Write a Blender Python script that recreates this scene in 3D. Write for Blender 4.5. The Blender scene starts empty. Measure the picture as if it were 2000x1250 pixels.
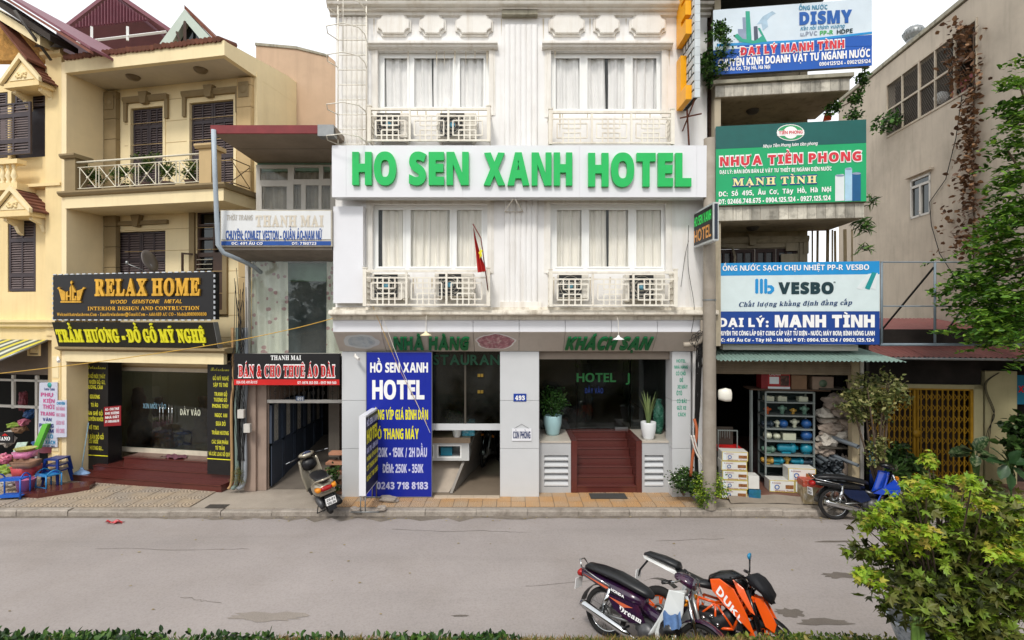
import bpy, bmesh, math, random, unicodedata
import numpy as np
from mathutils import Vector, Matrix
R = math.radians
random.seed(7)
SC = bpy.context.scene
COL = SC.collection
F = 1000.0          # focal length in photo pixels
HC = 3.75           # camera height above the pavement
PX, PY = 1000.0, 622.0

# ---------------------------------------------------------------- camera, world, sun
cam_d = bpy.data.cameras.new('camera')
cam = bpy.data.objects.new('camera', cam_d); COL.objects.link(cam)
cam.location = (0, 0, HC); cam.rotation_euler = (R(90), 0, 0)
cam_d.lens = 18.0; cam_d.sensor_width = 36.0; cam_d.shift_y = -0.0015
cam_d.clip_start = 0.05; cam_d.clip_end = 3000
SC.camera = cam
SUN_EL, SUN_AZ = 50, 195          # azimuth clockwise from +Y
world = bpy.data.worlds.new('World'); SC.world = world; world.use_nodes = True
wn = world.node_tree; wn.nodes.clear()
sky_n = wn.nodes.new('ShaderNodeTexSky'); sky_n.sky_type = 'NISHITA'; sky_n.sun_disc = False
sky_n.sun_elevation = R(SUN_EL); sky_n.sun_rotation = R(SUN_AZ)
sky_n.air_density = 1.0; sky_n.dust_density = 1.5; sky_n.ozone_density = 1.0
hs = wn.nodes.new('ShaderNodeHueSaturation'); hs.inputs['Saturation'].default_value = 0.16
bgn = wn.nodes.new('ShaderNodeBackground'); bgn.inputs['Strength'].default_value = 0.15
wo = wn.nodes.new('ShaderNodeOutputWorld')
mxw = wn.nodes.new('ShaderNodeMix'); mxw.data_type = 'RGBA'; mxw.inputs['Factor'].default_value = .7      # thin even cloud over the clear sky
mxw.inputs['B'].default_value = (6.0, 6.15, 6.3, 1)
wn.links.new(sky_n.outputs[0], hs.inputs['Color']); wn.links.new(hs.outputs[0], mxw.inputs['A']); wn.links.new(mxw.outputs['Result'], bgn.inputs[0]); wn.links.new(bgn.outputs[0], wo.inputs[0])
sl = bpy.data.lights.new('sun', 'SUN'); sl.energy = 1.3; sl.angle = R(10); sl.color = (1, .95, .87)
so = bpy.data.objects.new('sun', sl); COL.objects.link(so); so.location = (0, -5, 30)
_az, _el = R(SUN_AZ), R(SUN_EL)
so.rotation_euler = Vector((-math.sin(_az)*math.cos(_el), -math.cos(_az)*math.cos(_el), -math.sin(_el))).to_track_quat('-Z', 'Y').to_euler()
SC.view_settings.view_transform = 'Standard'; SC.view_settings.look = 'None'
SC.view_settings.exposure = 0.6; SC.view_settings.gamma = 1.0
SC.view_settings.use_curve_mapping = False
SC.render.engine = 'CYCLES'
SC.cycles.max_bounces = 8; SC.cycles.transparent_max_bounces = 16
SC.cycles.caustics_reflective = False; SC.cycles.caustics_refractive = False

# ---------------------------------------------------------------- materials
def hx(c):
    if isinstance(c, (tuple, list)): return tuple(c)[:3]
    c = c.lstrip('#'); v = [int(c[i:i+2], 16)/255 for i in (0, 2, 4)]
    return tuple((x/12.92 if x <= .04045 else ((x+.055)/1.055)**2.4) for x in v)
MATS = {}
def nd(t, typ, **kw):
    n = t.nodes.new(typ)
    for k, v in kw.items(): n.inputs[k.replace('_', ' ')].default_value = v
    return n
def mat(name, col, rough=.75, var=.12, scale=5, bump=.0, metal=0, streak=0, svec=None, scol='#4a4338', patch=0, pcol='#6b5f50', pscale=1.2,
        fine=0, fscale=60.0, spec=.4, zst=.08, coat=0, rnd=0, bscale=None, emit=0):
    """one procedural paint / stone / cloth material"""
    if name in MATS: return MATS[name]
    m = bpy.data.materials.new(name); m.use_nodes = True; MATS[name] = m
    t = m.node_tree; b = t.nodes['Principled BSDF']
    c = hx(col)
    b.inputs['Roughness'].default_value = rough; b.inputs['Metallic'].default_value = metal
    b.inputs['Specular IOR Level'].default_value = spec
    if coat: b.inputs['Coat Weight'].default_value = coat; b.inputs['Coat Roughness'].default_value = .08
    g = t.nodes.new('ShaderNodeNewGeometry'); L = t.links.new
    n1 = nd(t, 'ShaderNodeTexNoise', Scale=scale, Detail=6.0, Roughness=.6); L(g.outputs['Position'], n1.inputs['Vector'])
    mr = nd(t, 'ShaderNodeMapRange', From_Min=.3, From_Max=.7, To_Min=1-var, To_Max=1+var); L(n1.outputs[0], mr.inputs[0])
    mul = t.nodes.new('ShaderNodeVectorMath'); mul.operation = 'SCALE'; mul.inputs[0].default_value = c; L(mr.outputs[0], mul.inputs['Scale'])
    last = mul.outputs[0]
    if rnd:
        oi = t.nodes.new('ShaderNodeObjectInfo')
        r1 = nd(t, 'ShaderNodeMapRange', To_Min=1-rnd, To_Max=1+rnd); L(oi.outputs['Random'], r1.inputs[0])
        m2 = t.nodes.new('ShaderNodeVectorMath'); m2.operation = 'SCALE'; L(last, m2.inputs[0]); L(r1.outputs[0], m2.inputs['Scale']); last = m2.outputs[0]
    def over(last, vec, sc, lo, hi, amt, colr):
        n = nd(t, 'ShaderNodeTexNoise', Scale=sc, Detail=8.0, Roughness=.65)
        if vec is None: L(g.outputs['Position'], n.inputs['Vector'])
        else:
            mp = t.nodes.new('ShaderNodeMapping'); mp.inputs['Scale'].default_value = vec; L(g.outputs['Position'], mp.inputs['Vector']); L(mp.outputs[0], n.inputs['Vector'])
        r = nd(t, 'ShaderNodeMapRange', From_Min=lo, From_Max=hi, To_Min=0.0, To_Max=amt); L(n.outputs[0], r.inputs[0])
        mx = t.nodes.new('ShaderNodeMix'); mx.data_type = 'RGBA'; L(r.outputs[0], mx.inputs['Factor']); L(last, mx.inputs['A'])
        mx.inputs['B'].default_value = (*hx(colr), 1); return mx.outputs['Result']
    if streak: last = over(last, svec or (6, 6, 6*zst), 1.0, .5, .78, streak, scol)
    if patch: last = over(last, None, pscale, .48, .72, patch, pcol)
    if fine: last = over(last, None, fscale, .45, .75, fine, '#1c1a17')
    L(last, b.inputs['Base Color'])
    if emit: L(last, b.inputs['Emission Color']); b.inputs['Emission Strength'].default_value = emit
    if bump:
        n3 = nd(t, 'ShaderNodeTexNoise', Scale=bscale or scale*6, Detail=5.0); L(g.outputs['Position'], n3.inputs['Vector'])
        bp = nd(t, 'ShaderNodeBump', Strength=min(1, bump*3), Distance=.02*bump*3); L(n3.outputs[0], bp.inputs['Height']); L(bp.outputs[0], b.inputs['Normal'])
    return m
def glass(name, tint='#dfe8e8', refl=.12, rough=.02, dirt=.06):
    if name in MATS: return MATS[name]
    m = bpy.data.materials.new(name); m.use_nodes = True; MATS[name] = m; t = m.node_tree; L = t.links.new
    t.nodes.clear(); o = t.nodes.new('ShaderNodeOutputMaterial')
    tr = t.nodes.new('ShaderNodeBsdfTransparent'); tr.inputs[0].default_value = (*hx(tint), 1)
    gl = t.nodes.new('ShaderNodeBsdfGlossy'); gl.inputs['Roughness'].default_value = rough; gl.inputs[0].default_value = (.9, .95, .95, 1)
    df = t.nodes.new('ShaderNodeBsdfDiffuse'); df.inputs[0].default_value = (.5, .5, .48, 1)
    fr = t.nodes.new('ShaderNodeLayerWeight'); pw = t.nodes.new('ShaderNodeMath'); pw.operation = 'POWER'; pw.inputs[1].default_value = 4.0; L(fr.outputs['Facing'], pw.inputs[0])
    ad = t.nodes.new('ShaderNodeMath'); ad.operation = 'ADD'; ad.inputs[1].default_value = refl*.6; ad.use_clamp = True
    L(pw.outputs[0], ad.inputs[0]); mx = t.nodes.new('ShaderNodeMixShader'); L(ad.outputs[0], mx.inputs[0]); L(tr.outputs[0], mx.inputs[1]); L(gl.outputs[0], mx.inputs[2])
    n = nd(t, 'ShaderNodeTexNoise', Scale=1.5, Detail=5.0); g = t.nodes.new('ShaderNodeNewGeometry'); L(g.outputs['Position'], n.inputs['Vector'])
    r = nd(t, 'ShaderNodeMapRange', From_Min=.35, From_Max=.75, To_Min=0.0, To_Max=dirt); L(n.outputs[0], r.inputs[0])
    m2 = t.nodes.new('ShaderNodeMixShader'); L(r.outputs[0], m2.inputs[0]); L(mx.outputs[0], m2.inputs[1]); L(df.outputs[0], m2.inputs[2]); L(m2.outputs[0], o.inputs[0])
    return m
def leafmat(name, cols, rough=.5, trans=.25):
    """leaf material: colour picked per leaf (random per island) from a ramp"""
    if name in MATS: return MATS[name]
    m = bpy.data.materials.new(name); m.use_nodes = True; MATS[name] = m; t = m.node_tree; L = t.links.new
    b = t.nodes['Principled BSDF']; o = t.nodes['Material Output']; b.inputs['Roughness'].default_value = rough; b.inputs['Specular IOR Level'].default_value = .35
    g = t.nodes.new('ShaderNodeNewGeometry'); cr = t.nodes.new('ShaderNodeValToRGB'); el = cr.color_ramp.elements
    el[0].position = 0; el[0].color = (*hx(cols[0]), 1); el[1].position = 1; el[1].color = (*hx(cols[-1]), 1)
    for i, c in enumerate(cols[1:-1]):
        e = el.new((i+1)/(len(cols)-1)); e.color = (*hx(c), 1)
    n = nd(t, 'ShaderNodeTexNoise', Scale=3.0, Detail=3.0); L(g.outputs['Position'], n.inputs['Vector'])
    a = t.nodes.new('ShaderNodeMath'); a.operation = 'MULTIPLY_ADD'; L(n.outputs[0], a.inputs[0]); a.inputs[1].default_value = 1.1; a.inputs[2].default_value = -.55
    a2 = t.nodes.new('ShaderNodeMath'); a2.operation = 'ADD'; L(a.outputs[0], a2.inputs[0]); L(g.outputs['Random Per Island'], a2.inputs[1])
    L(a2.outputs[0], cr.inputs[0]); L(cr.outputs[0], b.inputs['Base Color'])
    if trans:
        tl = t.nodes.new('ShaderNodeBsdfTranslucent'); L(cr.outputs[0], tl.inputs[0]); mx = t.nodes.new('ShaderNodeMixShader'); mx.inputs[0].default_value = trans
        L(b.outputs[0], mx.inputs[1]); L(tl.outputs[0], mx.inputs[2]); L(mx.outputs[0], o.inputs[0])
    return m

# ---------------------------------------------------------------- frames and geometry
class Frame:
    def __init__(s, o, a):            # a = degrees turned clockwise (right end nearer)
        s.o = Vector(o); s.a = R(a); s.u = Vector((math.cos(s.a), -math.sin(s.a), 0)); s.n = Vector((math.sin(s.a), math.cos(s.a), 0))
    def w(s, p): return s.o + s.u*p[0] + s.n*p[1] + Vector((0, 0, p[2]))
    def hit(s, px, py, d):
        r = Vector(((px-PX)/F, 1, -(py-PY)/F)); c = Vector((0, 0, HC))
        k = (s.o + s.n*d - c).dot(s.n)/r.dot(s.n); q = c + r*k - s.o
        return q.dot(s.u), q.z
    def ground(s, px, py, z=0):
        Y = (HC-z)*F/(py-PY); X = (px-PX)*Y/F; q = Vector((X, Y, 0))-s.o
        return q.dot(s.u), q.dot(s.n)
    def box(s, x0, y0, x1, y1, d):    # photo box -> s0,s1,z0,z1 on the plane d
        ym = (y0+y1)/2; xm = (x0+x1)/2
        return s.hit(x0, ym, d)[0], s.hit(x1, ym, d)[0], s.hit(xm, y1, d)[1], s.hit(xm, y0, d)[1]
W = Frame((0, 0, 0), 0)
class Thing:
    def __init__(s, name, label, cat, fr=W, base=(0, 0, 0), group=None, kind=None, rot=None):
        s.fr = fr; s.base = Vector(base)
        o = bpy.data.objects.new(name, None); COL.objects.link(o); s.o = o; o.empty_display_size = .2
        o.location = fr.w(base); o.rotation_euler = rot if rot else (0, 0, -fr.a)
        if label: o['label'] = label
        if cat: o['category'] = cat
        if group: o['group'] = group
        if kind: o['kind'] = kind
class G:
    def __init__(s): s.v = []; s.f = []; s.sm = []
    def add(s, vs, fs, smooth=False):
        k = len(s.v); s.v += [tuple(v) for v in vs]; s.f += [tuple(i+k for i in f) for f in fs]; s.sm += [smooth]*len(fs); return s
    def box(s, x0, x1, y0, y1, z0, z1):
        if x0 > x1: x0, x1 = x1, x0
        if y0 > y1: y0, y1 = y1, y0
        if z0 > z1: z0, z1 = z1, z0
        return s.add([(x0,y0,z0),(x1,y0,z0),(x1,y1,z0),(x0,y1,z0),(x0,y0,z1),(x1,y0,z1),(x1,y1,z1),(x0,y1,z1)],
                     [(0,3,2,1),(4,5,6,7),(0,1,5,4),(1,2,6,5),(2,3,7,6),(3,0,4,7)])
    def quad(s, a, b, c, d): return s.add([a, b, c, d], [(0, 1, 2, 3)])
    def prism(s, pts, vec):           # polygon pts extruded by vec
        n = len(pts); p2 = [tuple(Vector(p)+Vector(vec)) for p in pts]
        return s.add(list(pts)+p2, [tuple(range(n))[::-1], tuple(range(n, 2*n))]+[(i, (i+1) % n, n+(i+1) % n, n+i) for i in range(n)])
    def prof(s, pts, x0, x1):         # (d,z) profile extruded along s
        return s.prism([(x0, a, b) for a, b in pts], (x1-x0, 0, 0))
    def tube(s, pts, r, n=6, cap=True):
        pts = [Vector(p) for p in pts]; rs = r if isinstance(r, (list, tuple)) else [r]*len(pts); vs = []
        t0 = (pts[1]-pts[0]).normalized(); up = Vector((0, 0, 1)) if abs(t0.z) < .9 else Vector((1, 0, 0)); a = t0.cross(up).normalized()
        for i, p in enumerate(pts):
            t = (pts[min(i+1, len(pts)-1)]-pts[max(i-1, 0)]).normalized(); a = (a-t*a.dot(t)).normalized(); b = t.cross(a)
            vs += [p+(a*math.cos(6.28318*k/n)+b*math.sin(6.28318*k/n))*rs[i] for k in range(n)]
        fs = [(i*n+k, i*n+(k+1) % n, (i+1)*n+(k+1) % n, (i+1)*n+k) for i in range(len(pts)-1) for k in range(n)]
        s.add(vs, fs, n > 5)
        if cap:
            k0 = len(s.v)-len(vs); s.f += [tuple(k0+i for i in range(n))[::-1], tuple(k0+len(vs)-n+i for i in range(n))]; s.sm += [False, False]
        return s
    def lathe(s, prof, c=(0, 0, 0), n=20, axis='z', sy=1):
        vs = []
        for r, h in prof:
            for k in range(n):
                a = 6.28318*k/n; x, y = r*math.cos(a), r*math.sin(a)*sy
                vs.append({'z': (c[0]+x, c[1]+y, c[2]+h), 'y': (c[0]+x, c[1]+h, c[2]+y), 'x': (c[0]+h, c[1]+x, c[2]+y)}[axis])
        m = len(prof)
        return s.add(vs, [(i*n+k, i*n+(k+1) % n, (i+1)*n+(k+1) % n, (i+1)*n+k) for i in range(m-1) for k in range(n)], True)
    def torus(s, c, R_, r, n=28, m=8, axis='y', sq=1):
        vs = []
        for i in range(n):
            a = 6.28318*i/n
            for k in range(m):
                b = 6.28318*k/m; q = R_+r*math.cos(b)*sq; h = r*math.sin(b)
                x, y = q*math.cos(a), q*math.sin(a)
                vs.append({'y': (c[0]+x, c[1]+h, c[2]+y), 'x': (c[0]+h, c[1]+x, c[2]+y), 'z': (c[0]+x, c[1]+y, c[2]+h)}[axis])
        return s.add(vs, [(i*m+k, i*m+(k+1) % m, ((i+1) % n)*m+(k+1) % m, ((i+1) % n)*m+k) for i in range(n) for k in range(m)], True)
    def loft(s, rings, close=True, caps=True):
        n = len(rings[0]); vs = [p for r in rings for p in r]
        fs = [(i*n+k, i*n+(k+1) % n, (i+1)*n+(k+1) % n, (i+1)*n+k) for i in range(len(rings)-1) for k in range(n if close else n-1)]
        if caps: fs += [tuple(range(n))[::-1], tuple((len(rings)-1)*n+k for k in range(n))]
        return s.add(vs, fs, True)
    def body(s, secs, n=12, e=2.4):   # secs: (x, zc, halfwidth y, halfheight z[, yc]) superellipse sections along x
        rings = []
        for q in secs:
            x, zc, hy, hz = q[:4]; yc = q[4] if len(q) > 4 else 0; r = []
            for k in range(n):
                a = 6.28318*k/n; ca, sa = math.cos(a), math.sin(a)
                r.append((x, yc+hy*math.copysign(abs(ca)**(2/e), ca), zc+hz*math.copysign(abs(sa)**(2/e), sa)))
            rings.append(r)
        return s.loft(rings)
    def grid(s, fn, nu, nv, smooth=True):
        vs = [fn(i/nu, j/nv) for j in range(nv+1) for i in range(nu+1)]
        return s.add(vs, [(j*(nu+1)+i, j*(nu+1)+i+1, (j+1)*(nu+1)+i+1, (j+1)*(nu+1)+i) for j in range(nv) for i in range(nu)], smooth)
    def walls(s, s0, s1, z0, z1, d0, d1, holes=()):
        xs = sorted({s0, s1, *[v for h in holes for v in h[:2] if s0 < v < s1]}); zs = sorted({z0, z1, *[v for h in holes for v in h[2:] if z0 < v < z1]})
        for a, b in zip(xs, xs[1:]):
            run = None
            for c, d in zip(zs, zs[1:]):
                mx, mz = (a+b)/2, (c+d)/2
                hole = any(h[0] <= mx <= h[1] and h[2] <= mz <= h[3] for h in holes)
                if hole:
                    if run: s.box(a, b, d0, d1, run[0], run[1])
                    run = None
                else: run = (run[0], d) if run else (c, d)
            if run: s.box(a, b, d0, d1, run[0], run[1])
        return s
    def mesh(s, name, m, off=None):
        me = bpy.data.meshes.new(name); v = s.v
        if off is not None: v = [(a-off[0], b-off[1], c-off[2]) for a, b, c in v]
        me.from_pydata(v, [], s.f); me.polygons.foreach_set('use_smooth', s.sm)
        me.materials.append(m)
        bm = bmesh.new(); bm.from_mesh(me); bmesh.ops.recalc_face_normals(bm, faces=bm.faces); bm.to_mesh(me); bm.free()
        return me
    def to(s, name, m, th, parent=None, label=None, bevel=0):
        """part of thing th (sub-part when parent is a part object)"""
        off = th.base if not parent else th.base + Vector(parent['_off']) if '_off' in parent else th.base
        me = s.mesh(name, m, off); o = bpy.data.objects.new(name, me); COL.objects.link(o); o.parent = parent or th.o
        if label: o['label'] = label
        if bevel: bv(o, bevel)
        return o
    def top(s, name, m, label, cat, fr=W, base=None, group=None, kind=None, bevel=0):
        """a thing that is one mesh"""
        if base is None:
            a = np.array(s.v); base = (float(a[:, 0].mean()), float(a[:, 1].mean()), float(a[:, 2].min()))
        me = s.mesh(name, m, base); o = bpy.data.objects.new(name, me); COL.objects.link(o)
        o.location = fr.w(base); o.rotation_euler = (0, 0, -fr.a)
        if label: o['label'] = label
        if cat: o['category'] = cat
        if group: o['group'] = group
        if kind: o['kind'] = kind
        if bevel: bv(o, bevel)
        return o
def bv(o, w, seg=2):
    b = o.modifiers.new('bevel', 'BEVEL'); b.width = w; b.segments = seg; b.limit_method = 'ANGLE'; b.angle_limit = R(35)
def part_copy(o, parent, loc=(0, 0, 0), rot=None, scale=None):
    c = o.copy(); COL.objects.link(c); c.parent = parent; c.location = loc
    if rot: c.rotation_euler = rot
    if scale: c.scale = scale
    return c
def tree_copy(o, parent=None):
    c = o.copy(); COL.objects.link(c); c.parent = parent
    for ch in list(o.children): tree_copy(ch, c)
    return c
def thing_copy(o, loc, rotz=None, label=None, scale=None):
    c = tree_copy(o); c.location = loc
    if rotz is not None: c.rotation_euler = (c.rotation_euler[0], c.rotation_euler[1], rotz)
    if label: c['label'] = label
    if scale: c.scale = scale if not isinstance(scale, (int, float)) else (scale,)*3
    return c

# ---------------------------------------------------------------- lettering
STY = {'sans': (0x1D5D4, 0x1D5EE, 0x1D7EC), 'serif': (0x1D400, 0x1D41A, 0x1D7CE), 'script': (0x1D4D0, 0x1D4EA, None), 'ital': (0x1D63C, 0x1D656, None),
       'serifit': (0x1D468, 0x1D482, None), 'thin': (None, None, None)}
RAW = {}
def raw_glyph(ch):
    cu = bpy.data.curves.new('glyph', 'FONT'); cu.body = ch; cu.resolution_u = 3
    o = bpy.data.objects.new('glyph', cu); me = bpy.data.meshes.new_from_object(o)
    bm = bmesh.new(); bm.from_mesh(me); bmesh.ops.remove_doubles(bm, verts=bm.verts, dist=.0008); bmesh.ops.recalc_face_normals(bm, faces=bm.faces)
    fl = [f for f in bm.faces if f.normal.z < 0]
    if fl: bmesh.ops.reverse_faces(bm, faces=fl)
    bm.verts.index_update()
    vs = [(v.co.x, v.co.y) for v in bm.verts]; fs = [tuple(v.index for v in f.verts) for f in bm.faces]
    bm.free(); bpy.data.objects.remove(o); bpy.data.curves.remove(cu); bpy.data.meshes.remove(me)
    return vs, fs
GC = {}
def glyph(c, style, w):
    k = (c, style, w)
    if k in GC: return GC[k]
    if style in ('ital', 'serifit'):        # sheared upright letters
        vs, fs, bd, z, wd = glyph(c, 'sans' if style == 'ital' else 'serif', w); GC[k] = ([(x+.22*y, y) for x, y in vs], fs, bd, z, wd); return GC[k]
    up, lo, dg = STY[style]; ch = c
    if 'A' <= c <= 'Z' and up: ch = chr(up+ord(c)-65)
    elif 'a' <= c <= 'z' and lo: ch = chr(lo+ord(c)-97)
    elif c.isdigit(): ch = chr((dg or 0x1D7EC)+ord(c)-48) if style != 'thin' else c
    if ch in RAW: vs, fs = RAW[ch]
    else: vs, fs = RAW[ch] = raw_glyph(ch)
    cnt = set()
    for f in fs:
        for p, q in zip(f, f[1:]+f[:1]): cnt.add((p, q))
    bd = [(p, q) for p, q in cnt if (q, p) not in cnt]
    ww = w if (ch != c or style == 'thin') else w+.022
    if ww and vs:
        nr = {}; nxt = dict(bd); prv = {q: p for p, q in bd}; conc = set()
        for z in nxt:
            if z in prv:
                p, q = prv[z], nxt[z]
                if (vs[z][0]-vs[p][0])*(vs[q][1]-vs[z][1])-(vs[z][1]-vs[p][1])*(vs[q][0]-vs[z][0]) < 0: conc.add(z)
        for p, q in bd:
            dx, dy = vs[q][0]-vs[p][0], vs[q][1]-vs[p][1]; l = math.hypot(dx, dy) or 1
            for z in (p, q): nr.setdefault(z, []).append((dy/l, -dx/l))
        nv = list(vs)
        for z, ns in nr.items():
            sx, sy = sum(n[0] for n in ns), sum(n[1] for n in ns); l = math.hypot(sx, sy)
            if l < .12: continue
            k_ = ww*min(6 if z in conc else 1.5, len(ns)/l); nv[z] = (vs[z][0]+sx/l*k_, vs[z][1]+sy/l*k_)
        for _ in range(3):
            for p, q in bd:
                ox, oy = vs[q][0]-vs[p][0], vs[q][1]-vs[p][1]; nx, ny = nv[q][0]-nv[p][0], nv[q][1]-nv[p][1]
                if ox*nx+oy*ny < 0: m_ = ((nv[p][0]+nv[q][0])/2, (nv[p][1]+nv[q][1])/2); nv[p] = nv[q] = m_
        vs = nv
    if not vs: r = ([], [], [], 0, .3)
    else:
        x0 = min(v[0] for v in vs); x1 = max(v[0] for v in vs); r = ([(x-x0, y) for x, y in vs], fs, bd, 0, x1-x0)
    GC[k] = r; return r
def _bar(p, q, w):
    dx, dy = q[0]-p[0], q[1]-p[1]; l = math.hypot(dx, dy); nx, ny = -dy/l*w/2, dx/l*w/2
    return [(p[0]+nx, p[1]+ny), (p[0]-nx, p[1]-ny), (q[0]-nx, q[1]-ny), (q[0]+nx, q[1]+ny)]
def layout(txt, style='sans', w=.0, gap=.07):
    """list of (verts, faces, boundary) glyphs laid out on a line, cap height ~.7"""
    out = []; x = 0
    bw = .1 if style != 'thin' else .05
    txt = txt.replace('Đ', '\x01').replace('đ', '\x02')
    dec = unicodedata.normalize('NFD', txt); chars = []
    for c in dec:
        if unicodedata.combining(c): chars[-1][1].append(c)
        else: chars.append([c, []])
    for c, marks in chars:
        if c == ' ': x += .3; continue
        bar = None
        if c == '\x01': c = 'D'; bar = 'D'
        if c == '\x02': c = 'd'; bar = 'd'
        vs, fs, bd, _, wd = glyph(c, style, w)
        polys = []
        if bar == 'D': polys.append(_bar((-.08, .35), (.22, .35), .09))
        if bar == 'd': polys.append(_bar((wd-.3, .58), (wd+.06, .58), .06))
        top = .72 if (c.isupper() or c in 'dbhklt') else .53; cx = wd/2; ty = top+.05
        for mk in sorted(marks, key=lambda q: 0 if q in '\u0302\u0306\u031b' else 1):
            if mk == '\u0302': polys += [_bar((cx-.16, ty), (cx, ty+.12), bw*.8), _bar((cx, ty+.12), (cx+.16, ty), bw*.8)]; ty += .16
            elif mk == '\u0306': polys += [_bar((cx-.14, ty+.1), (cx, ty+.02), bw*.8), _bar((cx, ty+.02), (cx+.14, ty+.1), bw*.8)]; ty += .14
            elif mk == '\u0300': polys.append(_bar((cx-.13, ty+.15), (cx+.06, ty+.03), bw)); ty += .1
            elif mk == '\u0301': polys.append(_bar((cx-.06, ty+.03), (cx+.13, ty+.15), bw)); ty += .1
            elif mk == '\u0303': polys += [_bar((cx-.17, ty+.04), (cx-.06, ty+.11), bw*.75), _bar((cx-.06, ty+.11), (cx+.06, ty+.05), bw*.75), _bar((cx+.06, ty+.05), (cx+.17, ty+.12), bw*.75)]; ty += .1
            elif mk == '\u0309': polys += [_bar((cx-.07, ty+.15), (cx+.06, ty+.15), bw*.7), _bar((cx+.05, ty+.16), (cx+.0, ty+.04), bw*.7)]; ty += .1
            elif mk == '\u0323': polys.append(_bar((cx-.06, -.15), (cx+.06, -.15), .11))
            elif mk == '\u031b': polys += [_bar((wd-.05, top-.04), (wd+.08, top+.02), bw*.8), _bar((wd+.08, top+.0), (wd+.08, top+.12), bw*.8)]
        V = [(a+x, b) for a, b in vs]; Fc = list(fs); B = list(bd)
        for p in polys:
            k = len(V); V += [(a+x, b) for a, b in p]; Fc.append((k, k+1, k+2, k+3)); B += [(k, k+1), (k+1, k+2), (k+2, k+3), (k+3, k)]
        out.append((V, Fc, B)); x += wd+gap+(.07 if '\u031b' in marks else 0)
    return out
def text(th, fr, d, x0, x1, yb, yt, txt, m, style='sans', w=.0, gap=.07, raise_=0, off=.004, name='lettering', each=False, yr=None, sl=0, ital=0, ldir=None):
    """letters on the plane d of frame fr between photo columns x0..x1; baseline row yb and cap top row yt at the left, yr = baseline at the right"""
    gl = layout(txt, style, w, gap)
    if not gl: return
    X0 = min(v[0] for g in gl for v in g[0]); X1 = max(v[0] for g in gl for v in g[0])
    s0, zb = fr.hit(x0, yb, d); s1, zr = fr.hit(x1, yb if yr is None else yr, d); _, zt = fr.hit(x0, yt, d)
    if yr is None: zr = zb
    kx = (s1-s0)/(X1-X0); kz = (zt-zb)/.7
    def P(v, dd):
        f = (v[0]-X0)/(X1-X0); return (s0+(v[0]-X0)*kx+v[1]*kz*ital, dd, zb+(zr-zb)*f+v[1]*kz)
    return emit_letters(gl, P, d, raise_, off, m, th, name, each)
def emit_letters(gl, P, d, raise_, off, m, th, name, each, parent=None):
    res = []; g = G()
    for V, Fc, B in gl:
        q = G() if each else g
        if raise_:
            n = len(V); vs = [P(v, d-raise_) for v in V]+[P(v, d-.001) for v in V]
            q.add(vs, Fc+[(b, a, a+n, b+n) for a, b in B])
        else: q.add([P(v, d-off) for v in V], Fc)
        if each: res.append(nomerge(q, name, m, th, parent))
    if not each: res.append(nomerge(g, name, m, th, parent))
    return res
def nomerge(g, name, m, th, parent=None):
    me = bpy.data.meshes.new(name); b = th.base; me.from_pydata([(x-b[0], y-b[1], z-b[2]) for x, y, z in g.v], [], g.f); me.materials.append(m)
    o = bpy.data.objects.new(name, me); COL.objects.link(o); o.parent = parent or th.o; return o

# ---------------------------------------------------------------- foliage
def leaf_shape(kind):
    if kind == 'simple': return [(0, 0, 0), (.28, .35, .05), (.2, .75, .03), (0, 1, -.05), (-.2, .75, .03), (-.28, .35, .05)], [(0, 1, 2, 3), (0, 3, 4, 5)]
    if kind == 'lobed':
        pts = [(0, 0, 0)]
        for a, r in ((-105, .55), (-80, .28), (-55, .85), (-32, .38), (0, 1.05), (32, .38), (55, .85), (80, .28), (105, .55)):
            pts.append((r*math.sin(R(a)), .3+r*.75*math.cos(R(a)), -.18*r*r))
        return pts, [(0, i, i+1) for i in range(1, 9)]
    if kind == 'blade': return [(-.03, 0, 0), (.03, 0, 0), (.02, .55, .02), (0, 1, -.12), (-.02, .55, .02)], [(0, 1, 2, 3, 4)]
def leaves(pts, size, kind='simple', up=.4, seed=1, width=1.0, dirs=None):
    """numpy leaf cloud -> verts, faces. pts Nx3"""
    rg = np.random.default_rng(seed); n = len(pts); sv, sf = leaf_shape(kind); sv = np.array(sv)*np.array([width, 1, 1])
    nrm = rg.normal(size=(n, 3)); nrm[:, 2] = np.abs(nrm[:, 2])+up; nrm /= np.linalg.norm(nrm, axis=1)[:, None]
    d = rg.normal(size=(n, 3)) if dirs is None else dirs+rg.normal(size=(n, 3))*.35
    d -= nrm*(d*nrm).sum(1)[:, None]; d /= np.linalg.norm(d, axis=1)[:, None]+1e-9; sd = np.cross(d, nrm)
    sz = size*rg.uniform(.6, 1.25, n)
    V = pts[:, None, :]+sz[:, None, None]*(sv[None, :, 0:1]*sd[:, None]+sv[None, :, 1:2]*d[:, None]+sv[None, :, 2:3]*nrm[:, None])
    V = V.reshape(-1, 3); k = len(sv)
    Fs = [tuple(int(i)+k*j for i in f) for j in range(n) for f in sf]
    return V.tolist(), Fs
def blob(n, c, r, seed=0, shell=.35, nclump=0, cr=.3):
    """points in an ellipsoid, gathered in clumps so that gaps stay open"""
    rg = np.random.default_rng(seed); c = np.array(c); r = np.array(r)
    if nclump:
        u = rg.normal(size=(nclump, 3)); u /= np.linalg.norm(u, axis=1)[:, None]; rad = rg.uniform(shell, 1, nclump)[:, None]
        cc = c+u*rad*r; idx = rg.integers(0, nclump, n); p = rg.normal(size=(n, 3))*.5; return cc[idx]+p*cr*np.array([1, 1, .7])
    u = rg.normal(size=(n, 3)); u /= np.linalg.norm(u, axis=1)[:, None]; return c+u*(rg.uniform(shell, 1, n)**.5)[:, None]*r
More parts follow.
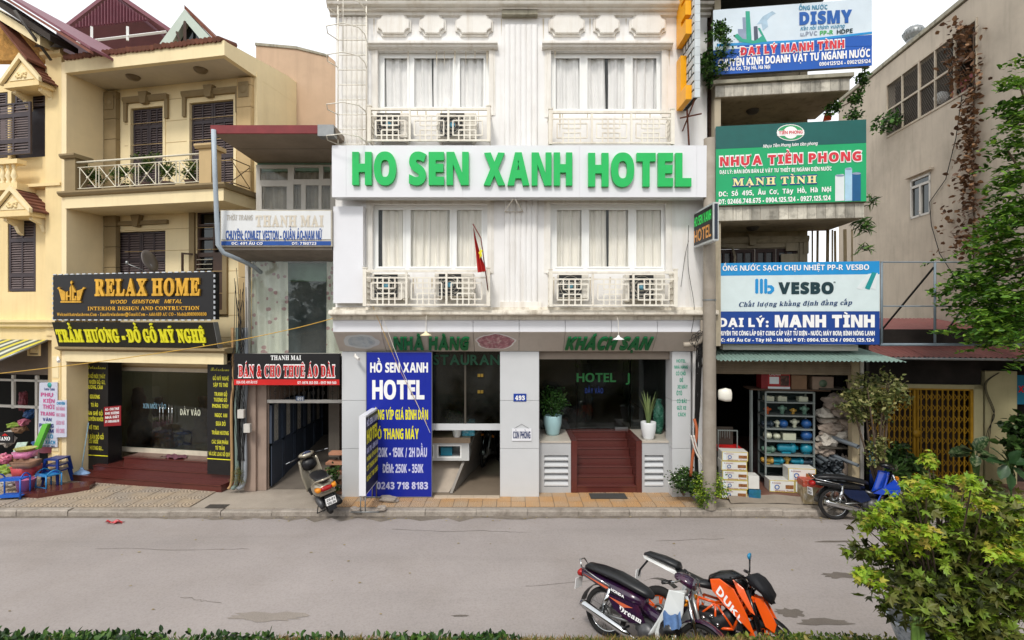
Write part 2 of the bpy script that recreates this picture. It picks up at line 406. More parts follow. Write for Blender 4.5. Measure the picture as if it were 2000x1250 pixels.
def foliage(name, pts, size, m, th=None, kind='simple', seed=1, up=.4, width=1.0, **kw):
    V, Fs = leaves(pts, size, kind, up, seed, width, kw.pop('dirs', None)); g = G(); g.add(V, Fs, False)
    me = bpy.data.meshes.new(name)
    off = th.base if th else Vector(kw.get('base', (0, 0, 0)))
    me.from_pydata([(a-off[0], b-off[1], c-off[2]) for a, b, c in V], [], Fs); me.materials.append(m)
    o = bpy.data.objects.new(name, me); COL.objects.link(o)
    if th: o.parent = th.o
    else:
        o.location = off
        for k in ('label', 'category', 'group', 'kind'):
            if k in kw: o[k] = kw[k]
    return o
# ================================================================ materials used in many places
WH = mat('white_facade_paint', '#eae9e8', .6, .03, 3, streak=.34, scol='#b5a890', patch=.2, pcol='#d3cec6', pscale=.9)
WHT = mat('white_trim_paint', '#e8e5df', .6, .05, 4, streak=.4, scol='#a58f6c', patch=.2, pcol='#b9ab94')
ACP = mat('white_aluminium_panel', '#e3e4e9', .35, .02, 2, spec=.5, patch=.16, pcol='#cfd0d2')
ACPG = mat('light_grey_aluminium_panel', '#c9cbcd', .4, .03, 1.5, patch=.1, pcol='#b5b7b6', rnd=.03)
SOF = mat('taupe_soffit_panel', '#bfb6ac', .5, .05, 1.5, streak=.15, scol='#6f675e', rnd=.03)
PVC = mat('white_window_frame', '#eeefed', .4, .02, 5)
CUR = mat('pale_curtain_cloth', '#f4f3f1', .9, .05, 2)
CUR2 = mat('cream_curtain_cloth', '#f2eee3', .9, .05, 2)
GLS = glass('window_glass', '#fdfdfd', .03)
DGL = glass('shop_glass', '#b3bcb9', .07, dirt=.05)
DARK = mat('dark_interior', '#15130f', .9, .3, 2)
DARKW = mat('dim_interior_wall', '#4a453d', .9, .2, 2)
RAIL = mat('white_iron_railing', '#ece7da', .5, .05, 8, streak=.35, scol='#8a5a34', patch=.15, pcol='#8a6a45', pscale=6)
GRAN = mat('maroon_granite', '#5a2c27', .22, .18, 60, spec=.6, rnd=.06)
GREY = mat('grey_metal', '#8b8d8d', .4, .1, 8, metal=.6)
BLK = mat('black_plastic', '#17171a', .4, .1, 10)
ASPH = mat('asphalt', '#a09895', .92, .09, .5, bump=.14, fine=.22, fscale=38.0, streak=.45, svec=(.12, 1.5, 1), scol='#857f7b', patch=.3, pcol='#8b8178', pscale=.7, bscale=120)
CONC = mat('pavement_concrete', '#a89d90', .9, .1, 1.5, bump=.08, fine=.2, patch=.35, pcol='#7d7266', pscale=1.3, bscale=60)
KERB = mat('kerb_stone', '#a39a90', .9, .15, 3, bump=.2, fine=.3, fscale=30.0, patch=.75, pcol='#6f655b', pscale=3.5, rnd=.08)
BEI = mat('terracotta_soil', '#5a4636', .95, .2, 8, bump=.2)
CREAM = mat('cream_stucco', '#ecdaaf', .8, .05, 2, streak=.15, scol='#b59c6c', bump=.02)
CREAMD = mat('tan_stucco', '#c0a67a', .8, .06, 2, streak=.15, scol='#8f7a55')
BROWNT = mat('brown_cast_trim', '#8f7d5c', .8, .08, 3, streak=.2, scol='#61523a')
SHUT = mat('dark_brown_shutter', '#3c3236', .5, .15, 8)
WIRE = mat('black_cable', '#1d1c1c', .6, .1, 5)
BLACKF = mat('black_sign_face', '#1a191b', .45, .12, 6, spec=.4)
YEL = mat('yellow_letter', '#e8e22a', .5, .03)
WLET = mat('white_letter', '#f2f2f2', .5, .02)
GREEN = mat('green_letter', '#16b85a', .35, .05, 3)
DGREEN = mat('dark_green_letter', '#0d6b3c', .35, .05, 3)

# ================================================================ ground, road, pavement
def struct(g, name, m, label=None): return g.top(name, m, label, None, base=(0, 0, 0), kind='structure')
g = G(); g.quad((-800, -400, -.3), (800, -400, -.3), (800, 1500, -.3), (-800, 1500, -.3)); struct(g, 'ground', CONC)
g = G(); n = 60; g.grid(lambda u, v: (-70+140*u, 5.05+5.02*v, -.12), 60, 4); struct(g, 'road', None or ASPH)
# wet stains on the road, thin sheets of their own
def stain(px, py, w, h, sd, m):
    X, Y = W.ground(px, py, -.12); rg = random.Random(sd); g = G(); pts = []
    for i in range(26):
        a = 6.283*i/26; r = 1+rg.uniform(-.28, .28); pts.append((X+w*r*math.cos(a), Y+h*r*math.sin(a), -.116+sd*.0003))
    g.add(pts, [tuple(range(26))]); struct(g, 'road_stain', m)
ST1 = mat('damp_asphalt', '#6d655e', .75, .15, 3, bump=.1, fine=.35, bscale=120)
ST2 = mat('rubbed_asphalt', '#958c84', .9, .08, 2, bump=.1, fine=.3, bscale=120)
stain(1640, 1124, .25, .09, 1, ST1); stain(1660, 1124, .12, .05, 6, ST1); stain(1640, 1058, .4, .035, 2, ST1); stain(1545, 1197, .18, .1, 3, ST1); stain(1610, 1215, .35, .07, 4, ST1)
stain(520, 1205, .5, .1, 5, ST2); stain(900, 1203, .12, .02, 7, ST1)
GUT = mat('gutter_dirt', '#7d746a', .95, .3, 6, fine=.4, bump=.1)
g = G(); rg = random.Random(2); pts = [(-30+i*.25, 9.93-rg.uniform(0, .12)*(1+math.sin(i*.13))) for i in range(241)]; g.add([(x, y, -.1165) for x, y in pts]+[(x, 10.03, -.1165) for x, y in pts], [(i, i+1, 242+i, 241+i) for i in range(240)]); struct(g, 'gutter_dirt', GUT)
def crack(x, y, n, dx, dy, sd):
    rg = random.Random(sd); L_ = []; 
    for i in range(n): L_.append((x, y, rg.uniform(.002, .007))); x += dx*rg.uniform(.5, 1.5); y += dy*rg.uniform(-.6, 1.6)+rg.uniform(-.02, .02)
    g = G(); g.add([(a, b-w, -.1155) for a, b, w in L_]+[(a, b+w, -.1155) for a, b, w in L_], [(i, i+1, n+i+1, n+i) for i in range(n-1)]); struct(g, 'road_crack', CRK)
CRK = mat('crack_dark', '#7a736d', .95)
crack(-7, 8.6, 22, .12, .004, 1); crack(-2.2, 9.4, 26, .1, -.012, 2); crack(2.5, 8.9, 14, .1, .006, 3); crack(5.6, 7.6, 20, .1, .012, 4); crack(-4.6, 7.1, 12, .06, -.03, 5); crack(.2, 7.4, 16, .08, .02, 6)
g = G(); g.box(-70, 70, 10.16, 60, -.29, -.006); struct(g, 'pavement', CONC)
kb = G(); kb.prof([(0, -.29), (0, -.02), (.02, 0), (.14, .002), (.14, -.29)], .004, .996); kme = kb.mesh('kerb_stone', KERB)
kt = Thing('kerb', 'weathered concrete kerb between the road and the pavement', None, base=(0, 10.02, 0), kind='structure')
for i in range(-14, 14):
    o = bpy.data.objects.new('kerb_stone', kme); COL.objects.link(o); o.parent = kt.o
    o.location = (i+.3, random.uniform(-.02, .01), random.uniform(-.03, .0)); o.rotation_euler = (random.uniform(-.02, .02), 0, random.uniform(-.006, .006))
# patterned tiles
def tilemat(name, c1, c2, cl, sz, freq, rnd):
    m = bpy.data.materials.new(name); m.use_nodes = True; t = m.node_tree; L = t.links.new; b = t.nodes['Principled BSDF']; b.inputs['Roughness'].default_value = .85
    tc = t.nodes.new('ShaderNodeTexCoord'); oi = t.nodes.new('ShaderNodeObjectInfo')
    ln = t.nodes.new('ShaderNodeVectorMath'); ln.operation = 'DISTANCE'; L(tc.outputs['Object'], ln.inputs[0]); ln.inputs[1].default_value = (sz*.5, sz*.0, 0)
    ln2 = t.nodes.new('ShaderNodeVectorMath'); ln2.operation = 'DISTANCE'; L(tc.outputs['Object'], ln2.inputs[0]); ln2.inputs[1].default_value = (-sz*.5, sz*.5, 0)
    mn = t.nodes.new('ShaderNodeMath'); mn.operation = 'MINIMUM'; L(ln.outputs['Value'], mn.inputs[0]); L(ln2.outputs['Value'], mn.inputs[1])
    a = t.nodes.new('ShaderNodeMath'); a.operation = 'MULTIPLY'; a.inputs[1].default_value = freq; L(mn.outputs[0], a.inputs[0])
    s = t.nodes.new('ShaderNodeMath'); s.operation = 'SINE'; L(a.outputs[0], s.inputs[0])
    r = nd(t, 'ShaderNodeMapRange', From_Min=.2, From_Max=.9, To_Min=0.0, To_Max=.6); L(s.outputs[0], r.inputs[0])
    g = t.nodes.new('ShaderNodeNewGeometry'); n = nd(t, 'ShaderNodeTexNoise', Scale=2.5, Detail=6.0); L(g.outputs['Position'], n.inputs['Vector'])
    ad = t.nodes.new('ShaderNodeMath'); ad.operation = 'MULTIPLY_ADD'; L(oi.outputs['Random'], ad.inputs[0]); ad.inputs[1].default_value = rnd; L(n.outputs[0], ad.inputs[2])
    r2 = nd(t, 'ShaderNodeMapRange', From_Min=.4, From_Max=.6+rnd); L(ad.outputs[0], r2.inputs[0])
    mx = t.nodes.new('ShaderNodeMix'); mx.data_type = 'RGBA'; L(r2.outputs[0], mx.inputs['Factor']); mx.inputs['A'].default_value = (*hx(c1), 1); mx.inputs['B'].default_value = (*hx(c2), 1)
    m2 = t.nodes.new('ShaderNodeMix'); m2.data_type = 'RGBA'; L(r.outputs[0], m2.inputs['Factor']); L(mx.outputs['Result'], m2.inputs['A']); m2.inputs['B'].default_value = (*hx(cl), 1)
    L(m2.outputs['Result'], b.inputs['Base Color']); bp = nd(t, 'ShaderNodeBump', Strength=.6, Distance=.006); bp.invert = True; L(s.outputs[0], bp.inputs['Height']); L(bp.outputs[0], b.inputs['Normal']); return m
T1 = tilemat('orange_fan_tile', '#b9a48c', '#c89a66', '#7f6448', .3, 150, .45); T2 = tilemat('sandy_fan_tile', '#a1968a', '#b5a28a', '#453c33', .42, 105, .4)
GROUT = mat('dark_joint_sand', '#6a6055', .95, .15, 10)
def tiles(name, label, x0, x1, y0, y1, sz, m, clip=None):
    th = Thing(name, label, None, base=(x0, y0, 0), kind='structure'); q = G(); h = sz/2-.006; q.box(-h, h, -h, h, -.03, 0); me = q.mesh('tile', m)
    nx = int((x1-x0)/sz); ny = int((y1-y0)/sz+.5)
    g = G(); g.box(x0, x0+nx*sz, y0, y0+ny*sz if not clip else y0+1.0, -.02, .0); g.to('joint_bed', GROUT, th)
    for i in range(nx):
        for j in range(ny):
            cx, cy = x0+(i+.5)*sz, y0+(j+.5)*sz
            if clip and not clip(cx, cy): continue
            o = bpy.data.objects.new('tile', me); COL.objects.link(o); o.parent = th.o; o.location = (cx-x0, cy-y0, .010+random.uniform(-.003, .003)); o.rotation_euler = (random.uniform(-.004, .004), random.uniform(-.004, .004), 0)
tiles('pavement_tiling', None, -3.5, 3.75, 10.18, 11.05, .29, T1)
LF = Frame((-6.27, 11.03, 0), 11)
tiles('pavement_tiling', None, -12.7, -6.35, 10.18, 13.2, .42, T2, lambda x, y: (Vector((x, y, 0))-LF.o).dot(LF.n) < .25)

# ================================================================ the hotel
HU = 10.5      # upper facade plane
hot = Thing('hotel', 'white four storey hotel with green raised letters across its front', 'hotel', base=(0, HU, 0))
wins = [((738, 100, 955, 222), [(749, 798), (807, 887), (896, 947)], 112, 212), ((1076, 100, 1292, 226), [(1083, 1134), (1145, 1222), (1233, 1284)], 112, 216),
        ((728, 399, 952, 530), [(737, 790), (800, 881), (890, 943)], 408, 523), ((1075, 398, 1300, 530), [(1085, 1138), (1148, 1229), (1240, 1293)], 408, 523)]
XL, XR = -3.62, 4.0
holes = []
for (b, ps, t, bt) in wins:
    s0, s1, z0, z1 = W.box(*b, HU); holes.append((s0, s1, z0, z1))
G().walls(XL, XR, 3.72, 10.0, HU, HU+.25, holes).to('wall', WH, hot)
g = G(); g.box(XL, XL+.2, HU+.25, 18, 3.72, 10.9); g.box(XR-.2, XR, HU+.25, 18, 0, 10.9); g.box(XL, XR, 18, 18.2, 0, 10.9); g.box(XL, XR, HU+.25, 18, 10.7, 10.9); g.box(XL+.2, XR-.2, HU+.26, 17.9, 3.3, 3.6); g.box(XL+.2, XR-.2, HU+.26, 17.9, 6.6, 6.8); g.to('side_wall', WH, hot)
G().box(XL+.22, XR-.22, 13, 13.1, 3.6, 10.6).to('room_wall', DARKW, hot)
for wi, ((b, ps, t, bt), h) in enumerate(zip(wins, holes)):
    s0, s1, z0, z1 = h; fr = G(); fy = HU+.09
    panes = [W.box(a, t, c, bt, fy) for a, c in ps]
    fr.walls(s0+.003, s1-.003, z0, z1-.003, fy, fy+.06, [(p[0], p[1], p[2], p[3]) for p in panes])
    win = fr.to('window', PVC, hot)
    for k, p in enumerate(panes):
        q = G(); e = .025
        q.walls(p[0]-.012, p[1]+.012, p[2]-.012, p[3]+.012, fy-.018, fy-.001, [(p[0]+e, p[1]-e, p[2]+e, p[3]-e)]); q.to('sash', PVC, hot, win)
        G().box(p[0]+e-.004, p[1]-e+.004, fy+.01, fy+.016, p[2]+e-.004, p[3]-e+.004).to('pane', GLS, hot, win)
    # curtains, wavy cloth hung just behind the panes
    rg = random.Random(wi+3)
    spans = [(panes[0][0]-.02+(.12 if wi == 2 else 0), panes[0][1]+.1), (panes[1][0]-.06, (panes[1][0]+panes[1][1])/2+(-.04, .0, -.01, -.02)[wi]), ((panes[1][0]+panes[1][1])/2+(.0, .05, 0, .01)[wi], panes[1][1]+.08), (panes[2][0]-.06, panes[2][1]+(.0 if wi else .02))]
    for a, c in spans:
        ph = rg.uniform(0, 6); fq = rg.uniform(18, 40)
        G().grid(lambda u, v: (a+(c-a)*u+.012*math.sin(v*2+ph), fy+.075+.03*math.sin(u*(c-a)*fq+ph+.5*v)+.012*math.sin(u*(c-a)*70), z0+.03+(z1-z0-.1)*v), 50, 5).to('curtain', CUR if wi < 2 else CUR2, hot, win)
    G().box(s0+.02, s1-.02, fy+.11, fy+.12, z1-.32, z1-.02) if 0 else None
    # moulded surround
    tr = G(); e = .09
    tr.walls(s0-e, s1+e, z0-.04, z1+e, HU-.03, HU-.002, [(s0, s1, z0-.05, z1)]); tr.walls(s0-e-.04, s1+e+.04, z0-.04, z1+e+.04, HU-.015, HU-.001, [(s0-e-.001, s1+e+.001, z0-.05, z1+e+.001)]); tr.to('window_surround', WHT, hot)
    if wi < 2:
        a, c = [(718, 972), (1059, 1314)][wi]; x0, x1, za, zb = W.box(a, 82, c, 93, HU-.1); m = (za+zb)/2
        q = G(); q.prof([(HU, zb), (HU-.16, zb), (HU-.16, m+.01), (HU-.11, m-.01), (HU-.11, za+.02), (HU-.06, za), (HU, za)], x0, x1); q.to('lintel_cornice', WHT, hot)
    else:
        a, c = [(715, 962), (1062, 1320)][wi-2]; x0, x1, _, zb = W.box(a, 380, c, 392, HU-.1); q = G(); q.prof([(HU, zb+.1), (HU-.18, zb+.1), (HU-.18, zb), (HU-.1, zb-.06), (HU, zb-.06)], x0, x1); q.to('lintel_cornice', WHT, hot)
# notched relief panels
for (a, c) in [(735, 803), (818, 871), (889, 963), (1071, 1143), (1159, 1211), (1229, 1301)]:
    x0, x1, z0, z1 = W.box(a, 28, c, 70, HU-.05)
    def notch(x0, x1, z0, z1, r):
        p = []
        for cx, cz, a0 in ((x0, z0, 90), (x1, z0, 180), (x1, z1, 270), (x0, z1, 0)):
            for k in range(5):
                an = R(a0-22.5*k); p.append((cx+r*math.cos(an), cz+r*math.sin(an)))
        return p
    q = G(); pp = notch(x0, x1, z0, z1, .1); q.prism([(x, HU-.045, z) for x, z in pp], (0, .04, 0)); pp = notch(x0+.035, x1-.035, z0+.035, z1-.035, .1); q.prism([(x, HU-.10, z) for x, z in pp], (0, .054, 0)); q.to('relief_panel', WHT, hot, bevel=.012)
# cornice and stained parapet
OLD = mat('mould_stained_plaster', '#a39e8d', .9, .25, 4, streak=.7, scol='#3c3b30', patch=.6, pcol='#5d5a49', pscale=4, bump=.1)
g = G(); g.prof([(HU, 9.92), (HU-.06, 9.94), (HU-.06, 10.0), (HU-.14, 10.01), (HU-.14, 10.05), (HU-.24, 10.06), (HU-.26, 10.10), (HU, 10.10)], XL-.1, XR+.06); g.to('cornice', WHT, hot)
G().box(XL-.1, XR+.06, HU-.2, HU+.2, 10.103, 10.9).to('parapet', OLD, hot)
# fluted strips
def flutes(x0, x1, z0, z1, n, m, Y):
    w = (x1-x0)/n; q = G(); q.grid(lambda u, v: (w*u, -.028*math.sqrt(max(0, 1-(2*u-1)**2)), (z1-z0)*v), 12, 1); q.box(0, w, 0.002, .02, 0, z1-z0)
    b = hot.base; me = q.mesh('fluted_rib', m)
    for i in range(n):
        o = bpy.data.objects.new('fluted_rib', me); COL.objects.link(o); o.parent = hot.o; o.location = (x0+i*w-b[0], Y-b[1], z0-b[2])
flutes(-.15, .52, 4.0, 9.75, 6, WH, HU-.03); flutes(-3.48, -2.95, 7.2, 9.9, 5, WHT, HU-.03)
g = G(); x0, x1, z0, z1 = W.box(980, 22, 1050, 30, HU-.1); g.box(x0, x1, HU-.14, HU, z0, z1); g.to('strip_cap', OLD, hot)
g = G(); g.box(-.24, .6, HU-.07, HU-.001, 3.98, 4.09); g.to('strip_base', WHT, hot)
x0, x1, z0, z1 = W.box(651, 403, 709, 592, 10.3); G().box(x0, x1, 10.3, HU-.005, z0, z1).to('cladding_panel', ACP, hot)
# ledge above the ground floor
RUST = mat('stained_ledge', '#ddd6c8', .8, .12, 4, streak=.75, scol='#6e5a41', patch=.5, pcol='#8a7a62', pscale=5)
g = G(); g.prof([(HU, 3.98), (HU-.1, 3.98), (HU-.12, 3.93), (HU-.34, 3.91), (HU-.36, 3.86), (HU-.36, 3.83), (HU-.2, 3.80), (HU-.2, 3.725), (HU, 3.725)], XL-.02, XR+.1); g.to('ledge', RUST, hot)
seam = [650, 745, 834, 924, 1014, 1104, 1194, 1284, 1384]; YB = 10.35
for a, c in zip(seam, seam[1:]):
    x0 = (a-1000)*YB/1000; x1 = (c-1000)*YB/1000
    G().box(x0+.004, x1-.004, YB, YB+.1, 3.48, 3.722).to('fascia_panel', ACP, hot)
    q = G(); q.prism([(x0+.004, YB, 3.474), (x0+.004, 10.752, 3.06), (x0+.004, 10.79, 3.1), (x0+.004, YB+.04, 3.51)], (x1-x0-.008, 0, 0)); q.to('soffit_panel', SOF, hot)
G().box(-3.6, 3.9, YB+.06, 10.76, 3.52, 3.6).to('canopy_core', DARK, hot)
# letters on the sloping fascia
def slant(px0, px1, txt, m, v0=.16, v1=.74, ital=.25):
    gl = layout(txt, 'sans', .03, .06); X0 = min(v[0] for g_ in gl for v in g_[0]); X1 = max(v[0] for g_ in gl for v in g_[0]); Ym = 10.6
    s0, s1 = (px0-1000)*Ym/1000, (px1-1000)*Ym/1000; kx = (s1-s0)/(X1-X0); a = Vector((0, 10.75, 3.06)); b = Vector((0, YB, 3.474)); n = Vector((0, -.414, -.4)).normalized()
    def P(v, dd):
        q = a+(b-a)*(v0+(v1-v0)*v[1]/.7)+n*(.045 if dd < 0 else .002); return (s0+(v[0]-X0)*kx+v[1]*ital*.25, q.y, q.z)
    for V, Fc, B in gl:
        q = G(); k = len(V); q.add([P(v, -1) for v in V]+[P(v, 1) for v in V], Fc+[(j, i, i+k, j+k) for i, j in B]); nomerge(q, 'letter', m, hot)
slant(768, 914, 'NHÀ HÀNG', DGREEN); slant(1104, 1268, 'KHÁCH SẠN', DGREEN)
def oval(px, w, m, name, k0=0, dy=0):
    a = Vector((0, 10.75, 3.06)); b = Vector((0, YB, 3.474)); n = Vector((0, -.414, -.4)).normalized(); q = G(); pts = []
    for i in range(28):
        t = 6.283*i/28; rr = 1+.05*math.sin(5*t+px)+.03*math.sin(9*t); c = a+(b-a)*(.52+.4*w/ .4*math.sin(t)*rr)+n*(.004+k0); pts.append(((px-1000)*10.55/1000+w*rr*math.cos(t)*1.0, c.y, c.z))
    q.add(pts, [tuple(range(28))]); q.to(name, m, hot)
LOT = mat('printed_lotus_sticker', '#b5bdc0', .6, .1, 6, patch=.7, pcol='#7388a0', pscale=9)
DISH = mat('printed_dish_sticker', '#a9717c', .5, .3, 12, patch=.8, pcol='#e0cdc8', pscale=14, streak=.5, scol='#4a2f35')
oval(706, .37, mat('sticker_rim', '#c9cdce', .6, .05), 'lotus_sticker'); oval(706, .28, LOT, 'lotus_print', .004)
oval(968, .41, mat('sticker_white', '#e5e2e0', .6, .05), 'dish_sticker'); oval(968, .37, DISH, 'dish_print', .004)
# pillars in three stacked panels
def pillar(x0, x1, Y, zs=(0, 1.02, 2.03, 3.055), D=.45):
    G().box(x0+.01, x1-.01, Y+.012, Y+D, 0, 3.06).to('pillar', GREY, hot)
    for a, b in zip(zs, zs[1:]): q = G(); q.box(x0, x1, Y, Y+.01, a+.004, b-.004); q.box(x1-.001, x1+.008, Y, Y+D, a+.004, b-.004) if x1 < 2 else q.box(x0-.008, x0+.001, Y, Y+D, a+.004, b-.004); q.to('pillar_panel', ACPG, hot)
pillar(-3.57, -3.06, 10.75); pillar(-.25, .56, 10.75); pillar(3.37, 3.75, 10.75)
# restaurant bay: glass above, open counter below
RY = 10.95
g = G(); g.box(-3.0, -.25, RY, RY+.05, 1.36, 1.5); g.to('sill', ACPG, hot)
g = G(); g.box(-3.0, -.25, RY+.01, RY+.02, 1.5, 3.2); g.to('restaurant_glass', DGL, hot)
g = G(); g.box(-1.02, -.98, RY-.001, RY+.03, 1.5, 3.1); g.to('glass_joint', DARKW, hot)
GO = mat('green_outline_letter', '#164b33', .4, .05)
text(hot, W, RY, 846, 976, 712, 693, 'STAURAN', GO, 'thin', .03, off=.006, name='glass_lettering')
YB2 = mat('brass_hinge', '#b99a4a', .3, .1, metal=.8)
for py in (733, 765):
    for dx in (0, 6): x0, x1, z0, z1 = W.box(933+dx, py-3, 938+dx, py+3, RY); G().box(x0, x1, RY-.02, RY-.002, z0, z1).to('hinge', YB2, hot)
# rooms on the ground floor: floors, back walls
FLO = mat('polished_floor', '#8a7c6c', .25, .08, 2)
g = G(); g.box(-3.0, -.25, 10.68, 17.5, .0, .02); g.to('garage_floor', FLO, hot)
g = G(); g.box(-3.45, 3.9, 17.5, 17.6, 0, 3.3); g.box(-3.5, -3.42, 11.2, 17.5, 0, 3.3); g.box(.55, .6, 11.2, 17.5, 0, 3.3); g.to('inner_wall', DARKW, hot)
TH = mat('pale_threshold_tile', '#cdbba6', .35, .05, 3)
for i in range(5):
    G().box(-1.62+i*.273, -1.352+i*.273, 10.64, 10.78, .0, .028).to('threshold_tile', TH, hot)
# counter with cabinet and ramp wall
LC = mat('pale_cabinet', '#c9cbca', .5, .04); CT = mat('tan_counter_stone', '#a08c76', .3, .1, 12)
ct = Thing('reception_counter', 'low white cabinet with tan stone top inside the open restaurant bay', 'counter', base=(-1.3, 11.6, 0))
g = G(); g.box(-3.0, -.92, 11.3, 12.0, 1.0, 1.12); g.to('top', CT, ct)
g = G(); g.walls(-3.0, -.95, .60, .998, 11.34, 11.9, [(-2.2, -1.72, .66, .95), (-1.66, -1.12, .66, .95)]); g.box(-3, -.95, 11.91, 11.95, .6, .99); g.to('cabinet', LC, ct)
for a, b in ((-2.2, -1.72), (-1.66, -1.12)): q = G(); q.walls(a, b, .66, .95, 11.345, 11.37, [(a+.03, b-.03, .69, .92)]); q.to('door_frame', PVC, ct)
g = G(); g.box(-1.6, -1.35, 11.5, 11.8, .67, .85); g.to('bucket_inside', mat('teal_plastic', '#2c7f96', .4), ct)
g = G(); g.prism([(-3.0, 10.95, .03), (-1.35, 10.95, .03), (-.95, 11.9, .598), (-3.0, 11.9, .598)], (0, .05, .0)); g.to('sloping_front', mat('pale_ramp', '#b3a697', .5, .08), ct)
g = G(); g.prism([(-1.33, 10.9, .03), (-.93, 11.9, 1.0), (-.6, 14.5, 1.0), (-.6, 14.5, .03)], (.06, 0, 0)); g.to('ramp_wall', mat('grey_ramp_wall', '#8d8780', .6, .08), ct)
for k in range(2):
    q = G(); q.box(-1.13, -.84, 11.45, 11.7, 1.122+.17*k, 1.287+.17*k); q.top('tissue_box', mat('cyan_box_print', '#3aa7c4', .4, .3, 25, patch=.6, pcol='#e8eef0', pscale=14), ['light blue tissue pack under another on the counter top', 'light blue tissue pack on top of the other on the counter'][k], 'box', group='tissue packs on the counter', bevel=.01)
# entrance bay: plinths, stair, glass
ZP = 1.08; EY = 11.0; GY = 12.15
STN = mat('grey_rendered_plinth', '#b3b5b7', .7, .05, 2, patch=.15, pcol='#98999a')
LEDGE = mat('pale_stone_ledge', '#bfb7ab', .35, .06, 4)
for (a, b, la, lb) in ((1053, 1115, 1063, 1110), (1254, 1313, 1259, 1296)):
    x0 = (a-1000)*EY/1000; x1 = (b-1000)*EY/1000+(.0 if a < 1200 else .12); h = W.box(la, 889, lb, 951, EY)
    q = G(); q.walls(x0, x1, 0, ZP, EY, EY+.12, [h]); q.to('plinth', STN, hot)
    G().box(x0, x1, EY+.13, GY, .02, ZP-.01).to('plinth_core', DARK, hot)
    G().box(x0, x1+.0, EY-.02, GY+.05, ZP+.002, ZP+.04).to('ledge_stone', LEDGE, hot)
    for k in range(5):
        zc = h[2]+(h[3]-h[2])*(k+.5)/5; q = G(); q.prism([(h[0]-.002, EY+.01, zc-.05), (h[0]-.002, EY+.1, zc+.035), (h[0]-.002, EY+.1, zc+.055), (h[0]-.002, EY+.01, zc-.025)], (h[1]-h[0]+.004, 0, 0)); q.to('louvre_slat', ACPG, hot)
for a, b in ((1115.5, 1127), (1242.5, 1253.5)):
    x0 = (a-1000)*EY/1000; x1 = (b-1000)*EY/1000; q = G(); q.box(x0, x1, EY-.01, EY+.1, 0, ZP+.04); q.to('granite_post', GRAN, hot)
    q = G(); q.prism([(x0 if a < 1200 else x0+.0, EY+.101, 0), (x0, EY+.101, ZP+.04), (x0, GY, ZP+.04), (x0, GY, 0)], (x1-x0, 0, 0)); q.to('granite_side', GRAN, hot)
sx0, sx1 = .127*EY+.003, .2425*EY-.003; NS = 7
for k in range(NS):
    q = G(); y0 = EY+k*.165; q.box(sx0, sx1, y0, GY+.1, .16*k, .16*(k+1)-.026); q.box(sx0, sx1, y0-.018, y0+.26, .16*(k+1)-.025, .16*(k+1)); q.to('stair_step', GRAN, hot, bevel=.004)
g = G(); g.box(.6, 3.9, GY+.05, 17.5, 1.08, 1.12); g.to('lobby_floor', FLO, hot)
g = G(); g.box(.58, 3.5, 10.92, 11.12, 2.88, 3.05); g.to('shutter_box', mat('tan_shutter_box', '#94877a', .5, .08), hot)
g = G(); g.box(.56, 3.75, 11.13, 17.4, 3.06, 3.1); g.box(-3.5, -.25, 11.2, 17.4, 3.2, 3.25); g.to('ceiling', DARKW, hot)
for a, b in ((.58, 1.53), (1.545, 2.8), (2.815, 3.75)):
    y = GY if a != 1.545 else GY+.04
    G().box(a, b, y, y+.012, ZP+.05, 3.05).to('glass_panel', DGL, hot)
text(hot, W, GY+.04, 1126, 1203, 746, 729, 'HOTEL', mat('glass_green_letter', '#3e9a55', .4), 'sans', .0, off=.006, name='glass_lettering')
text(hot, W, GY+.04, 1222, 1230, 746, 729, 'J', mat('glass_green_letter', '#3e9a55', .4), 'sans', .0, off=.006, name='glass_lettering')
text(hot, W, GY+.04, 1142, 1178, 768, 758, 'ĐẨY VÀO', mat('glass_blue_letter', '#28479a', .4), 'sans', .0, off=.006, name='glass_lettering')
x0, x1, z0, z1 = W.box(1201, 834, 1226, 840, GY+.02); G().box(x0, x1, GY+.0, GY+.03, z0, z1).to('door_patch', GREY, hot)
# things seen dimly in the lobby
mq = Thing('mannequin', 'pale mannequin in dark clothes behind the lobby glass', 'mannequin', base=(1.9, 13.4, 1.12))
q = G(); q.body([(0, 0, .05, .05)]+[(0.0001, 0, .05, .05)]); q = G()
for (xx, rr) in ((-.1, .06), (.12, .06)): q.lathe([(.05, 0), (.07, .1), (.055, .3), (.09, .75), (.1, .9)], (1.9+xx, 13.4, 1.12), 10)
q.lathe([(.2, .85), (.17, 1.05), (.21, 1.3), (.12, 1.45), (.06, 1.5), (.06, 1.55), (.1, 1.62), (.1, 1.75), (.02, 1.82)], (1.9, 13.4, 1.12), 12, sy=.6); q.to('figure', mat('pale_mannequin', '#a9a48e', .5), mq)
q = G(); q.lathe([(.22, .8), (.19, 1.05), (.23, 1.3), (.14, 1.45)], (1.9, 13.4, 1.12), 12, sy=.65); q.to('shirt', mat('grey_shirt', '#6c7069', .9), mq)
# text on the right pillar
TG = mat('teal_letter', '#1f9a7c', .5)
for (a, b, yb, yt, s_) in [(1321, 1339, 708, 702, 'HOTEL'), (1317, 1343, 720, 714, 'NHÀ HÀNG'), (1320, 1339, 733, 726, 'CÓ CHỖ'), (1327, 1334, 746, 739, 'ĐỂ'), (1323, 1343, 759, 752, 'XE MÁY'), (1321, 1332, 772, 764, 'ÔTÔ'), (1322, 1341, 787, 780, 'CÓ BÃI'), (1322, 1340, 800, 793, 'GỬI XE'), (1324, 1339, 813, 806, 'CÁCH')]:
    text(hot, W, 10.75, a, b, yb, yt, s_, TG, 'sans', .01, off=.005)
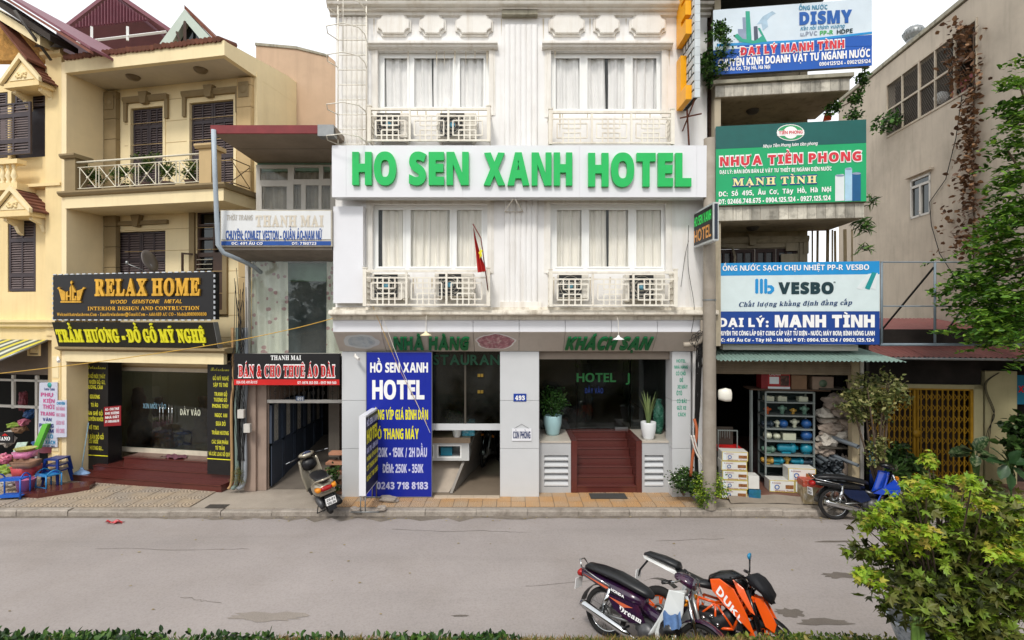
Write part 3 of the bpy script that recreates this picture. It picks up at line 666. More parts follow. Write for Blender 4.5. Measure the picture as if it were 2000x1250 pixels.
# ---- sign board with raised letters
sg = Thing('hotel_sign', 'long white hotel sign with big green raised letters', 'sign', base=(.2, 10.05, 6.1))
x = [648, 676, 904, 1132, 1361, 1393]; z0 = 3.75+.237*10.05; z1 = 3.75+.338*10.05
for a, c in zip(x, x[1:]): G().box((a-1000)*.01005+.0015, (c-1000)*.01005-.0015, 10.05, 10.06, z0, z1).to('panel', ACP, sg)
g = G(); g.box(-.352*10.05+.01, .393*10.05-.01, 10.061, 10.34, z0+.004, z1-.004); g.to('box_frame', ACPG, sg)
for a, c, yb, yt, t in [(690, 775, 360, 303, 'HO'), (800, 916, 360, 303, 'SEN'), (945, 1117, 361, 304, 'XANH'), (1148, 1348, 363, 305, 'HOTEL')]:
    text(sg, W, 10.05, a, c, yb, yt, t, GREEN, 'sans', .036, .08, raise_=.075, name='letter', each=True)
for x0 in (.05, -2.9, 3.5):
    pass
q = G(); q.tube([(.02, 10.1, 6.1), (-.15, 10.4, 5.92), (.22, 10.4, 5.92), (.06, 10.1, 6.1)], .012); q.to('bracket', RAIL, sg)
# ---- balconies with lattice railing
def balcony(bx, side, label, nm):
    x0, x1, z0, z1 = W.box(*bx, 10.06); th = Thing('window_railing', label, 'railing', base=((x0+x1)/2, 10.06, z0), group='white lattice railings under the hotel windows')
    y = 10.06; q = G(); r = .018
    q.box(x0, x1, y-.02, y+.03, z1-.045, z1); q.box(x0, x1, y-.015, y+.02, z0, z0+.035); q.box(x0+.05, x1-.05, y-.01, y+.01, z1-.17, z1-.14)
    q.box(x0, x0+.03, y, HU, z1-.045, z1-.001); q.box(x1-.03, x1, y, HU, z1-.045, z1-.001); q.box(x0, x0+.03, y, HU, z0, z0+.03); q.box(x1-.03, x1, y, HU, z0, z0+.03)
    q.to('rail', RAIL, th)
    for a in (x0, x1-.07): q = G(); q.box(a, a+.07, y-.025, y+.04, z0-.01, z1+.03); q.box(a-.01, a+.08, y-.035, y+.05, z1+.03, z1+.05); q.to('corner_post', RAIL, th)
    for sx in (x0+.01, x1-.03):
        q = G()
        for k in range(1, 7): q.box(sx, sx+.02, y+k*.062, y+k*.062+.015, z0+.03, z1-.05)
        for k in range(1, 5): q.box(sx, sx+.02, y, HU-.02, z0+k*.12, z0+k*.12+.014)
        q.to('side_lattice', RAIL, th)
    w = (x1-x0-.14)/3
    for k in range(3):
        a = x0+.07+k*w; q = G(); t = .013
        if k: q.box(a-.02, a+.02, y-.02, y+.02, z0, z1-.04)
        zt = z1-.155; zb = z0+.035; H = zt-zb; ox0, ox1 = a+w*.12, a+w*.88; oz0, oz1 = zb+H*.18, zb+H*.8
        def hb(xa, xb, z): q.box(xa, xb, y-.012, y+.012, z-t, z+t)
        def vb(xx, za, zb_): q.box(xx-t, xx+t, y-.0115, y+.0115, za, zb_)
        hb(ox0, ox1, oz0); hb(ox0, ox1, oz1); vb(ox0, oz0, oz1); vb(ox1, oz0, oz1)
        xs = [a+w*f for f in (.27, .41, .56, .71)]; m1 = zb+H*.4; m2 = zb+H*.6
        for i, xx in enumerate(xs): vb(xx, m2, zt); vb(xx, zb, m1)
        vb(xs[1], m1, m2); vb(xs[2], m1, m2); hb(xs[0], xs[3], m1); hb(xs[0], xs[3], m2)
        q.to('lattice_panel', RAIL, th)
    return x0, x1, z0, z1
bal = [balcony((718, 211, 958, 276), 0, 'lattice railing under the upper left hotel window, two air conditioners behind', 0), balcony((1072, 217, 1317, 281), 0, 'lattice railing under the upper right hotel window, nothing behind it', 0),
       balcony((709, 527, 957, 597), 0, 'lattice railing under the lower left hotel window with a red flag', 0), balcony((1072, 530, 1323, 598), 0, 'lattice railing under the lower right hotel window with rusty corners', 0)]
ACW = mat('aircon_casing', '#e3dfd6', .5, .05, 4, streak=.3, scol='#9b8b72'); ACD = mat('aircon_grille_dark', '#3a3b3d', .5, .1)
def aircon(px0, px1, py0, py1, label, first=[None]):
    x0, x1, z0, z1 = W.box(px0, py0, px1, py1, 10.16)
    th = Thing('air_conditioner', label, 'air conditioner', base=(x0, 10.16, z0), group='air conditioners on the hotel front'); w = x1-x0; h = z1-z0
    G().box(x0, x1, 10.18, 10.44, z0, z1).to('casing', ACW, th, bevel=.015)
    cx = x0+w*.4; cz = (z0+z1)/2; r = min(w*.37, h*.46)
    q = G(); q.box(cx-r, cx+r, 10.165, 10.179, cz-r, cz+r); q.to('fan_opening', ACD, th)
    q = G()
    for k in range(1, 4): q.torus((cx, 10.155, cz), r*k/3.3, .004, 20, 4)
    for k in range(7): q.box(cx-r, cx+r, 10.152, 10.158, cz-r+2*r*k/6-.003, cz-r+2*r*k/6+.003)
    q.to('grille', RAIL, th)
    q = G(); q.lathe([(.001, -.002), (.055, 0), (.055, .01)], (cx, 10.142, cz), 16, 'y'); q.to('badge', mat('aircon_badge', '#6fb3cf', .4, .3, 30), th)
    q = G(); q.box(x0+.05, x0+.09, 10.2, HU-.002, z0-.03, z0-.002); q.box(x1-.09, x1-.05, 10.2, HU-.002, z0-.03, z0-.002); q.to('bracket', RAIL, th)
aircon(733, 797, 219, 268, 'air conditioner at the left end behind the upper left railing'); aircon(852, 930, 219, 270, 'air conditioner right of the centre behind the upper left railing')
aircon(726, 795, 534, 583, 'air conditioner at the left end behind the railing with the flag'); aircon(848, 925, 533, 580, 'air conditioner with round badge next to the red flag')
aircon(1090, 1150, 535, 583, 'air conditioner at the left end behind the lower right railing'); aircon(1222, 1300, 535, 586, 'air conditioner at the right end behind the lower right railing')
# ---- rain and rust streaks on the facade
SK = mat('rain_streak', '#c9bfac', .8, .2, 8, streak=.5, scol='#9a8664'); rg = random.Random(12)
g = G()
for (xa, xb, zt, n_) in ((-2.95, -.45, 8.0, 9), (.75, 3.3, 8.0, 7), (-2.95, -.4, 3.98+.62, 12), (.75, 3.4, 4.6, 12), (-3.5, 3.9, 9.9, 26), (-3.0, 3.4, 9.28, 12)):
    for k in range(n_):
        x = rg.uniform(xa, xb); w = rg.uniform(.008, .022); l = rg.uniform(.12, .5); y = HU-.0015-.0001*k
        g.add([(x-w, y, zt), (x+w, y, zt), (x+w*.5, y, zt-l*.6), (x, y, zt-l), (x-w*.6, y, zt-l*.5)], [(0, 1, 2, 3, 4)])
g.to('rain_streak', SK, hot)['kind'] = 'stuff'
# ---- flag
fl = Thing('flag', 'small red flag with a yellow star hanging from a pole on the lower left railing', 'flag', base=(-.53, 9.95, 4.6))
q = G(); q.tube([(-.47, 10.02, 4.3), (-.60, 9.9, 5.3), (-.745, 9.75, 5.55)], .012); q.to('pole', mat('flag_pole', '#7b3a30', .5), fl)
REDF = mat('red_flag_cloth', '#b5231f', .8, .1, 5)
fp = [((-.745, 5.50), (-.735, 5.49)), ((-.73, 5.3), (-.685, 5.27)), ((-.70, 5.05), (-.61, 5.0)), ((-.68, 4.8), (-.54, 4.8)), ((-.66, 4.63), (-.50, 4.66))]
def fl_at(u, v):
    k = min(3, int(v*4)); f = v*4-k; a = Vector(fp[k][0]).lerp(Vector(fp[k+1][0]), f); b = Vector(fp[k][1]).lerp(Vector(fp[k+1][1]), f); p = a.lerp(b, u); return (p.x, 9.83+.05*math.sin(u*16+v*2), p.y)
q = G(); q.grid(fl_at, 14, 16); q.to('cloth', REDF, fl)
q = G(); pts = []
for k in range(10): a = R(90+36*k+15); r = (.085, .038)[k % 2]; pts.append((-.60+r*.55*math.cos(a), 9.79, 5.0+r*1.5*math.sin(a)))
q.add(pts, [tuple(range(10))]); q.to('star', YEL, fl)
# ---- ladder with safety hoops
ld = Thing('ladder', 'rusty white caged ladder on the left edge of the hotel', 'ladder', base=(-3.2, 10.3, 7.1))
q = G(); 
for xx in (-3.5, -2.93): q.tube([(xx, 10.3, 7.1), (xx, 10.3, 10.6)], .014)
q.to('rail', RAIL, ld)
for k in range(11):
    z = 7.25+k*.3; G().tube([(-3.5, 10.3, z), (-2.93, 10.3, z)], .010).to('rung', RAIL, ld)
for z in (7.25, 7.85, 8.8, 9.35, 9.85):
    G().tube([(-3.5, 10.3, z), (-3.62, 10.05, z), (-3.55, 9.8, z), (-3.2, 9.7, z), (-2.95, 9.85, z), (-2.9, 10.1, z), (-2.93, 10.3, z)], .010).to('hoop', RAIL, ld)
q = G(); q.tube([(-3.2, 9.7, 8.8), (-3.2, 9.7, 10.6)], .008); q.to('cage_bar', RAIL, ld)
# ---- vertical EL sign
YELP = mat('yellow_acrylic', '#f2a900', .35, .05, 3)
vs_ = Thing('vertical_sign', 'tall projecting sign with thick yellow letters facing left', 'sign', base=(3.5, 9.8, 7.9))
TLM = mat('pale_sign_tile', '#c4ccd0', .4, .1, 3, rnd=.08)
q = G(); q.box(3.49, 3.56, 9.80, 10.44, 7.98, 11.4); q.to('core', DARK, vs_)
zz = 7.97; i = 0
while zz < 11.3:
    q = G(); q.box(3.485, 3.585, 9.755, 9.795, zz, zz+.155); q.to('edge_tile', TLM, vs_)
    for y0 in (9.8, 9.96, 10.12, 10.28):
        oz = (i % 2)*.05
        q = G(); q.box(3.475, 3.489, y0+.004, y0+.15-oz, zz+.02, zz+.14); q.to('side_tile', TLM, vs_)
    zz += .16; i += 1
for ch, zb in (('L', 8.05), ('E', 9.32), ('T', 10.6)):
    gl = layout(ch, 'sans', .05); V, Fc, B = gl[0]; X1 = max(v[0] for v in V)
    P = lambda v, dd: ((3.36 if dd < 10 else 3.474), 10.46-(v[0]/X1)*.56, zb+v[1]/.7*.86)
    q = G(); n = len(V); q.add([P(v, 0) for v in V]+[P(v, 20) for v in V], Fc+[(b, a, a+n, b+n) for a, b in B]); nomerge(q, 'letter', YELP, vs_)
q = G(); q.tube([(3.52, 9.85, 7.97), (3.5, 10.5, 7.6)], .015); q.tube([(3.52, 10.3, 7.95), (3.6, 10.4, 7.2)], .018); q.tube([(3.4, 10.35, 7.8), (3.7, 10.0, 7.75)], .015); q.to('bracket', mat('rusty_steel', '#6b3a26', .8, .3, 8), vs_)
# ---- small led sign
ls = Thing('led_sign', 'small slanted-looking box sign with green and orange lettering on the hotel corner', 'sign', base=(3.75, 9.6, 5.2))
q = G(); q.box(3.715, 3.815, 9.45, 10.44, 5.19, 5.90); q.to('case', mat('pale_grey_case', '#c5c9c9', .4), ls)
q = G(); q.box(3.705, 3.714, 9.49, 10.42, 5.23, 5.86); q.to('screen', BLACKF, ls); q = G(); q.box(3.735, 3.795, 9.442, 9.449, 5.22, 5.87); q.to('end_panel', mat('dark_blue_panel', '#232b3a', .3), ls)
def side_text(th, X, ya, yb, z0, z1, t, m, st='sans', w=0.0):
    gl = layout(t, st, w); X0 = min(v[0] for g_ in gl for v in g_[0]); X1 = max(v[0] for g_ in gl for v in g_[0])
    emit_letters(gl, lambda v, dd: (X-.004, ya+(yb-ya)*(v[0]-X0)/(X1-X0), z0+(z1-z0)*v[1]/.7), 0, 0, 0, m, th, 'lettering', False)
side_text(ls, 3.705, 10.40, 9.52, 5.60, 5.78, 'HO SEN XANH', mat('led_green', '#2fd05a', .4, emit=.25)); side_text(ls, 3.705, 10.40, 9.52, 5.29, 5.52, 'HOTEL', mat('led_orange', '#c98a3d', .4, emit=.15), 'thin', .02)
# ---- blue banner
bn = Thing('banner', 'tall royal blue room price banner with white and yellow text', 'banner', base=(-2.36, 10.69, .0))
x0, x1, z0, z1 = W.box(716, 688, 843, 971, 10.69); q = G(); q.box(x0, x1, 10.69, 10.72, max(z0, .03), z1); q.to('sheet', mat('royal_blue_vinyl', '#14279a', .4, .05, 2), bn)
q = G(); q.walls(x0-.012, x1+.012, max(z0, .03)-.01, z1+.01, 10.685, 10.73, [(x0, x1, max(z0, .03), z1)]); q.to('frame', GREY, bn)
LIL = mat('pale_lilac_letter', '#c6c9ea', .5)
for a, c, yb, yt, t, m in [(723, 836, 727, 709, 'HỒ SEN XANH', WLET), (727, 829, 779, 744, 'HOTEL', WLET), (720, 836, 819, 801, 'PHÒNG VÍP GIÁ BÌNH DÂN', YEL), (730, 818, 857, 838, 'CÓ THANG MÁY', YEL), (735, 834, 892, 875, '120K - 150K / 2H ĐẦU', LIL), (747, 827, 923, 907, 'ĐÊM: 250K - 350K', LIL), (736, 836, 955, 942, '0243 718 8183', LIL)]:
    text(bn, W, 10.69, a, c, yb, yt, t, m, 'sans', .02, .05)
# ---- plaques
NB = mat('enamel_blue', '#1f3f95', .3)
pq = Thing('number_plate', 'small blue house number 493 on the middle pillar', 'house number', base=(.16, 10.74, 2.1)); x0, x1, z0, z1 = W.box(1003, 769, 1028, 784, 10.735)
G().box(x0, x1, 10.735, 10.748, z0, z1).to('plate', NB, pq); text(pq, W, 10.735, 1006, 1025, 781, 773, '493', WLET, 'serif', .03)
pq = Thing('vacancy_card', 'white card reading that rooms are free hung on the middle pillar', 'notice', base=(.2, 10.735, 1.2)); x0, x1, z0, z1 = W.box(1000, 837, 1038, 861, 10.73)
G().box(x0, x1, 10.73, 10.74, z0, z1).to('card', ACP, pq); text(pq, W, 10.73, 1002, 1036, 856, 843, 'CÒN PHÒNG', mat('navy_letter', '#20305f', .5), 'sans', .02)
q = G(); q.tube([(x0+.05, 10.738, z1), (.2, 10.738, z1+.09), (x1-.05, 10.738, z1)], .003, 4); q.to('string', WIRE, pq)
# ---- pendant lamps
for px, py, m in ((832, 652, 'cream'), (1208, 660, 'white')):
    X = (px-1000)*.0101; z = 3.75-(py-622)*.0101; th = Thing('pendant_lamp', {'cream': 'cream shade lamp hanging before the left green word', 'white': 'white shade lamp hanging before the right green word'}[m], 'lamp', base=(X, 10.1, z), group='lamps hanging over the hotel front')
    q = G(); q.lathe([(.02, .05), (.03, .02), (.10, -.02), (.115, -.03), (.11, -.035), (.0, -.01)], (X, 10.1, z), 18); q.to('shade', mat(m+'_lamp_shade', '#f0e2b8' if m == 'cream' else '#eeeeee', .5), th)
    q = G(); q.tube([(X, 10.1, z+.05), (X, 10.12, z+.32), (X, 10.45, z+.62)], .005, 5); q.to('cord', RAIL, th)
# ---- pots and plants of the entrance
LEAFG = leafmat('deep_green_leaf', ['#16280f', '#23401a', '#2f5a22', '#47732c']); LEAFS = leafmat('snake_leaf', ['#3d5230', '#66784a', '#8e9a63'], trans=.1)
PW = mat('white_glazed_pot', '#e2e5e6', .25, .03, 3, spec=.6); PT = mat('pale_teal_pot', '#a3c6cb', .3, .05, 3)
def pot(name, label, X, Y, z, r, h, m, prof=None, group='glazed pots at the hotel entrance'):
    th = Thing(name, label, 'potted plant', base=(X, Y, z), group=group); q = G()
    q.lathe(prof or [(.001, 0), (r*.62, 0), (r*.72, h*.1), (r*.97, h*.6), (r, h*.97), (r*.98, h), (r*.9, h), (r*.88, h*.9), (.001, h*.9)], (X, Y, z), 24); q.to('pot', m, th); return th
t1 = pot('potted_plant', 'bushy green plant in a pale teal pot left of the entrance stair', .92, 11.6, ZP+.04, .21, .44, PT)
pp = blob(1500, (.95, 11.6, ZP+.78), (.36, .3, .34), 3, .2, 60, .1); foliage('foliage', pp, .055, LEAFG, t1, seed=2)
q = G()
for k in range(16): a = random.uniform(0, 6.28); q.tube([(.92, 11.6, ZP+.42), (.95+.15*math.cos(a), 11.6+.15*math.sin(a), ZP+.7), (.95+.3*math.cos(a), 11.6+.25*math.sin(a), ZP+1.0)], .006, 4)
q.to('stem', mat('green_stem', '#3a5426', .6), t1)
t2 = pot('potted_plant', 'tall striped snake plant in a white ribbed pot right of the stair', 2.97, 11.15, ZP+.04, .165, .38, PW)
def blade_plant(th, X, Y, z, n, h, sp, m, w=.03, sd=1, name='leaf'):
    rg = random.Random(sd)
    for k in range(n):
        a = rg.uniform(0, 6.28); l = h*rg.uniform(.55, 1.1); lean = rg.uniform(.0, sp); q = G(); c, s_ = math.cos(a), math.sin(a)
        def f(u, v): r_ = .05*rg.random()*0+.04+lean*v*v*l; ww = w*(math.sin(math.pi*(.12+.88*v))**.6)*(1-.3*v); return (X+c*r_-s_*(u-.5)*2*ww, Y+s_*r_*.8+c*(u-.5)*2*ww, z+l*v-lean*v*v*l*.25+.008*abs(u-.5))
        q.grid(f, 2, 7); q.to(name, m, th)
blade_plant(t2, 2.97, 11.15, ZP+.36, 26, .72, .35, LEAFS, .026, 4)
t3 = pot('potted_plant', 'small leafy plant in a plain white pot on the counter', -1.22, 11.35, 1.125, .115, .33, PW)
foliage('foliage', blob(260, (-1.22, 11.35, 1.58), (.26, .2, .17), 5, .2, 14, .1), .1, LEAFG, t3, seed=4)
q = G(); q.lathe([(.001, 0), (.08, 0), (.1, .1), (.125, .35), (.11, .6), (.06, .7), (.08, .78)], (3.35, 11.7, ZP+.045), 20); q.top('vase', mat('green_glazed_vase', '#2c5d4c', .2, .5, 12, patch=.6, pcol='#7fb0a0', pscale=16), 'tall dark green porcelain vase in the right corner of the entrance', 'vase')
x0, y0 = W.ground(1150, 964, .02); x1, y1 = W.ground(1224, 974, .02)
q = G(); q.box(x0, x1+.02, y1, y0, .018, .03); q.top('door_mat', mat('charcoal_mat', '#454442', .95, .15, 30), 'dark grey door mat before the granite stair', 'door mat')
# ---- sandwich stand
sd_ = Thing('stand_sign', 'narrow white framed stand sign set side-on at the kerb before the banner', 'sign', base=(-2.85, 10.0, 0))
sx, ya, yb_ = -2.80, 9.8, 10.72
q = G(); q.box(sx-.13, sx, ya, ya+.012, .35, 1.88); q.box(sx-.13, sx-.01, ya+.012, yb_, 1.84, 1.88); q.box(sx-.13, sx-.01, ya+.012, yb_, .35, .38); q.box(sx-.13, sx-.01, yb_-.02, yb_, .38, 1.84); q.to('frame', ACP, sd_)
q = G(); q.box(sx-.010, sx-.001, ya+.013, yb_, .38, 1.84); q.to('board', mat('dark_navy_board', '#17182c', .5), sd_)
def rt(z0, z1, t, m, y0=9.86, y1=10.68, w=.02):
    gl = layout(t, 'sans', w, .05); X0 = min(v[0] for g_ in gl for v in g_[0]); X1 = max(v[0] for g_ in gl for v in g_[0])
    emit_letters(gl, lambda v, dd: (sx+.004, y0+(y1-y0)*(v[0]-X0)/(X1-X0), z0+(z1-z0)*v[1]/.7), 0, 0, 0, m, sd_, 'lettering', False)
rt(1.66, 1.78, 'HỒ SEN XANH', LIL); rt(1.33, 1.58, 'HOTEL', YEL, w=.03); rt(1.14, 1.24, 'BÁN TRÚ - BÌNH DÂN', LIL); rt(.98, 1.07, 'PHÒNG VÍP GIÁ RẺ', YEL); rt(.8, .9, 'CÓ THANG MÁY', YEL); rt(.6, .7, '0243 718 8183', YEL)
q = G()
for yy in (9.84, 10.66):
    for xx in (sx-.11, sx-.02): G().tube([(xx, yy, .35), (xx, yy, .03)], .012).to('leg', GREY, sd_)
    G().tube([(sx-.3, yy, .03), (sx+.25, yy, .03)], .014).to('foot_bar', GREY, sd_)
ROCK = mat('rubble_stone', '#9a9188', .95, .15, 8, bump=.25, bscale=30)
def rock(X, Y, z, a, b, c, label, sd):
    bm = bmesh.new(); bmesh.ops.create_icosphere(bm, subdivisions=3, radius=1); rg = random.Random(sd); o1 = [rg.uniform(0, 9) for _ in range(3)]
    from mathutils import noise
    for v in bm.verts:
        k = .85+.35*noise.noise(v.co*1.2+Vector(o1)); p = v.co.copy(); mx = max(abs(p.x), abs(p.y), abs(p.z)); p = p.lerp(p/mx*.8, .7)*k; v.co = (p.x*a, p.y*b, p.z*c+c*.7)
    me = bpy.data.meshes.new('stone'); bm.to_mesh(me); bm.free(); me.materials.append(ROCK); o = bpy.data.objects.new('stone', me); COL.objects.link(o); o.location = (X, Y, z); o.rotation_euler = (0, 0, rg.uniform(-.4, .4)); o['label'] = label; o['category'] = 'stone'; o['group'] = 'stones around the stand sign'
rock(-2.52, 10.45, .01, .25, .12, .07, 'long grey stone block before the bottom of the blue banner', 1); rock(-3.05, 10.0, .0, .16, .09, .04, 'flat broken slab on the left foot of the stand sign', 2); rock(-2.55, 10.0, .0, .12, .07, .06, 'rough stone on the right foot of the stand sign', 3); rock(-3.08, 10.55, .01, .06, .05, .08, 'small upright brick behind the stand sign', 4)

# ================================================================ the bank the photograph is taken from, and what the glass mirrors
VERG = mat('verge_soil', '#5c4c35', .95, .3, 3, bump=.2, patch=.5, pcol='#4a5226', pscale=4)
def bank(Y):
    pts = [(-60, 3.2), (-14, 2.6), (-6, 2.1), (2.2, 2.0), (3.2, 1.5), (4.0, 1.08), (4.45, .91), (4.75, .76), (5.15, .1), (5.35, -.14)]
    for (a, za), (b, zb) in zip(pts, pts[1:]):
        if a <= Y <= b: return za+(zb-za)*(Y-a)/(b-a)
    return -.14
ys = [-60, -30, -14, -8, -3, 0, 1.5, 2.2, 2.7, 3.2, 3.6, 4.0, 4.25, 4.45, 4.6, 4.75, 4.95, 5.15, 5.35]
g = G(); nx_ = 160; g.add([(-40+80*i/nx_, y, bank(y)+.03*math.sin(i*1.7)*math.sin(y*5+i*.6)*(1 if y < 5.2 else .2)) for y in ys for i in range(nx_+1)], [(j*(nx_+1)+i, j*(nx_+1)+i+1, (j+1)*(nx_+1)+i+1, (j+1)*(nx_+1)+i) for j in range(len(ys)-1) for i in range(nx_)], True); struct(g, 'grass_bank', VERG)
# ================================================================ middle house (491)
H2 = 11.2; H2U = 11.62
h491 = Thing('narrow_house', 'narrow house between the cream house and the hotel with curtained glass bay', 'house', base=(-4.7, H2, 0))
PINK = mat('aged_pink_plaster', '#a08c7f', .85, .1, 3, streak=.3, scol='#6c5d52', patch=.2, pcol='#837266'); GCON = mat('grey_concrete', '#8f877d', .9, .12, 3, streak=.4, scol='#55504a', patch=.3, pcol='#6e675f', bump=.05)
AGREEN = mat('pale_green_paint', '#86a794', .7, .1, 4, streak=.3, scol='#5f6f62'); ALW = mat('aged_white_frame', '#c7c3bb', .5, .06, 5, streak=.2, scol='#8b8275')
XL2, XR2 = -5.83, -3.64
g = G(); g.box(XL2+.02, XR2, H2U+.06, H2U+.2, 4.6, 5.3); g.box(XL2+.02, XR2, H2U+.06, H2U+.2, 7.12, 7.3); g.to('upper_wall', AGREEN, h491)
# upper window: two rows of panes
hs_ = [W.box(a, b, c, d, H2U) for a, b, c, d in ((508, 329, 562, 352), (574, 327, 623, 350), (631, 325, 645, 349), (511, 364, 560, 408), (573, 360, 588, 408), (597, 362, 622, 408), (628, 362, 645, 408))]
q = G(); x0, x1, z0, z1 = W.box(500, 322, 655, 412, H2U); z0 = 5.2
q.walls(x0, x1, z0, z1, H2U, H2U+.06, [(a, b, max(c, z0+.05) if d < 6.7 else c, d) for a, b, c, d in hs_]); wn_ = q.to('window', ALW, h491)
for a, b, c, d in hs_: G().box(a-.01, b+.01, H2U+.02, H2U+.026, c-.25 if d < 6.7 else c-.01, d+.01).to('pane', GLS, h491, wn_)
G().grid(lambda u, v: (x0+(x1-x0)*u, H2U+.2+.03*math.sin(u*60), z0+(z1-z0)*v), 60, 3).to('curtain', mat('beige_curtain', '#a39c8c', .9, .1), h491, wn_)
# roof slab over the top
g = G(); g.prof([(9.98, 7.36), (9.98, 7.46), (11.7, 7.46), (11.7, 7.30)], XL2, -3.42); g.to('roof_slab', mat('old_fibre_ceiling', '#93877a', .9, .1, 2, patch=.4, pcol='#6f655a'), h491)
g = G(); g.prof([(9.93, 7.34), (9.93, 7.50), (9.975, 7.50), (9.975, 7.34)], XL2-.02, -3.75); g.to('gutter_board', mat('dull_red_board', '#7c2e31', .6, .15, 5), h491)
g = G(); g.box(-3.76, -3.45, 9.9, 10.1, 7.28, 7.50); g.to('gutter_outlet', GREY, h491)
g = G(); g.box(XL2+.01, -3.44, 10.8, 10.83, 7.325, 7.35); g.to('joist', GCON, h491)
# ledge under the sign, glass bay
g = G(); g.prof([(10.3, 5.13), (10.3, 5.2), (H2U, 5.2), (H2U, 5.0), (11.25, 5.0)], XL2, -3.62); g.to('ledge', GCON, h491)
g = G(); z0, z1 = 3.75-.068*H2, 3.75+.117*H2; q = G(); q.box(XL2, XL2+.07, H2-.02, H2+.1, z0, z1); q.box(XL2, -3.62, H2-.02, H2+.1, z1-.03, z1+.02); q.box(-3.66, -3.60, H2-.02, H2+.1, z0, z1); q.box(XL2, -3.6, H2-.02, H2+.1, z0-.06, z0); q.to('bay_frame', ALW, h491)
BGL = glass('bay_glass', '#f4f7f5', .05, dirt=.06)
for a, b in ((XL2+.08, -4.62), (-4.615, -3.66)): G().box(a, b, H2+.03, H2+.04, z0, z1-.03).to('glass_panel', BGL, h491)
G().box(XL2+.02, -3.6, 13.0, 13.1, 2.6, 5.2).to('room_wall', mat('blue_grey_room', '#66757d', .9, .2), h491)
def dotcurt(name, c1, c2):
    m = mat(name, c1, .9, .05, 3); m = m.copy(); m.name = name+'_spots'; t = m.node_tree; L = t.links.new; b = t.nodes['Principled BSDF']; src = b.inputs['Base Color'].links[0].from_socket
    v = nd(t, 'ShaderNodeTexVoronoi', Scale=5.5); g = t.nodes.new('ShaderNodeNewGeometry'); mp = t.nodes.new('ShaderNodeMapping'); mp.inputs['Scale'].default_value = (1, 0, 1); L(g.outputs['Position'], mp.inputs[0]); L(mp.outputs[0], v.inputs['Vector'])
    r = nd(t, 'ShaderNodeMapRange', From_Min=.24, From_Max=.27, To_Min=.8, To_Max=0.0); L(v.outputs['Distance'], r.inputs[0]); mx = t.nodes.new('ShaderNodeMix'); mx.data_type = 'RGBA'; L(r.outputs[0], mx.inputs['Factor']); L(src, mx.inputs['A']); mx.inputs['B'].default_value = (*hx(c2), 1); L(mx.outputs['Result'], b.inputs['Base Color']); return m
DC = dotcurt('sheer_curtain', '#e9e5da', '#c08c94')
for a, b in ((-5.75, -4.95), (-4.1, -3.66)): G().grid(lambda u, v: (a+(b-a)*(u if v > .3 else u), H2+.1+.04*math.sin(u*(b-a)*26+v), z0+(z1-z0)*v), 44, 6).to('curtain', DC, h491)
# pier, lintel bar, grille, folding gate
g = G(); g.box(-5.56, -5.36, H2-.03, H2+.25, 0, 2.45); g.box(-5.8, -5.56, H2-.1, H2+.2, 0, 2.6); g.to('pier', PINK, h491)
g = G(); g.box(-5.36, -3.55, H2, H2+.06, 1.90, 1.97); g.to('gate_beam', ALW, h491)
q = G()
for k in range(17):
    xx = -5.3+k*.105; q.tube([(xx, H2+.03, 1.97), (xx, H2+.03, 2.55)], .007, 4)
    if k % 2: q.torus((xx, H2+.03, 2.3), .045, .006, 12, 4); q.torus((xx, H2+.03, 2.12), .035, .006, 12, 4)
q.to('scroll_grille', mat('iron_grey', '#4c4743', .6), h491)
GATEB = mat('slate_blue_gate', '#3d4757', .5, .15, 5, patch=.3, pcol='#565a60')
LATT = mat('pale_gate_lattice', '#b0ada4', .6)
fold = [(-5.34, 11.25), (-5.33, 14.6)]
for k in range(5):
    y0 = 11.25+k*.62; xw = -5.33; x2 = -5.33+.02*(k % 2)
    q = G(); q.box(xw, xw+.035, y0, y0+.58, .06+.0, .95); q.walls(0, 0, 0, 0, 0, 0) if 0 else None
    q.box(xw, xw+.05, y0, y0+.04, .06, 1.88); q.box(xw, xw+.05, y0+.54, y0+.58, .06, 1.88); q.box(xw, xw+.05, y0, y0+.58, 1.84, 1.88); q.box(xw, xw+.05, y0, y0+.58, .95, 1.0); q.box(xw, xw+.02, y0+.04, y0+.18, 1.0, 1.84); q.box(xw, xw+.02, y0+.4, y0+.54, 1.0, 1.84)
    gt = q.to('gate_leaf', GATEB, h491)
    q = G(); 
    for j in range(7): q.torus((xw+.03, y0+.29, 1.06+j*.12), .055, .008, 4 if j % 2 else 8, 4, axis='x')
    q.box(xw+.005, xw+.012, y0+.18, y0+.4, 1.0, 1.84); q.to('lattice', LATT, h491, gt)
g = G(); g.box(-5.45, -5.34, 11.25, 17, 0, 2.5); g.box(-3.66, -3.58, 11.2, 17, 0, 3.3); g.to('passage_wall', PINK, h491)
g = G(); g.box(-4.62, -4.35, 12.9, 13.1, 0, 2.5); g.to('inner_post', GCON, h491)
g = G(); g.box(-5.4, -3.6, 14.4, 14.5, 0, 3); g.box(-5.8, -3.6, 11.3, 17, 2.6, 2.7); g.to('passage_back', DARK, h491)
g = G(); g.prof([(11.25, .01), (14.5, .5), (14.5, .3), (11.25, 0)], -5.34, -4.4); g.to('ramp', mat('dark_concrete', '#6b635a', .9, .15, 3), h491); g = G(); g.box(-5.4, -3.6, 11.3, 14.4, -.002, .008); g.to('passage_floor', mat('dark_concrete', '#6b635a'), h491)  # passage ramp and floor in a darker concrete tone
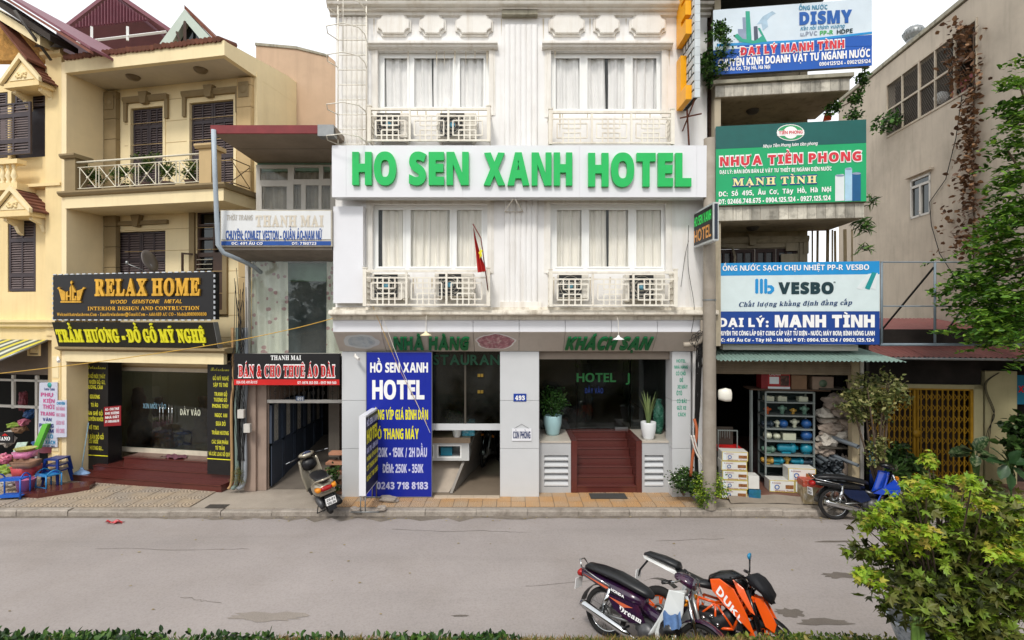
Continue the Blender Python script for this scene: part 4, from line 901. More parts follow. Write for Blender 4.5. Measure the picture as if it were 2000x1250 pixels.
# the two signs of that house
s1 = Thing('faded_sign', 'faded white tailor sign with blue lettering under the red edged roof', 'sign', base=(-4.7, 10.23, 4.9)); x0, x1, z0, z1 = W.box(430, 410, 648, 481, 10.23)
G().box(x0, x1, 10.24, 10.6, z0, z1).to('box', mat('aged_sign_box', '#bdb7a8', .6, .1, 3, streak=.3), s1)
FADE = mat('faded_white_face', '#dcdedf', .5, .04, 2, streak=.2, scol='#b9b3a3')
G().box(x0+.02, x1-.02, 10.23, 10.238, z0+.14, z1-.02).to('face', FADE, s1); a_, b_, zc0, zc1 = W.box(432, 471, 646, 479, 10.228); BLU = mat('sign_blue', '#1c4d9a', .5)
G().box(a_, b_, 10.229, 10.238, zc0, zc1).to('stripe', BLU, s1)
GH = mat('bleached_letter', '#cfc6b6', .5); GH2 = mat('bleached_letter_outline', '#b9b4ab', .5)
text(s1, W, 10.226, 443, 494, 430, 420, 'THỜI TRANG', GH2, 'ital', .0); text(s1, W, 10.226, 499, 632, 442, 421, 'THANH MAI', GH, 'serif', .03)
text(s1, W, 10.226, 441, 629, 468, 451, 'CHUYÊN: COMLET VESTON - QUẦN ÁO-NAM NỮ', BLU, 'sans', .01); text(s1, W, 10.225, 452, 514, 478, 473, 'ĐC: 491 ÂU CƠ', WLET); text(s1, W, 10.225, 570, 618, 478, 473, 'ĐT: 7180723', WLET)
s2 = Thing('black_sign', 'black shop sign with red outlined lettering over a red stripe', 'sign', base=(-4.7, 10.7, 2.3)); x0, x1, z0, z1 = W.box(457, 691, 663, 752, 10.7)
G().box(x0, x1, 10.7, 10.8, z0, z1).to('face', BLACKF, s2); zs = W.hit(500, 741, 10.697)[1]; RED = mat('sign_red', '#c8201e', .5); G().box(x0, x1, 10.695, 10.699, z0, zs).to('stripe', RED, s2)
text(s2, W, 10.7, 529, 588, 703, 694, 'THANH MAI', WLET, 'serif', .01)
text(s2, W, 10.7, 465, 655, 736, 713, 'BÁN & CHO THUÊ ÁO DÀI', WLET, 'serif', .07, .03, off=.003, name='letter_outline'); text(s2, W, 10.7, 466, 654, 735, 714, 'BÁN & CHO THUÊ ÁO DÀI', RED, 'serif', .028, .115, off=.006)
text(s2, W, 10.695, 462, 503, 749, 744, 'ĐỊA CHỈ: 491 ÂU CƠ', WLET); text(s2, W, 10.695, 581, 657, 750, 745, 'ĐT: 0978 353 055 - 0917 909 560', WLET)
s3 = Thing('number_plate', 'grey house number 491 on the gate beam', 'house number', base=(-4.67, H2-.02, 1.9)); x0, x1, z0, z1 = W.box(578, 774, 594, 783, H2-.01); G().box(x0, x1, H2-.015, H2-.001, z0, z1).to('plate', mat('grey_blue_enamel', '#66758f', .4), s3); text(s3, W, H2-.015, 580, 593, 782, 776, '491', WLET, 'serif', .01)
# rain pipes
q = G(); q.tube([(-5.77, 9.9, 7.4), (-5.77, 9.95, 6.5), (-5.80, 10.1, 5.2), (-5.72, 10.15, 5.05), (-5.55, 10.4, 4.95), (-5.45, 10.8, 4.85), (-5.45, 11.1, 4.75)], .045, 8); q.top('rain_pipe', mat('pale_blue_pipe', '#a9b5bf', .45, .06), 'pale blue grey drain pipe running down from the red edged roof', 'pipe')

# ================================================================ cream house (489) with the loggia
c489 = Thing('cream_house', 'cream house with deep loggias, brown shutters and red granite steps', 'house', fr=LF, base=(-2, 0, 0))
SL, SR = -3.98, .17; D0, DW = -.1, .9
def lhit(px, py, d): return LF.hit(px, py, d)
# level pieces: (bottom of slab, top)
zf0 = LF.hit(283, 125, D0)[1]; zf1 = LF.hit(283, 97, D0)[1]
g = G(); g.box(SL-.02, SR, D0, D0+.12, zf0, zf1); g.box(SR-.12, SR, D0+.12, 4, zf0, zf1-.002); g.to('roof_fascia', CREAM, c489)
g = G(); g.box(SL, SR-.12, D0+.12, DW, zf0+.02, zf0+.08); g.to('loggia_ceiling', mat('grey_cream_ceiling', '#c8bda9', .85, .05), c489)
# side parapet wall, right side raised higher
g = G(); g.prism([(SR-.12, D0+.1, zf1), (SR-.12, 2.0, zf1+.25), (SR-.12, 6, zf1+.3), (SR-.12, 6, 5), (SR-.12, DW+.1, 5), (SR-.12, DW+.1, zf0)], (.118, 0, 0)); g.to('gable_wall', CREAM, c489)
# balcony slab
zb0 = LF.hit(270, 400, D0)[1]; zb1 = zb0+.42
g = G(); g.box(SL-.02, SR-.02, D0, DW, zb0, zb0+.26); g.to('balcony_slab', CREAM, c489)
g = G(); g.prof([(D0, zb0+.262), (D0-.06, zb0+.28), (D0-.1, zb0+.33), (D0-.1, zb0+.37), (DW, zb0+.37), (DW, zb0+.262)], SL-.12, SR+.08); g.to('balcony_moulding', BROWNT, c489)
zr = zb0+.37
for a in (SL+.02, -.42):
    q = G(); q.box(a, a+.3, D0-.04, D0+.25, zr, zr+.75); q.prof([(D0-.08, zr+.75), (D0-.12, zr+.8), (D0-.12, zr+.84), (D0+.33, zr+.84), (D0+.33, zr+.75)], a-.06, a+.36); q.to('balcony_pier', BROWNT if a < -1 else CREAMD, c489)
q = G(); q.box(SR-.3, SR-.05, D0+.5, DW, zr, zr+.5) if 0 else None
# metal railing with crosses
IVR = mat('ivory_iron', '#d9d2bd', .5, .08, 8)
q = G(); q.tube([(SL+.3, D0, zr+.66), (-.42, D0, zr+.66)], .022, 8); q.to('handrail', IVR, c489)
q = G(); q.tube([(SL+.34, D0, zr+.54), (-.42, D0, zr+.54)], .012, 6); q.tube([(SL+.34, D0, zr+.06), (-.42, D0, zr+.06)], .012, 6); q.to('rail_bar', IVR, c489)
n = 6; a0 = SL+.38; w = (-.44-a0)/n
for k in range(n):
    a = a0+k*w; q = G(); 
    for xx in (a+.02, a+w-.06): q.tube([(xx, D0, zr+.06), (xx, D0, zr+.54)], .01, 5)
    q.tube([(a+.03, D0, zr+.07), (a+w-.07, D0, zr+.53)], .009, 5); q.tube([(a+.03, D0-.005, zr+.53), (a+w-.07, D0-.005, zr+.07)], .009, 5); q.lathe([(.001, 0), (.03, 0), (.03, .02), (.001, .02)], (a+w/2-.02, D0-.02, zr+.3), 10, 'y'); q.to('rail_cross', IVR, c489)
q = G(); y0 = D0+.28
q.tube([(SR-.08, y0, zr+.62), (SR-.08, DW-.1, zr+.62)], .012); q.tube([(SR-.08, y0, zr+.1), (SR-.08, DW-.1, zr+.1)], .012); q.tube([(SR-.08, y0, zr+.1), (SR-.08, DW-.1, zr+.6)], .01); q.tube([(SR-.08, y0, zr+.6), (SR-.08, DW-.1, zr+.1)], .01); q.to('side_rail', mat('bronze_rail', '#6e5c43', .5), c489)
# back wall with doors
zl = 2.75
doors = [LF.box(256, 210, 319, 300, DW), LF.box(371, 198, 457, 300, DW)]
doors = [(a, b, zr, d) for a, b, c, d in doors]
d3 = LF.box(223, 452, 323, 530, DW); d3 = (d3[0], d3[1], zl+1.3, d3[3]); d4 = LF.box(384, 412, 436, 560, DW); d4 = (d4[0], d4[1], zl+1.2, d4[3])
holes = doors+[d3, d4]
g = G(); g.walls(SL, SR+.02, 2.6, zf0+.1, DW, DW+.2, holes); g.to('back_wall', CREAM, c489)
g = G(); g.box(SL-.14, SL, D0+.02, 6, 0, zf1-.05); g.to('party_wall', mat('tan_party_wall', '#f0dcb2', .8, .05, 2, streak=.1, scol='#b59c6c'), c489)
for zz in np.arange(3.3, zf0, .52):
    if abs(zz-zb0) > .3: q = G(); q.box(SL+.5, SR-.4, DW-.004, DW-.001, zz, zz+.012); q.to('wall_groove', mat('groove_line', '#b79c6d', .9), c489)
# brown corner pilasters in blocks
for a, zlo, zhi in ((SL+.01, zr, zf0-.05), (SR-.42, zr, zf0-.05), (SL+.01, 3.0, zb0), (SR-.38, 3.2, zb0)):
    zz = zlo; 
    while zz < zhi-.1:
        h = min(.5, zhi-zz); q = G(); q.box(a, a+.36, DW-.12, DW-.002, zz+.006, zz+h-.006); q.to('pilaster_block', BROWNT if a < -2 else CREAMD, c489); zz += .5
q = G()
for a in (SL+.01, SR-.42): q = G(); q.box(a+.05, a+.31, DW-.14, DW-.121, zf0-.5, zf0-.15); q.lathe([(.001, -.02), (.07, -.02), (.09, 0)], (a+.18, DW-.141, zf0-.33), 14, 'y'); q.to('pilaster_rosette', BROWNT, c489)
def shutter(th, a, b, z0, z1, d, cols=2, rows=(0, .3, 1), louv='slats', name='shutter', gapc=.01, fr=.05, m=SHUT, xf=None):
    """pair (or one) of louvred leaves filling a..b"""
    w = (b-a)/cols; H = z1-z0
    for c in range(cols):
        x0, x1 = a+c*w+gapc/2, a+(c+1)*w-gapc/2; q = G(); hs = []
        for r0, r1 in zip(rows, rows[1:]):
            for xa, xb in ((x0+fr, (x0+x1)/2-fr*.35), ((x0+x1)/2+fr*.35, x1-fr)): hs.append((xa, xb, z0+H*r0+fr, z0+H*r1-fr*.6))
        q.walls(x0, x1, z0, z1, d, d+.04, hs)
        if xf: q.v = [xf(v) for v in q.v]
        o = q.to(name, m, th); s_ = G()
        for xa, xb, za, zb in hs:
            n = max(2, int((zb-za)/.055))
            for k in range(n):
                z = za+(zb-za)*(k+.5)/n; s_.prism([(xa-.003, d+.008, z-.02), (xa-.003, d+.034, z+.012), (xa-.003, d+.034, z+.022), (xa-.003, d+.008, z-.008)], (xb-xa+.006, 0, 0))
        if xf: s_.v = [xf(v) for v in s_.v]
        s_.to(louv, SHUTS, th, o)['kind'] = 'stuff'
SHUTS = mat('shutter_slat', '#6a5d5c', .5, .1, 8)
for i, h in enumerate(doors):
    q = G(); q.box(h[0], h[1], DW+.1, DW+.12, h[2], h[3]); q.to('door_backing', SHUT, c489); shutter(c489, h[0]+.01, h[1]-.01, h[2]+.01, h[3]-.02, DW+.05, rows=(0, .42, .8, 1), name='shutter_door')
    q = G(); e = .17; q.prof([(DW-.06, h[3]+.13), (DW-.1, h[3]+.2), (DW-.1, h[3]+.26), (DW-.001, h[3]+.26), (DW-.001, h[3]+.13)], h[0]-e, h[1]+e)
    for a in (h[0]-e, h[1]+e-.09): q.box(a, a+.09, DW-.06, DW-.001, h[3]-.32, h[3]+.129)
    xm = (h[0]+h[1])/2; q.prism([(xm-.12, DW-.14, h[3]+.34), (xm+.12, DW-.14, h[3]+.34), (xm+.07, DW-.14, h[3]+.06), (xm-.07, DW-.14, h[3]+.06)], (0, .135, 0)); q.to('door_moulding', BROWNT, c489)
    q = G(); q.walls(h[0]-.07, h[1]+.07, h[2], h[3]+.07, DW-.02, DW-.001, [(h[0], h[1], h[2]-1, h[3])]); q.to('door_frame', CREAM, c489)
h = d3; q = G(); q.box(h[0], h[1], DW+.1, DW+.12, h[2], h[3]); q.to('window_backing', SHUT, c489); shutter(c489, h[0]+.01, h[1]-.01, h[2]+.01, h[3]-.02, DW+.05, rows=(0, .62, 1), name='shutter')
q = G(); q.box(h[0]-.1, h[1]+.1, DW-.07, DW-.001, h[3]+.15, h[3]+.25); xm = (h[0]+h[1])/2; q.prism([(xm-.13, DW-.13, h[3]+.38), (xm+.13, DW-.13, h[3]+.38), (xm+.05, DW-.13, h[3]+.1), (xm-.05, DW-.13, h[3]+.1)], (0, .125, 0)); q.to('window_moulding', BROWNT, c489)
h = d4; BRW = mat('brown_wood_frame', '#4d3a30', .5, .1)
q = G(); xm = (h[0]+h[1])/2; q.walls(h[0], h[1], h[2], h[3], DW+.03, DW+.09, [(h[0]+.05, xm+.06, h[3]-.62, h[3]-.35), (h[0]+.05, xm+.06, h[3]-.98, h[3]-.67), (h[0]+.05, xm+.06, h[2]+.05, h[3]-1.08), (xm+.1, h[1]-.05, h[3]-.62, h[3]-.35), (xm+.1, h[1]-.05, h[3]-.98, h[3]-.67), (h[0]+.05, h[1]-.05, h[3]-.3, h[3]-.05)]); wd = q.to('window', BRW, c489)
G().box(h[0], h[1], DW+.1, DW+.11, h[2], h[3]).to('pane', glass('dark_window_glass', '#39403f', .1), c489, wd); G().box(h[0]-.1, h[1]+.1, DW+.25, DW+.3, h[2], h[3]).to('inner_dark', DARK, c489, wd)
q = G()
for k in range(9): z = h[3]-1.15-k*.11; q.tube([(h[0], DW, z), (xm+.06, DW, z)], .008, 4)
q.to('window_grille', IVR, c489)
q = G(); q.walls(-.29, 0, 0, .95, 0, .03, [(-.26, -.03, .04, .44), (-.26, -.03, .48, .91)]); rt_ = R(-60); bx, bz = h[0], h[3]-1.95
q.v = [(bx+x_*math.cos(rt_)*1.3, DW+.0+x_*math.sin(rt_)*-1.3*0-.25*abs(x_)/.29+y_, bz+z_) for x_, y_, z_ in q.v]; q.to('open_casement', BRW, c489)
q = G(); q.walls(h[0]-.16, h[1]+.14, h[2]-.1, h[3]+.14, DW-.06, DW-.001, [(h[0]-.02, h[1]+.02, h[2], h[3])]); q.to('window_surround', BROWNT, c489)
# ceiling lamps
for px, py in ((258, 160), (390, 144)):
    s_, _ = LF.hit(px, py, .35); q = G(); q.lathe([(.001, -.09), (.10, -.07), (.14, -.03), (.15, 0)], (s_, .38, zf0+.02), 16); q.to('ceiling_lamp', mat('brown_glass_lamp', '#6f5f47', .3), c489)
# ceiling under the balcony, walls of first loggia, ground floor beam
zg0 = LF.hit(285, 709, D0)[1]; zg1 = LF.hit(285, 688, D0)[1]
g = G(); g.box(SL-.02, SR-.02, D0, D0+.1, zg0, zg1); g.to('ground_beam', CREAM, c489)
g = G(); g.prof([(D0, zg1+.002), (D0-.12, zg1+.06), (D0-.12, zg1+.1), (D0+.0, zg1+.12), (DW, zg1+.12), (DW, zg1+.002)], SL-.15, SR+.1); g.to('ground_moulding', BROWNT, c489)
G().box(SL, SR-.05, D0+.11, DW+1, zg0+.03, zg0+.05).to('porch_ceiling', CREAMD, c489)
# shop front: party wall, black panels, glass doors, steps
ST = [.17, .33, .48]
for k, (dd, z0, z1) in enumerate(((0, 0, .155), (.28, .155, .31), (.56, .31, .46))):
    n = 4; x0, x1 = (SL+.02, 0) if k == 0 else ((SL+.3, .06) if k == 1 else (SL+.85, -.6))
    for j in range(n):
        a = x0+(x1-x0)*j/n; b = x0+(x1-x0)*(j+1)/n; q = G(); q.box(a+.001, b-.001, dd+.01, dd+.6 if k < 2 else 1.25, z0+.001, z1-.021); q.box(a+.001, b-.001, dd-.01, dd+.6 if k < 2 else 1.25, z1-.02, z1); q.to('granite_step', GRAN, c489)
G().box(SL+.3, .13, .3, 1.2, 0, .15).to('step_core', GRAN, c489); G().box(SL+.3, .12, .88, 1.3, .15, .3).to('step_core', GRAN, c489)
def blackpost(px0, px1, dd, zb, side):
    x0 = LF.hit(px0, 850, dd)[0]; x1 = LF.hit(px1, 850, dd)[0]; g = G(); g.box(x0, x1, dd, dd+.35, zb, zg0-.004); g.to('black_panel', BLACKF, c489); zl_ = zb+.33
    G().box(x0, x1, dd-.008, dd-.001, zl_, zl_+.018).to('panel_stripe', YEL, c489)
blackpost(163, 211, .42, .16, 0); blackpost(405, 451, .2, .315, 1)
GYL = mat('gold_yellow_letter', '#cdc83a', .5)
def col(px, rows, dd):
    for a, c, yb, yt, t in rows: text(c489, LF, dd, a, c, yb, yt, t, GYL, 'sans', .015, off=.006)
col(0, [(169, 206, 738, 731, 'ĐỒ GỖ NỘI THẤT'), (167, 206, 749, 742, 'TỰ NHIÊN GỖ: GỤ,'), (171, 201, 759, 752, 'HƯƠNG, CẨM'), (176, 195, 778, 771, 'GIƯỜNG'), (178, 192, 794, 787, 'TỦ ÁO'), (169, 201, 810, 803, 'BÀN GHẾ GỖ'), (167, 202, 821, 814, 'NGUYÊN KHỐI'), (175, 193, 838, 831, 'KỆ TIVI'), (164, 203, 856, 848, 'MUA BÁN ĐỒ GỖ'), (174, 192, 865, 858, 'CŨ MỚI'), (163, 202, 877, 870, 'TRẮC HƯƠNG GỤ...')], .42)
col(0, [(416, 447, 742, 735, 'GỖ MỸ NGHỆ'), (417, 446, 755, 748, 'SẬP TỦ THỜ'), (419, 444, 773, 766, 'TRANH GỖ'), (418, 444, 784, 777, 'TƯỢNG GỖ'), (415, 447, 796, 789, 'PHONG THỦY'), (420, 444, 814, 807, 'NGỌC AM'), (422, 441, 831, 823, 'SƯA ĐỎ'), (414, 447, 848, 841, 'TRẦM HƯƠNG'), (414, 446, 866, 859, 'CÁC SẢN PHẨM'), (421, 439, 878, 871, 'TỪ TRẦM'), (408, 450, 889, 882, 'VÀ CÁC LOẠI GỖ QUÝ')], .2)
text(c489, LF, .42, 169, 207, 720, 713, 'Relaxhome', GYL, 'script', .01, off=.006); text(c489, LF, .2, 412, 448, 724, 717, 'Relaxhome', GYL, 'script', .01, off=.006)
# glass doors
DD = 1.0; x0 = LF.hit(228, 800, DD)[0]; x1 = LF.hit(412, 800, DD)[0]; ZD = .46; zt = LF.hit(300, 722, DD)[1]
g = G(); g.walls(SL+.02, SR-.2, ZD, zg0, DD, DD+.1, [(x0, x1, ZD-.1, zt)]); g.to('shop_wall', mat('beige_panelling', '#c9b185', .6, .05), c489)
g = G(); g.box(x0, x1, DD-.02, DD+.06, ZD, ZD+.11); g.walls(x0-.05, x1, ZD, zt+.05, DD-.03, DD+.05, [(x0+.0, x1, ZD-.1, zt-.04)]); g.to('door_rail', mat('cream_door_rail', '#d8cfba', .4), c489)
xs = [x0+.01, x0+(x1-x0)*.17, x0+(x1-x0)*.55, x1]
for a, b in zip(xs, xs[1:]): G().box(a+.004, b-.004, DD+.01, DD+.022, ZD+.11, zt-.04).to('glass_door', DGL, c489)
for f in (.49, .525, .585, .62):
    xx = x0+(x1-x0)*f; q = G(); q.tube([(xx, DD-.06, ZD+.75), (xx, DD-.06, ZD+1.2)], .014, 8); q.to('door_handle', mat('polished_steel', '#b9bcbc', .15, metal=.9), c489)
G().box(SL, SR, 4.2, 4.3, .3, 3.2).to('shop_back', mat('green_reflection_room', '#6c7350', .9, .3, 2, patch=.6, pcol='#33382a', pscale=1), c489); g = G(); g.box(SL, SR, DD+.05, 4.2, .44, .459); g.box(SR-.1, SR, DD, 4.2, .44, 3.0); g.to('shop_floor', FLO, c489)  # hill reflection of the door glass painted as green patches on the back wall
text(c489, LF, DD, 280, 325, 797, 788, 'XIN MỜI VÀO', mat('pale_blue_letter', '#9cc9dc', .5), 'sans', .0, off=.01, name='door_lettering'); text(c489, LF, DD, 352, 392, 810, 799, 'ĐẨY VÀO', mat('pale_cream_letter', '#dde0c8', .5), 'sans', .02, off=.01, name='door_lettering')
WOODC = mat('carved_wood', '#a86f3c', .4, .3, 12, bump=.2, patch=.3, pcol='#6b4022')
def carve(px, dd, r, h, label, sd, nm='wood_carving'):
    s_ = LF.hit(px, 850, dd)[0]; rg = random.Random(sd); pr = [(.001, 0)]+[(r*(1.1-.75*t)*rg.uniform(.75, 1.25)+.02, h*t) for t in [i/12 for i in range(12)]]+[(r*.5, h*1.0), (.001, h*1.03)]
    q = G(); q.lathe(pr, (s_, dd, .46), 18); q.v = [(x+.05*math.sin(z*4+sd)+.02*math.sin(z*23+x*30), y, z) for x, y, z in q.v]; q.top(nm, WOODC, label, 'carving', fr=LF, group='wood carvings behind the shop doors')
carve(270, 1.7, .28, 1.45, 'tall carved vase shaped wooden root left behind the glass doors', 3); carve(313, 1.9, .2, 1.2, 'slim pale twisted trunk carving in the middle behind the doors', 5); carve(325, 1.5, .22, .68, 'squat laughing figure carving behind the door handles', 8); carve(395, 2.2, .22, 1.2, 'dark carving at the right behind the doors', 9)
tb = Thing('side_table', 'small wooden stand with slim legs inside the shop at right', 'table', fr=LF, base=(-1.0, 1.6, .46)); q = G(); q.box(-1.2, -.85, 1.5, 1.8, .98, 1.03); q.to('top', WOODC, tb)
for a in (-1.18, -.9):
    for b in (1.52, 1.75): q = G(); q.box(a, a+.03, b, b+.03, .46, .98); q.to('leg', WOODC, tb)
# rag on the step
RAG = mat('maroon_rag', '#6d4450', .95, .3, 20); s_, dz = LF.hit(345, 905, .8)[0], .46
q = G(); q.grid(lambda u, v: (s_-.28+.56*u+.04*math.sin(v*5), .62+.26*v+.03*math.sin(u*7), .485+.02*math.sin(u*14)*math.cos(v*9)+.012*math.sin(u*31)), 16, 8); q.top('floor_rag', RAG, 'crumpled maroon floor cloth on the granite step', 'rag', fr=LF)
# mop
mp = Thing('mop', 'pale blue floor mop leaning on the cream wall left of the steps', 'mop', fr=LF, base=(-3.75, .1, .155)); s_ = LF.hit(158, 930, .1)[0]
q = G(); q.tube([(s_, .12, .28), (s_-.03, .3, 1.3)], .012, 6); q.to('handle', mat('pale_blue_plastic', '#9fc0cf', .4), mp)
q = G(); q.lathe([(.03, .14), (.06, .08), (.16, .03), (.2, 0)], (s_, .12, .16), 14, sy=.6); q.to('head', mat('pale_blue_mop', '#8aa9d0', .9, .2, 30), mp)
# red notice
rn = Thing('red_notice', 'small tilted dark red notice with white text on the left shop post', 'notice', fr=LF, base=(-3.2, .38, 1.5)); x0, x1, z0, z1 = LF.box(203, 794, 236, 832, .36); q = G(); q.prism([(x0, .36, z0-.02), (x1, .36, z0+.02), (x1, .36, z1+.03), (x0, .36, z1-.02)], (0, .012, 0)); q.to('board', mat('dark_red_board', '#8e1f26', .5), rn)
for i, t in enumerate(('AZ - CHO THUÊ', 'KHO XƯỞNG', 'NHÀ ĐẤT', 'DT: 0989.6668.010')): z = 802+i*8; text(rn, LF, .36, 206, 233, z, z-4.5, t, WLET, 'sans', .01, off=.006, yr=z-2)
# the two signs on the loggia front
SD = -.3
s4 = Thing('black_gold_sign', 'black sign with gold crown emblem and gold lettering in a dashed edge', 'sign', fr=LF, base=(-2, SD, 3.8)); x0, x1, z0, z1 = LF.box(104, 534, 418, 624, SD)
GOLD = mat('brushed_gold', '#d9a53a', .3, .25, 7, metal=.55, emit=.0)
G().box(x0, x1, SD, SD+.15, z0, z1).to('face', BLACKF, s4)
n = 26; WD = mat('white_edge_dash', '#cfd4da', .4)
q = G()
for k in range(n):
    a = x0+(x1-x0)*k/n; b = a+(x1-x0)/n*.55
    for z in (z0-.02, z1): q.box(a, b, SD-.01, SD+.02, z, z+.02)
for k in range(9):
    a = z0+(z1-z0)*k/9
    for xx in (x0-.02, x1): q.box(xx, xx+.02, SD-.01, SD+.02, a, a+.06)
q.to('dashed_edge', WD, s4)['kind'] = 'stuff'
text(s4, LF, SD, 188, 393, 577, 546, 'RELAX HOME', GOLD, 'serif', .035, raise_=.04, name='letter', each=True, yr=576)
text(s4, LF, SD, 217, 356, 593, 586, 'WOOD   GEMSTONE   METAL', GOLD, 'ital', .0, off=.01); text(s4, LF, SD, 172, 390, 606, 599, 'INTERIOR DESIGN AND CONTRUCTION', GOLD, 'serif', .02, off=.01)
text(s4, LF, SD, 112, 404, 617, 611, 'Web:noithatrelaxhome.Com - Email:relaxhome@Gmail.Com - Add:489 AU CO - Mobil:0989090890', GOLD, 'serif', .015, off=.01)
def pl(px, py, d): s_, z = LF.hit(px, py, d); return (s_, d, z)
def poly(th, pts, m, d, name, dep=.03): q = G(); q.prism([pl(a, b, d-dep) for a, b in pts], (0, dep-.002, 0)); q.to(name, m, th)
poly(s4, [(118, 591), (158, 591), (158, 588), (118, 588)], GOLD, SD, 'crown_base'); poly(s4, [(114, 563), (127, 570), (127, 587), (120, 587)], GOLD, SD, 'crown_side'); poly(s4, [(163, 563), (150, 568), (150, 587), (156, 587)], GOLD, SD, 'crown_side')
poly(s4, [(128, 572), (132, 568), (132, 577), (136, 577), (136, 562), (139, 556), (139, 587), (136, 587), (136, 580), (132, 580), (132, 587), (128, 587)], GOLD, SD, 'crown_letter'); poly(s4, [(140, 556), (149, 571), (144, 571), (144, 583), (146, 583), (146, 578), (149, 578), (149, 587), (140, 587)], GOLD, SD, 'crown_letter'); poly(s4, [(137, 552), (139, 548), (141, 552), (139, 556)], GOLD, SD, 'crown_tip')
for px in (114, 163): poly(s4, [(px-2.5, 563), (px, 560.5), (px+2.5, 563), (px, 565.5)], GOLD, SD, 'crown_bead')
s5 = Thing('yellow_letter_sign', 'tilted black sign with bright yellow lettering below the gold one', 'sign', fr=LF, base=(-2, SD, 3.2)); x0, x1, z0, z1 = LF.box(103, 627, 418, 679, SD)
q = G(); q.prism([(x0, SD-.02, z1-.025), (x0, SD+.1, z1-.025), (x0, SD+.24, z0), (x0, SD+.12, z0)], (x1-x0, 0, 0)); q.to('face', mat('speckled_black_sheet', '#1c1b16', .5, .4, 40, patch=.3, pcol='#3a3624', pscale=50), s5); q = G(); q.prism([(x1, SD-.025, z1-.02), (x1, SD+.1, z1-.02), (x1, SD+.24, z0), (x1, SD+.11, z0)], (.012, 0, 0)); q.to('edge_strip', GREY, s5)
gl = layout('TRẦM HƯƠNG - ĐỒ GỖ MỸ NGHỆ', 'serif', .045, .04); X0 = min(v[0] for g_ in gl for v in g_[0]); X1 = max(v[0] for g_ in gl for v in g_[0]); sa, za = LF.hit(114, 667, SD+.07); sb, zb = LF.hit(403, 668, SD+.07); zc = LF.hit(114, 644, SD+.07)[1]
def P5(v, dd): f = (v[0]-X0)/(X1-X0); z = za+(zb-za)*f+(zc-za)*v[1]/.7; k = (z1-.025-z)/(z1-.025-z0); return (sa+(sb-sa)*f, SD-.02+.14*k-(.026 if dd < 10 else .002), z)
for V, Fc, B in gl: q = G(); n = len(V); q.add([P5(v, 0) for v in V]+[P5(v, 20) for v in V], Fc+[(b, a, a+n, b+n) for a, b in B]); nomerge(q, 'letter', YEL, s5)
# satellite dish
sd2 = Thing('satellite_dish', 'grey satellite dish seen edge-on above the gold lettered sign', 'satellite dish', fr=LF, base=(-1.2, .0, 4.9)); s_, z = LF.hit(288, 511, .05)
q = G(); q.lathe([(.001, 0), (.15, .015), (.3, .06), (.3, .075), (.14, .03), (.001, .015)], (0, 0, 0), 24, 'x'); mm = Matrix.Rotation(R(-18), 3, 'Y') @ Matrix.Rotation(R(12), 3, 'Z'); q.v = [tuple(mm @ Vector(v)*.85+Vector((s_, .05, z))) for v in q.v]; q.to('dish', mat('dish_grey', '#77716e', .5, .1), sd2)
q = G(); q.tube([(s_+.02, .1, z-.05), (s_+.08, .3, z-.45), (s_+.08, .8, z-.5)], .02); q.tube([(s_-.02, .03, z-.22), (s_-.3, -.1, z-.08), (s_-.38, -.1, z-.05)], .012); q.lathe([(.001, -.04), (.03, -.03), (.03, .04), (.001, .05)], (s_-.38, -.1, z-.04), 10); q.to('arm', GREY, sd2)
# plants on the balcony
PG = leafmat('balcony_leaf', ['#1f3315', '#385426', '#5f7d3c', '#8a8a4a'])
for i, (px, sz, lab) in enumerate(((180, .22, 'low fleshy plant at the left end of the cream balcony'), (235, .25, 'feathery plant left of the middle on the cream balcony'), (283, .36, 'tallest bush on the cream balcony before the left shuttered door'), (325, .24, 'drooping plant right of the tallest bush on the cream balcony'), (370, .2, 'small sparse plant at the right end of the cream balcony'))):
    s_ = LF.hit(px, 330, .15)[0]; th = Thing('balcony_plant', lab, 'potted plant', fr=LF, base=(s_, .2, zr), group='plants on the cream balcony'); q = G(); q.lathe([(.001, 0), (.09, 0), (.13, .16), (.14, .18), (.12, .18), (.001, .15)], (s_, .2, zr), 14); q.to('pot', mat('dark_clay_pot', '#5d4a42', .8), th)
    foliage('foliage', blob(260+int(900*sz), (s_, .2, zr+.2+sz), (sz*.9, .2, sz*1.2), i, .1, 16, .1), .06, PG, th, seed=i)
# ridge tiles of the fascia
TERR = mat('old_red_tile', '#6f4434', .85, .25, 6, bump=.1, rnd=.2, patch=.3, pcol='#3f332c')
q = G(); q.tube([(0, 0, 0), (0, .5, .12)], .06, 8); tme = q.mesh('roof_tile', TERR)
for k in range(int((SR-SL)/.105)):
    o = bpy.data.objects.new('roof_tile', tme); COL.objects.link(o); o.parent = c489.o; o.location = (SL+.05+k*.105-c489.base[0], D0-.05, zf1+.01+random.uniform(-.01, .015))
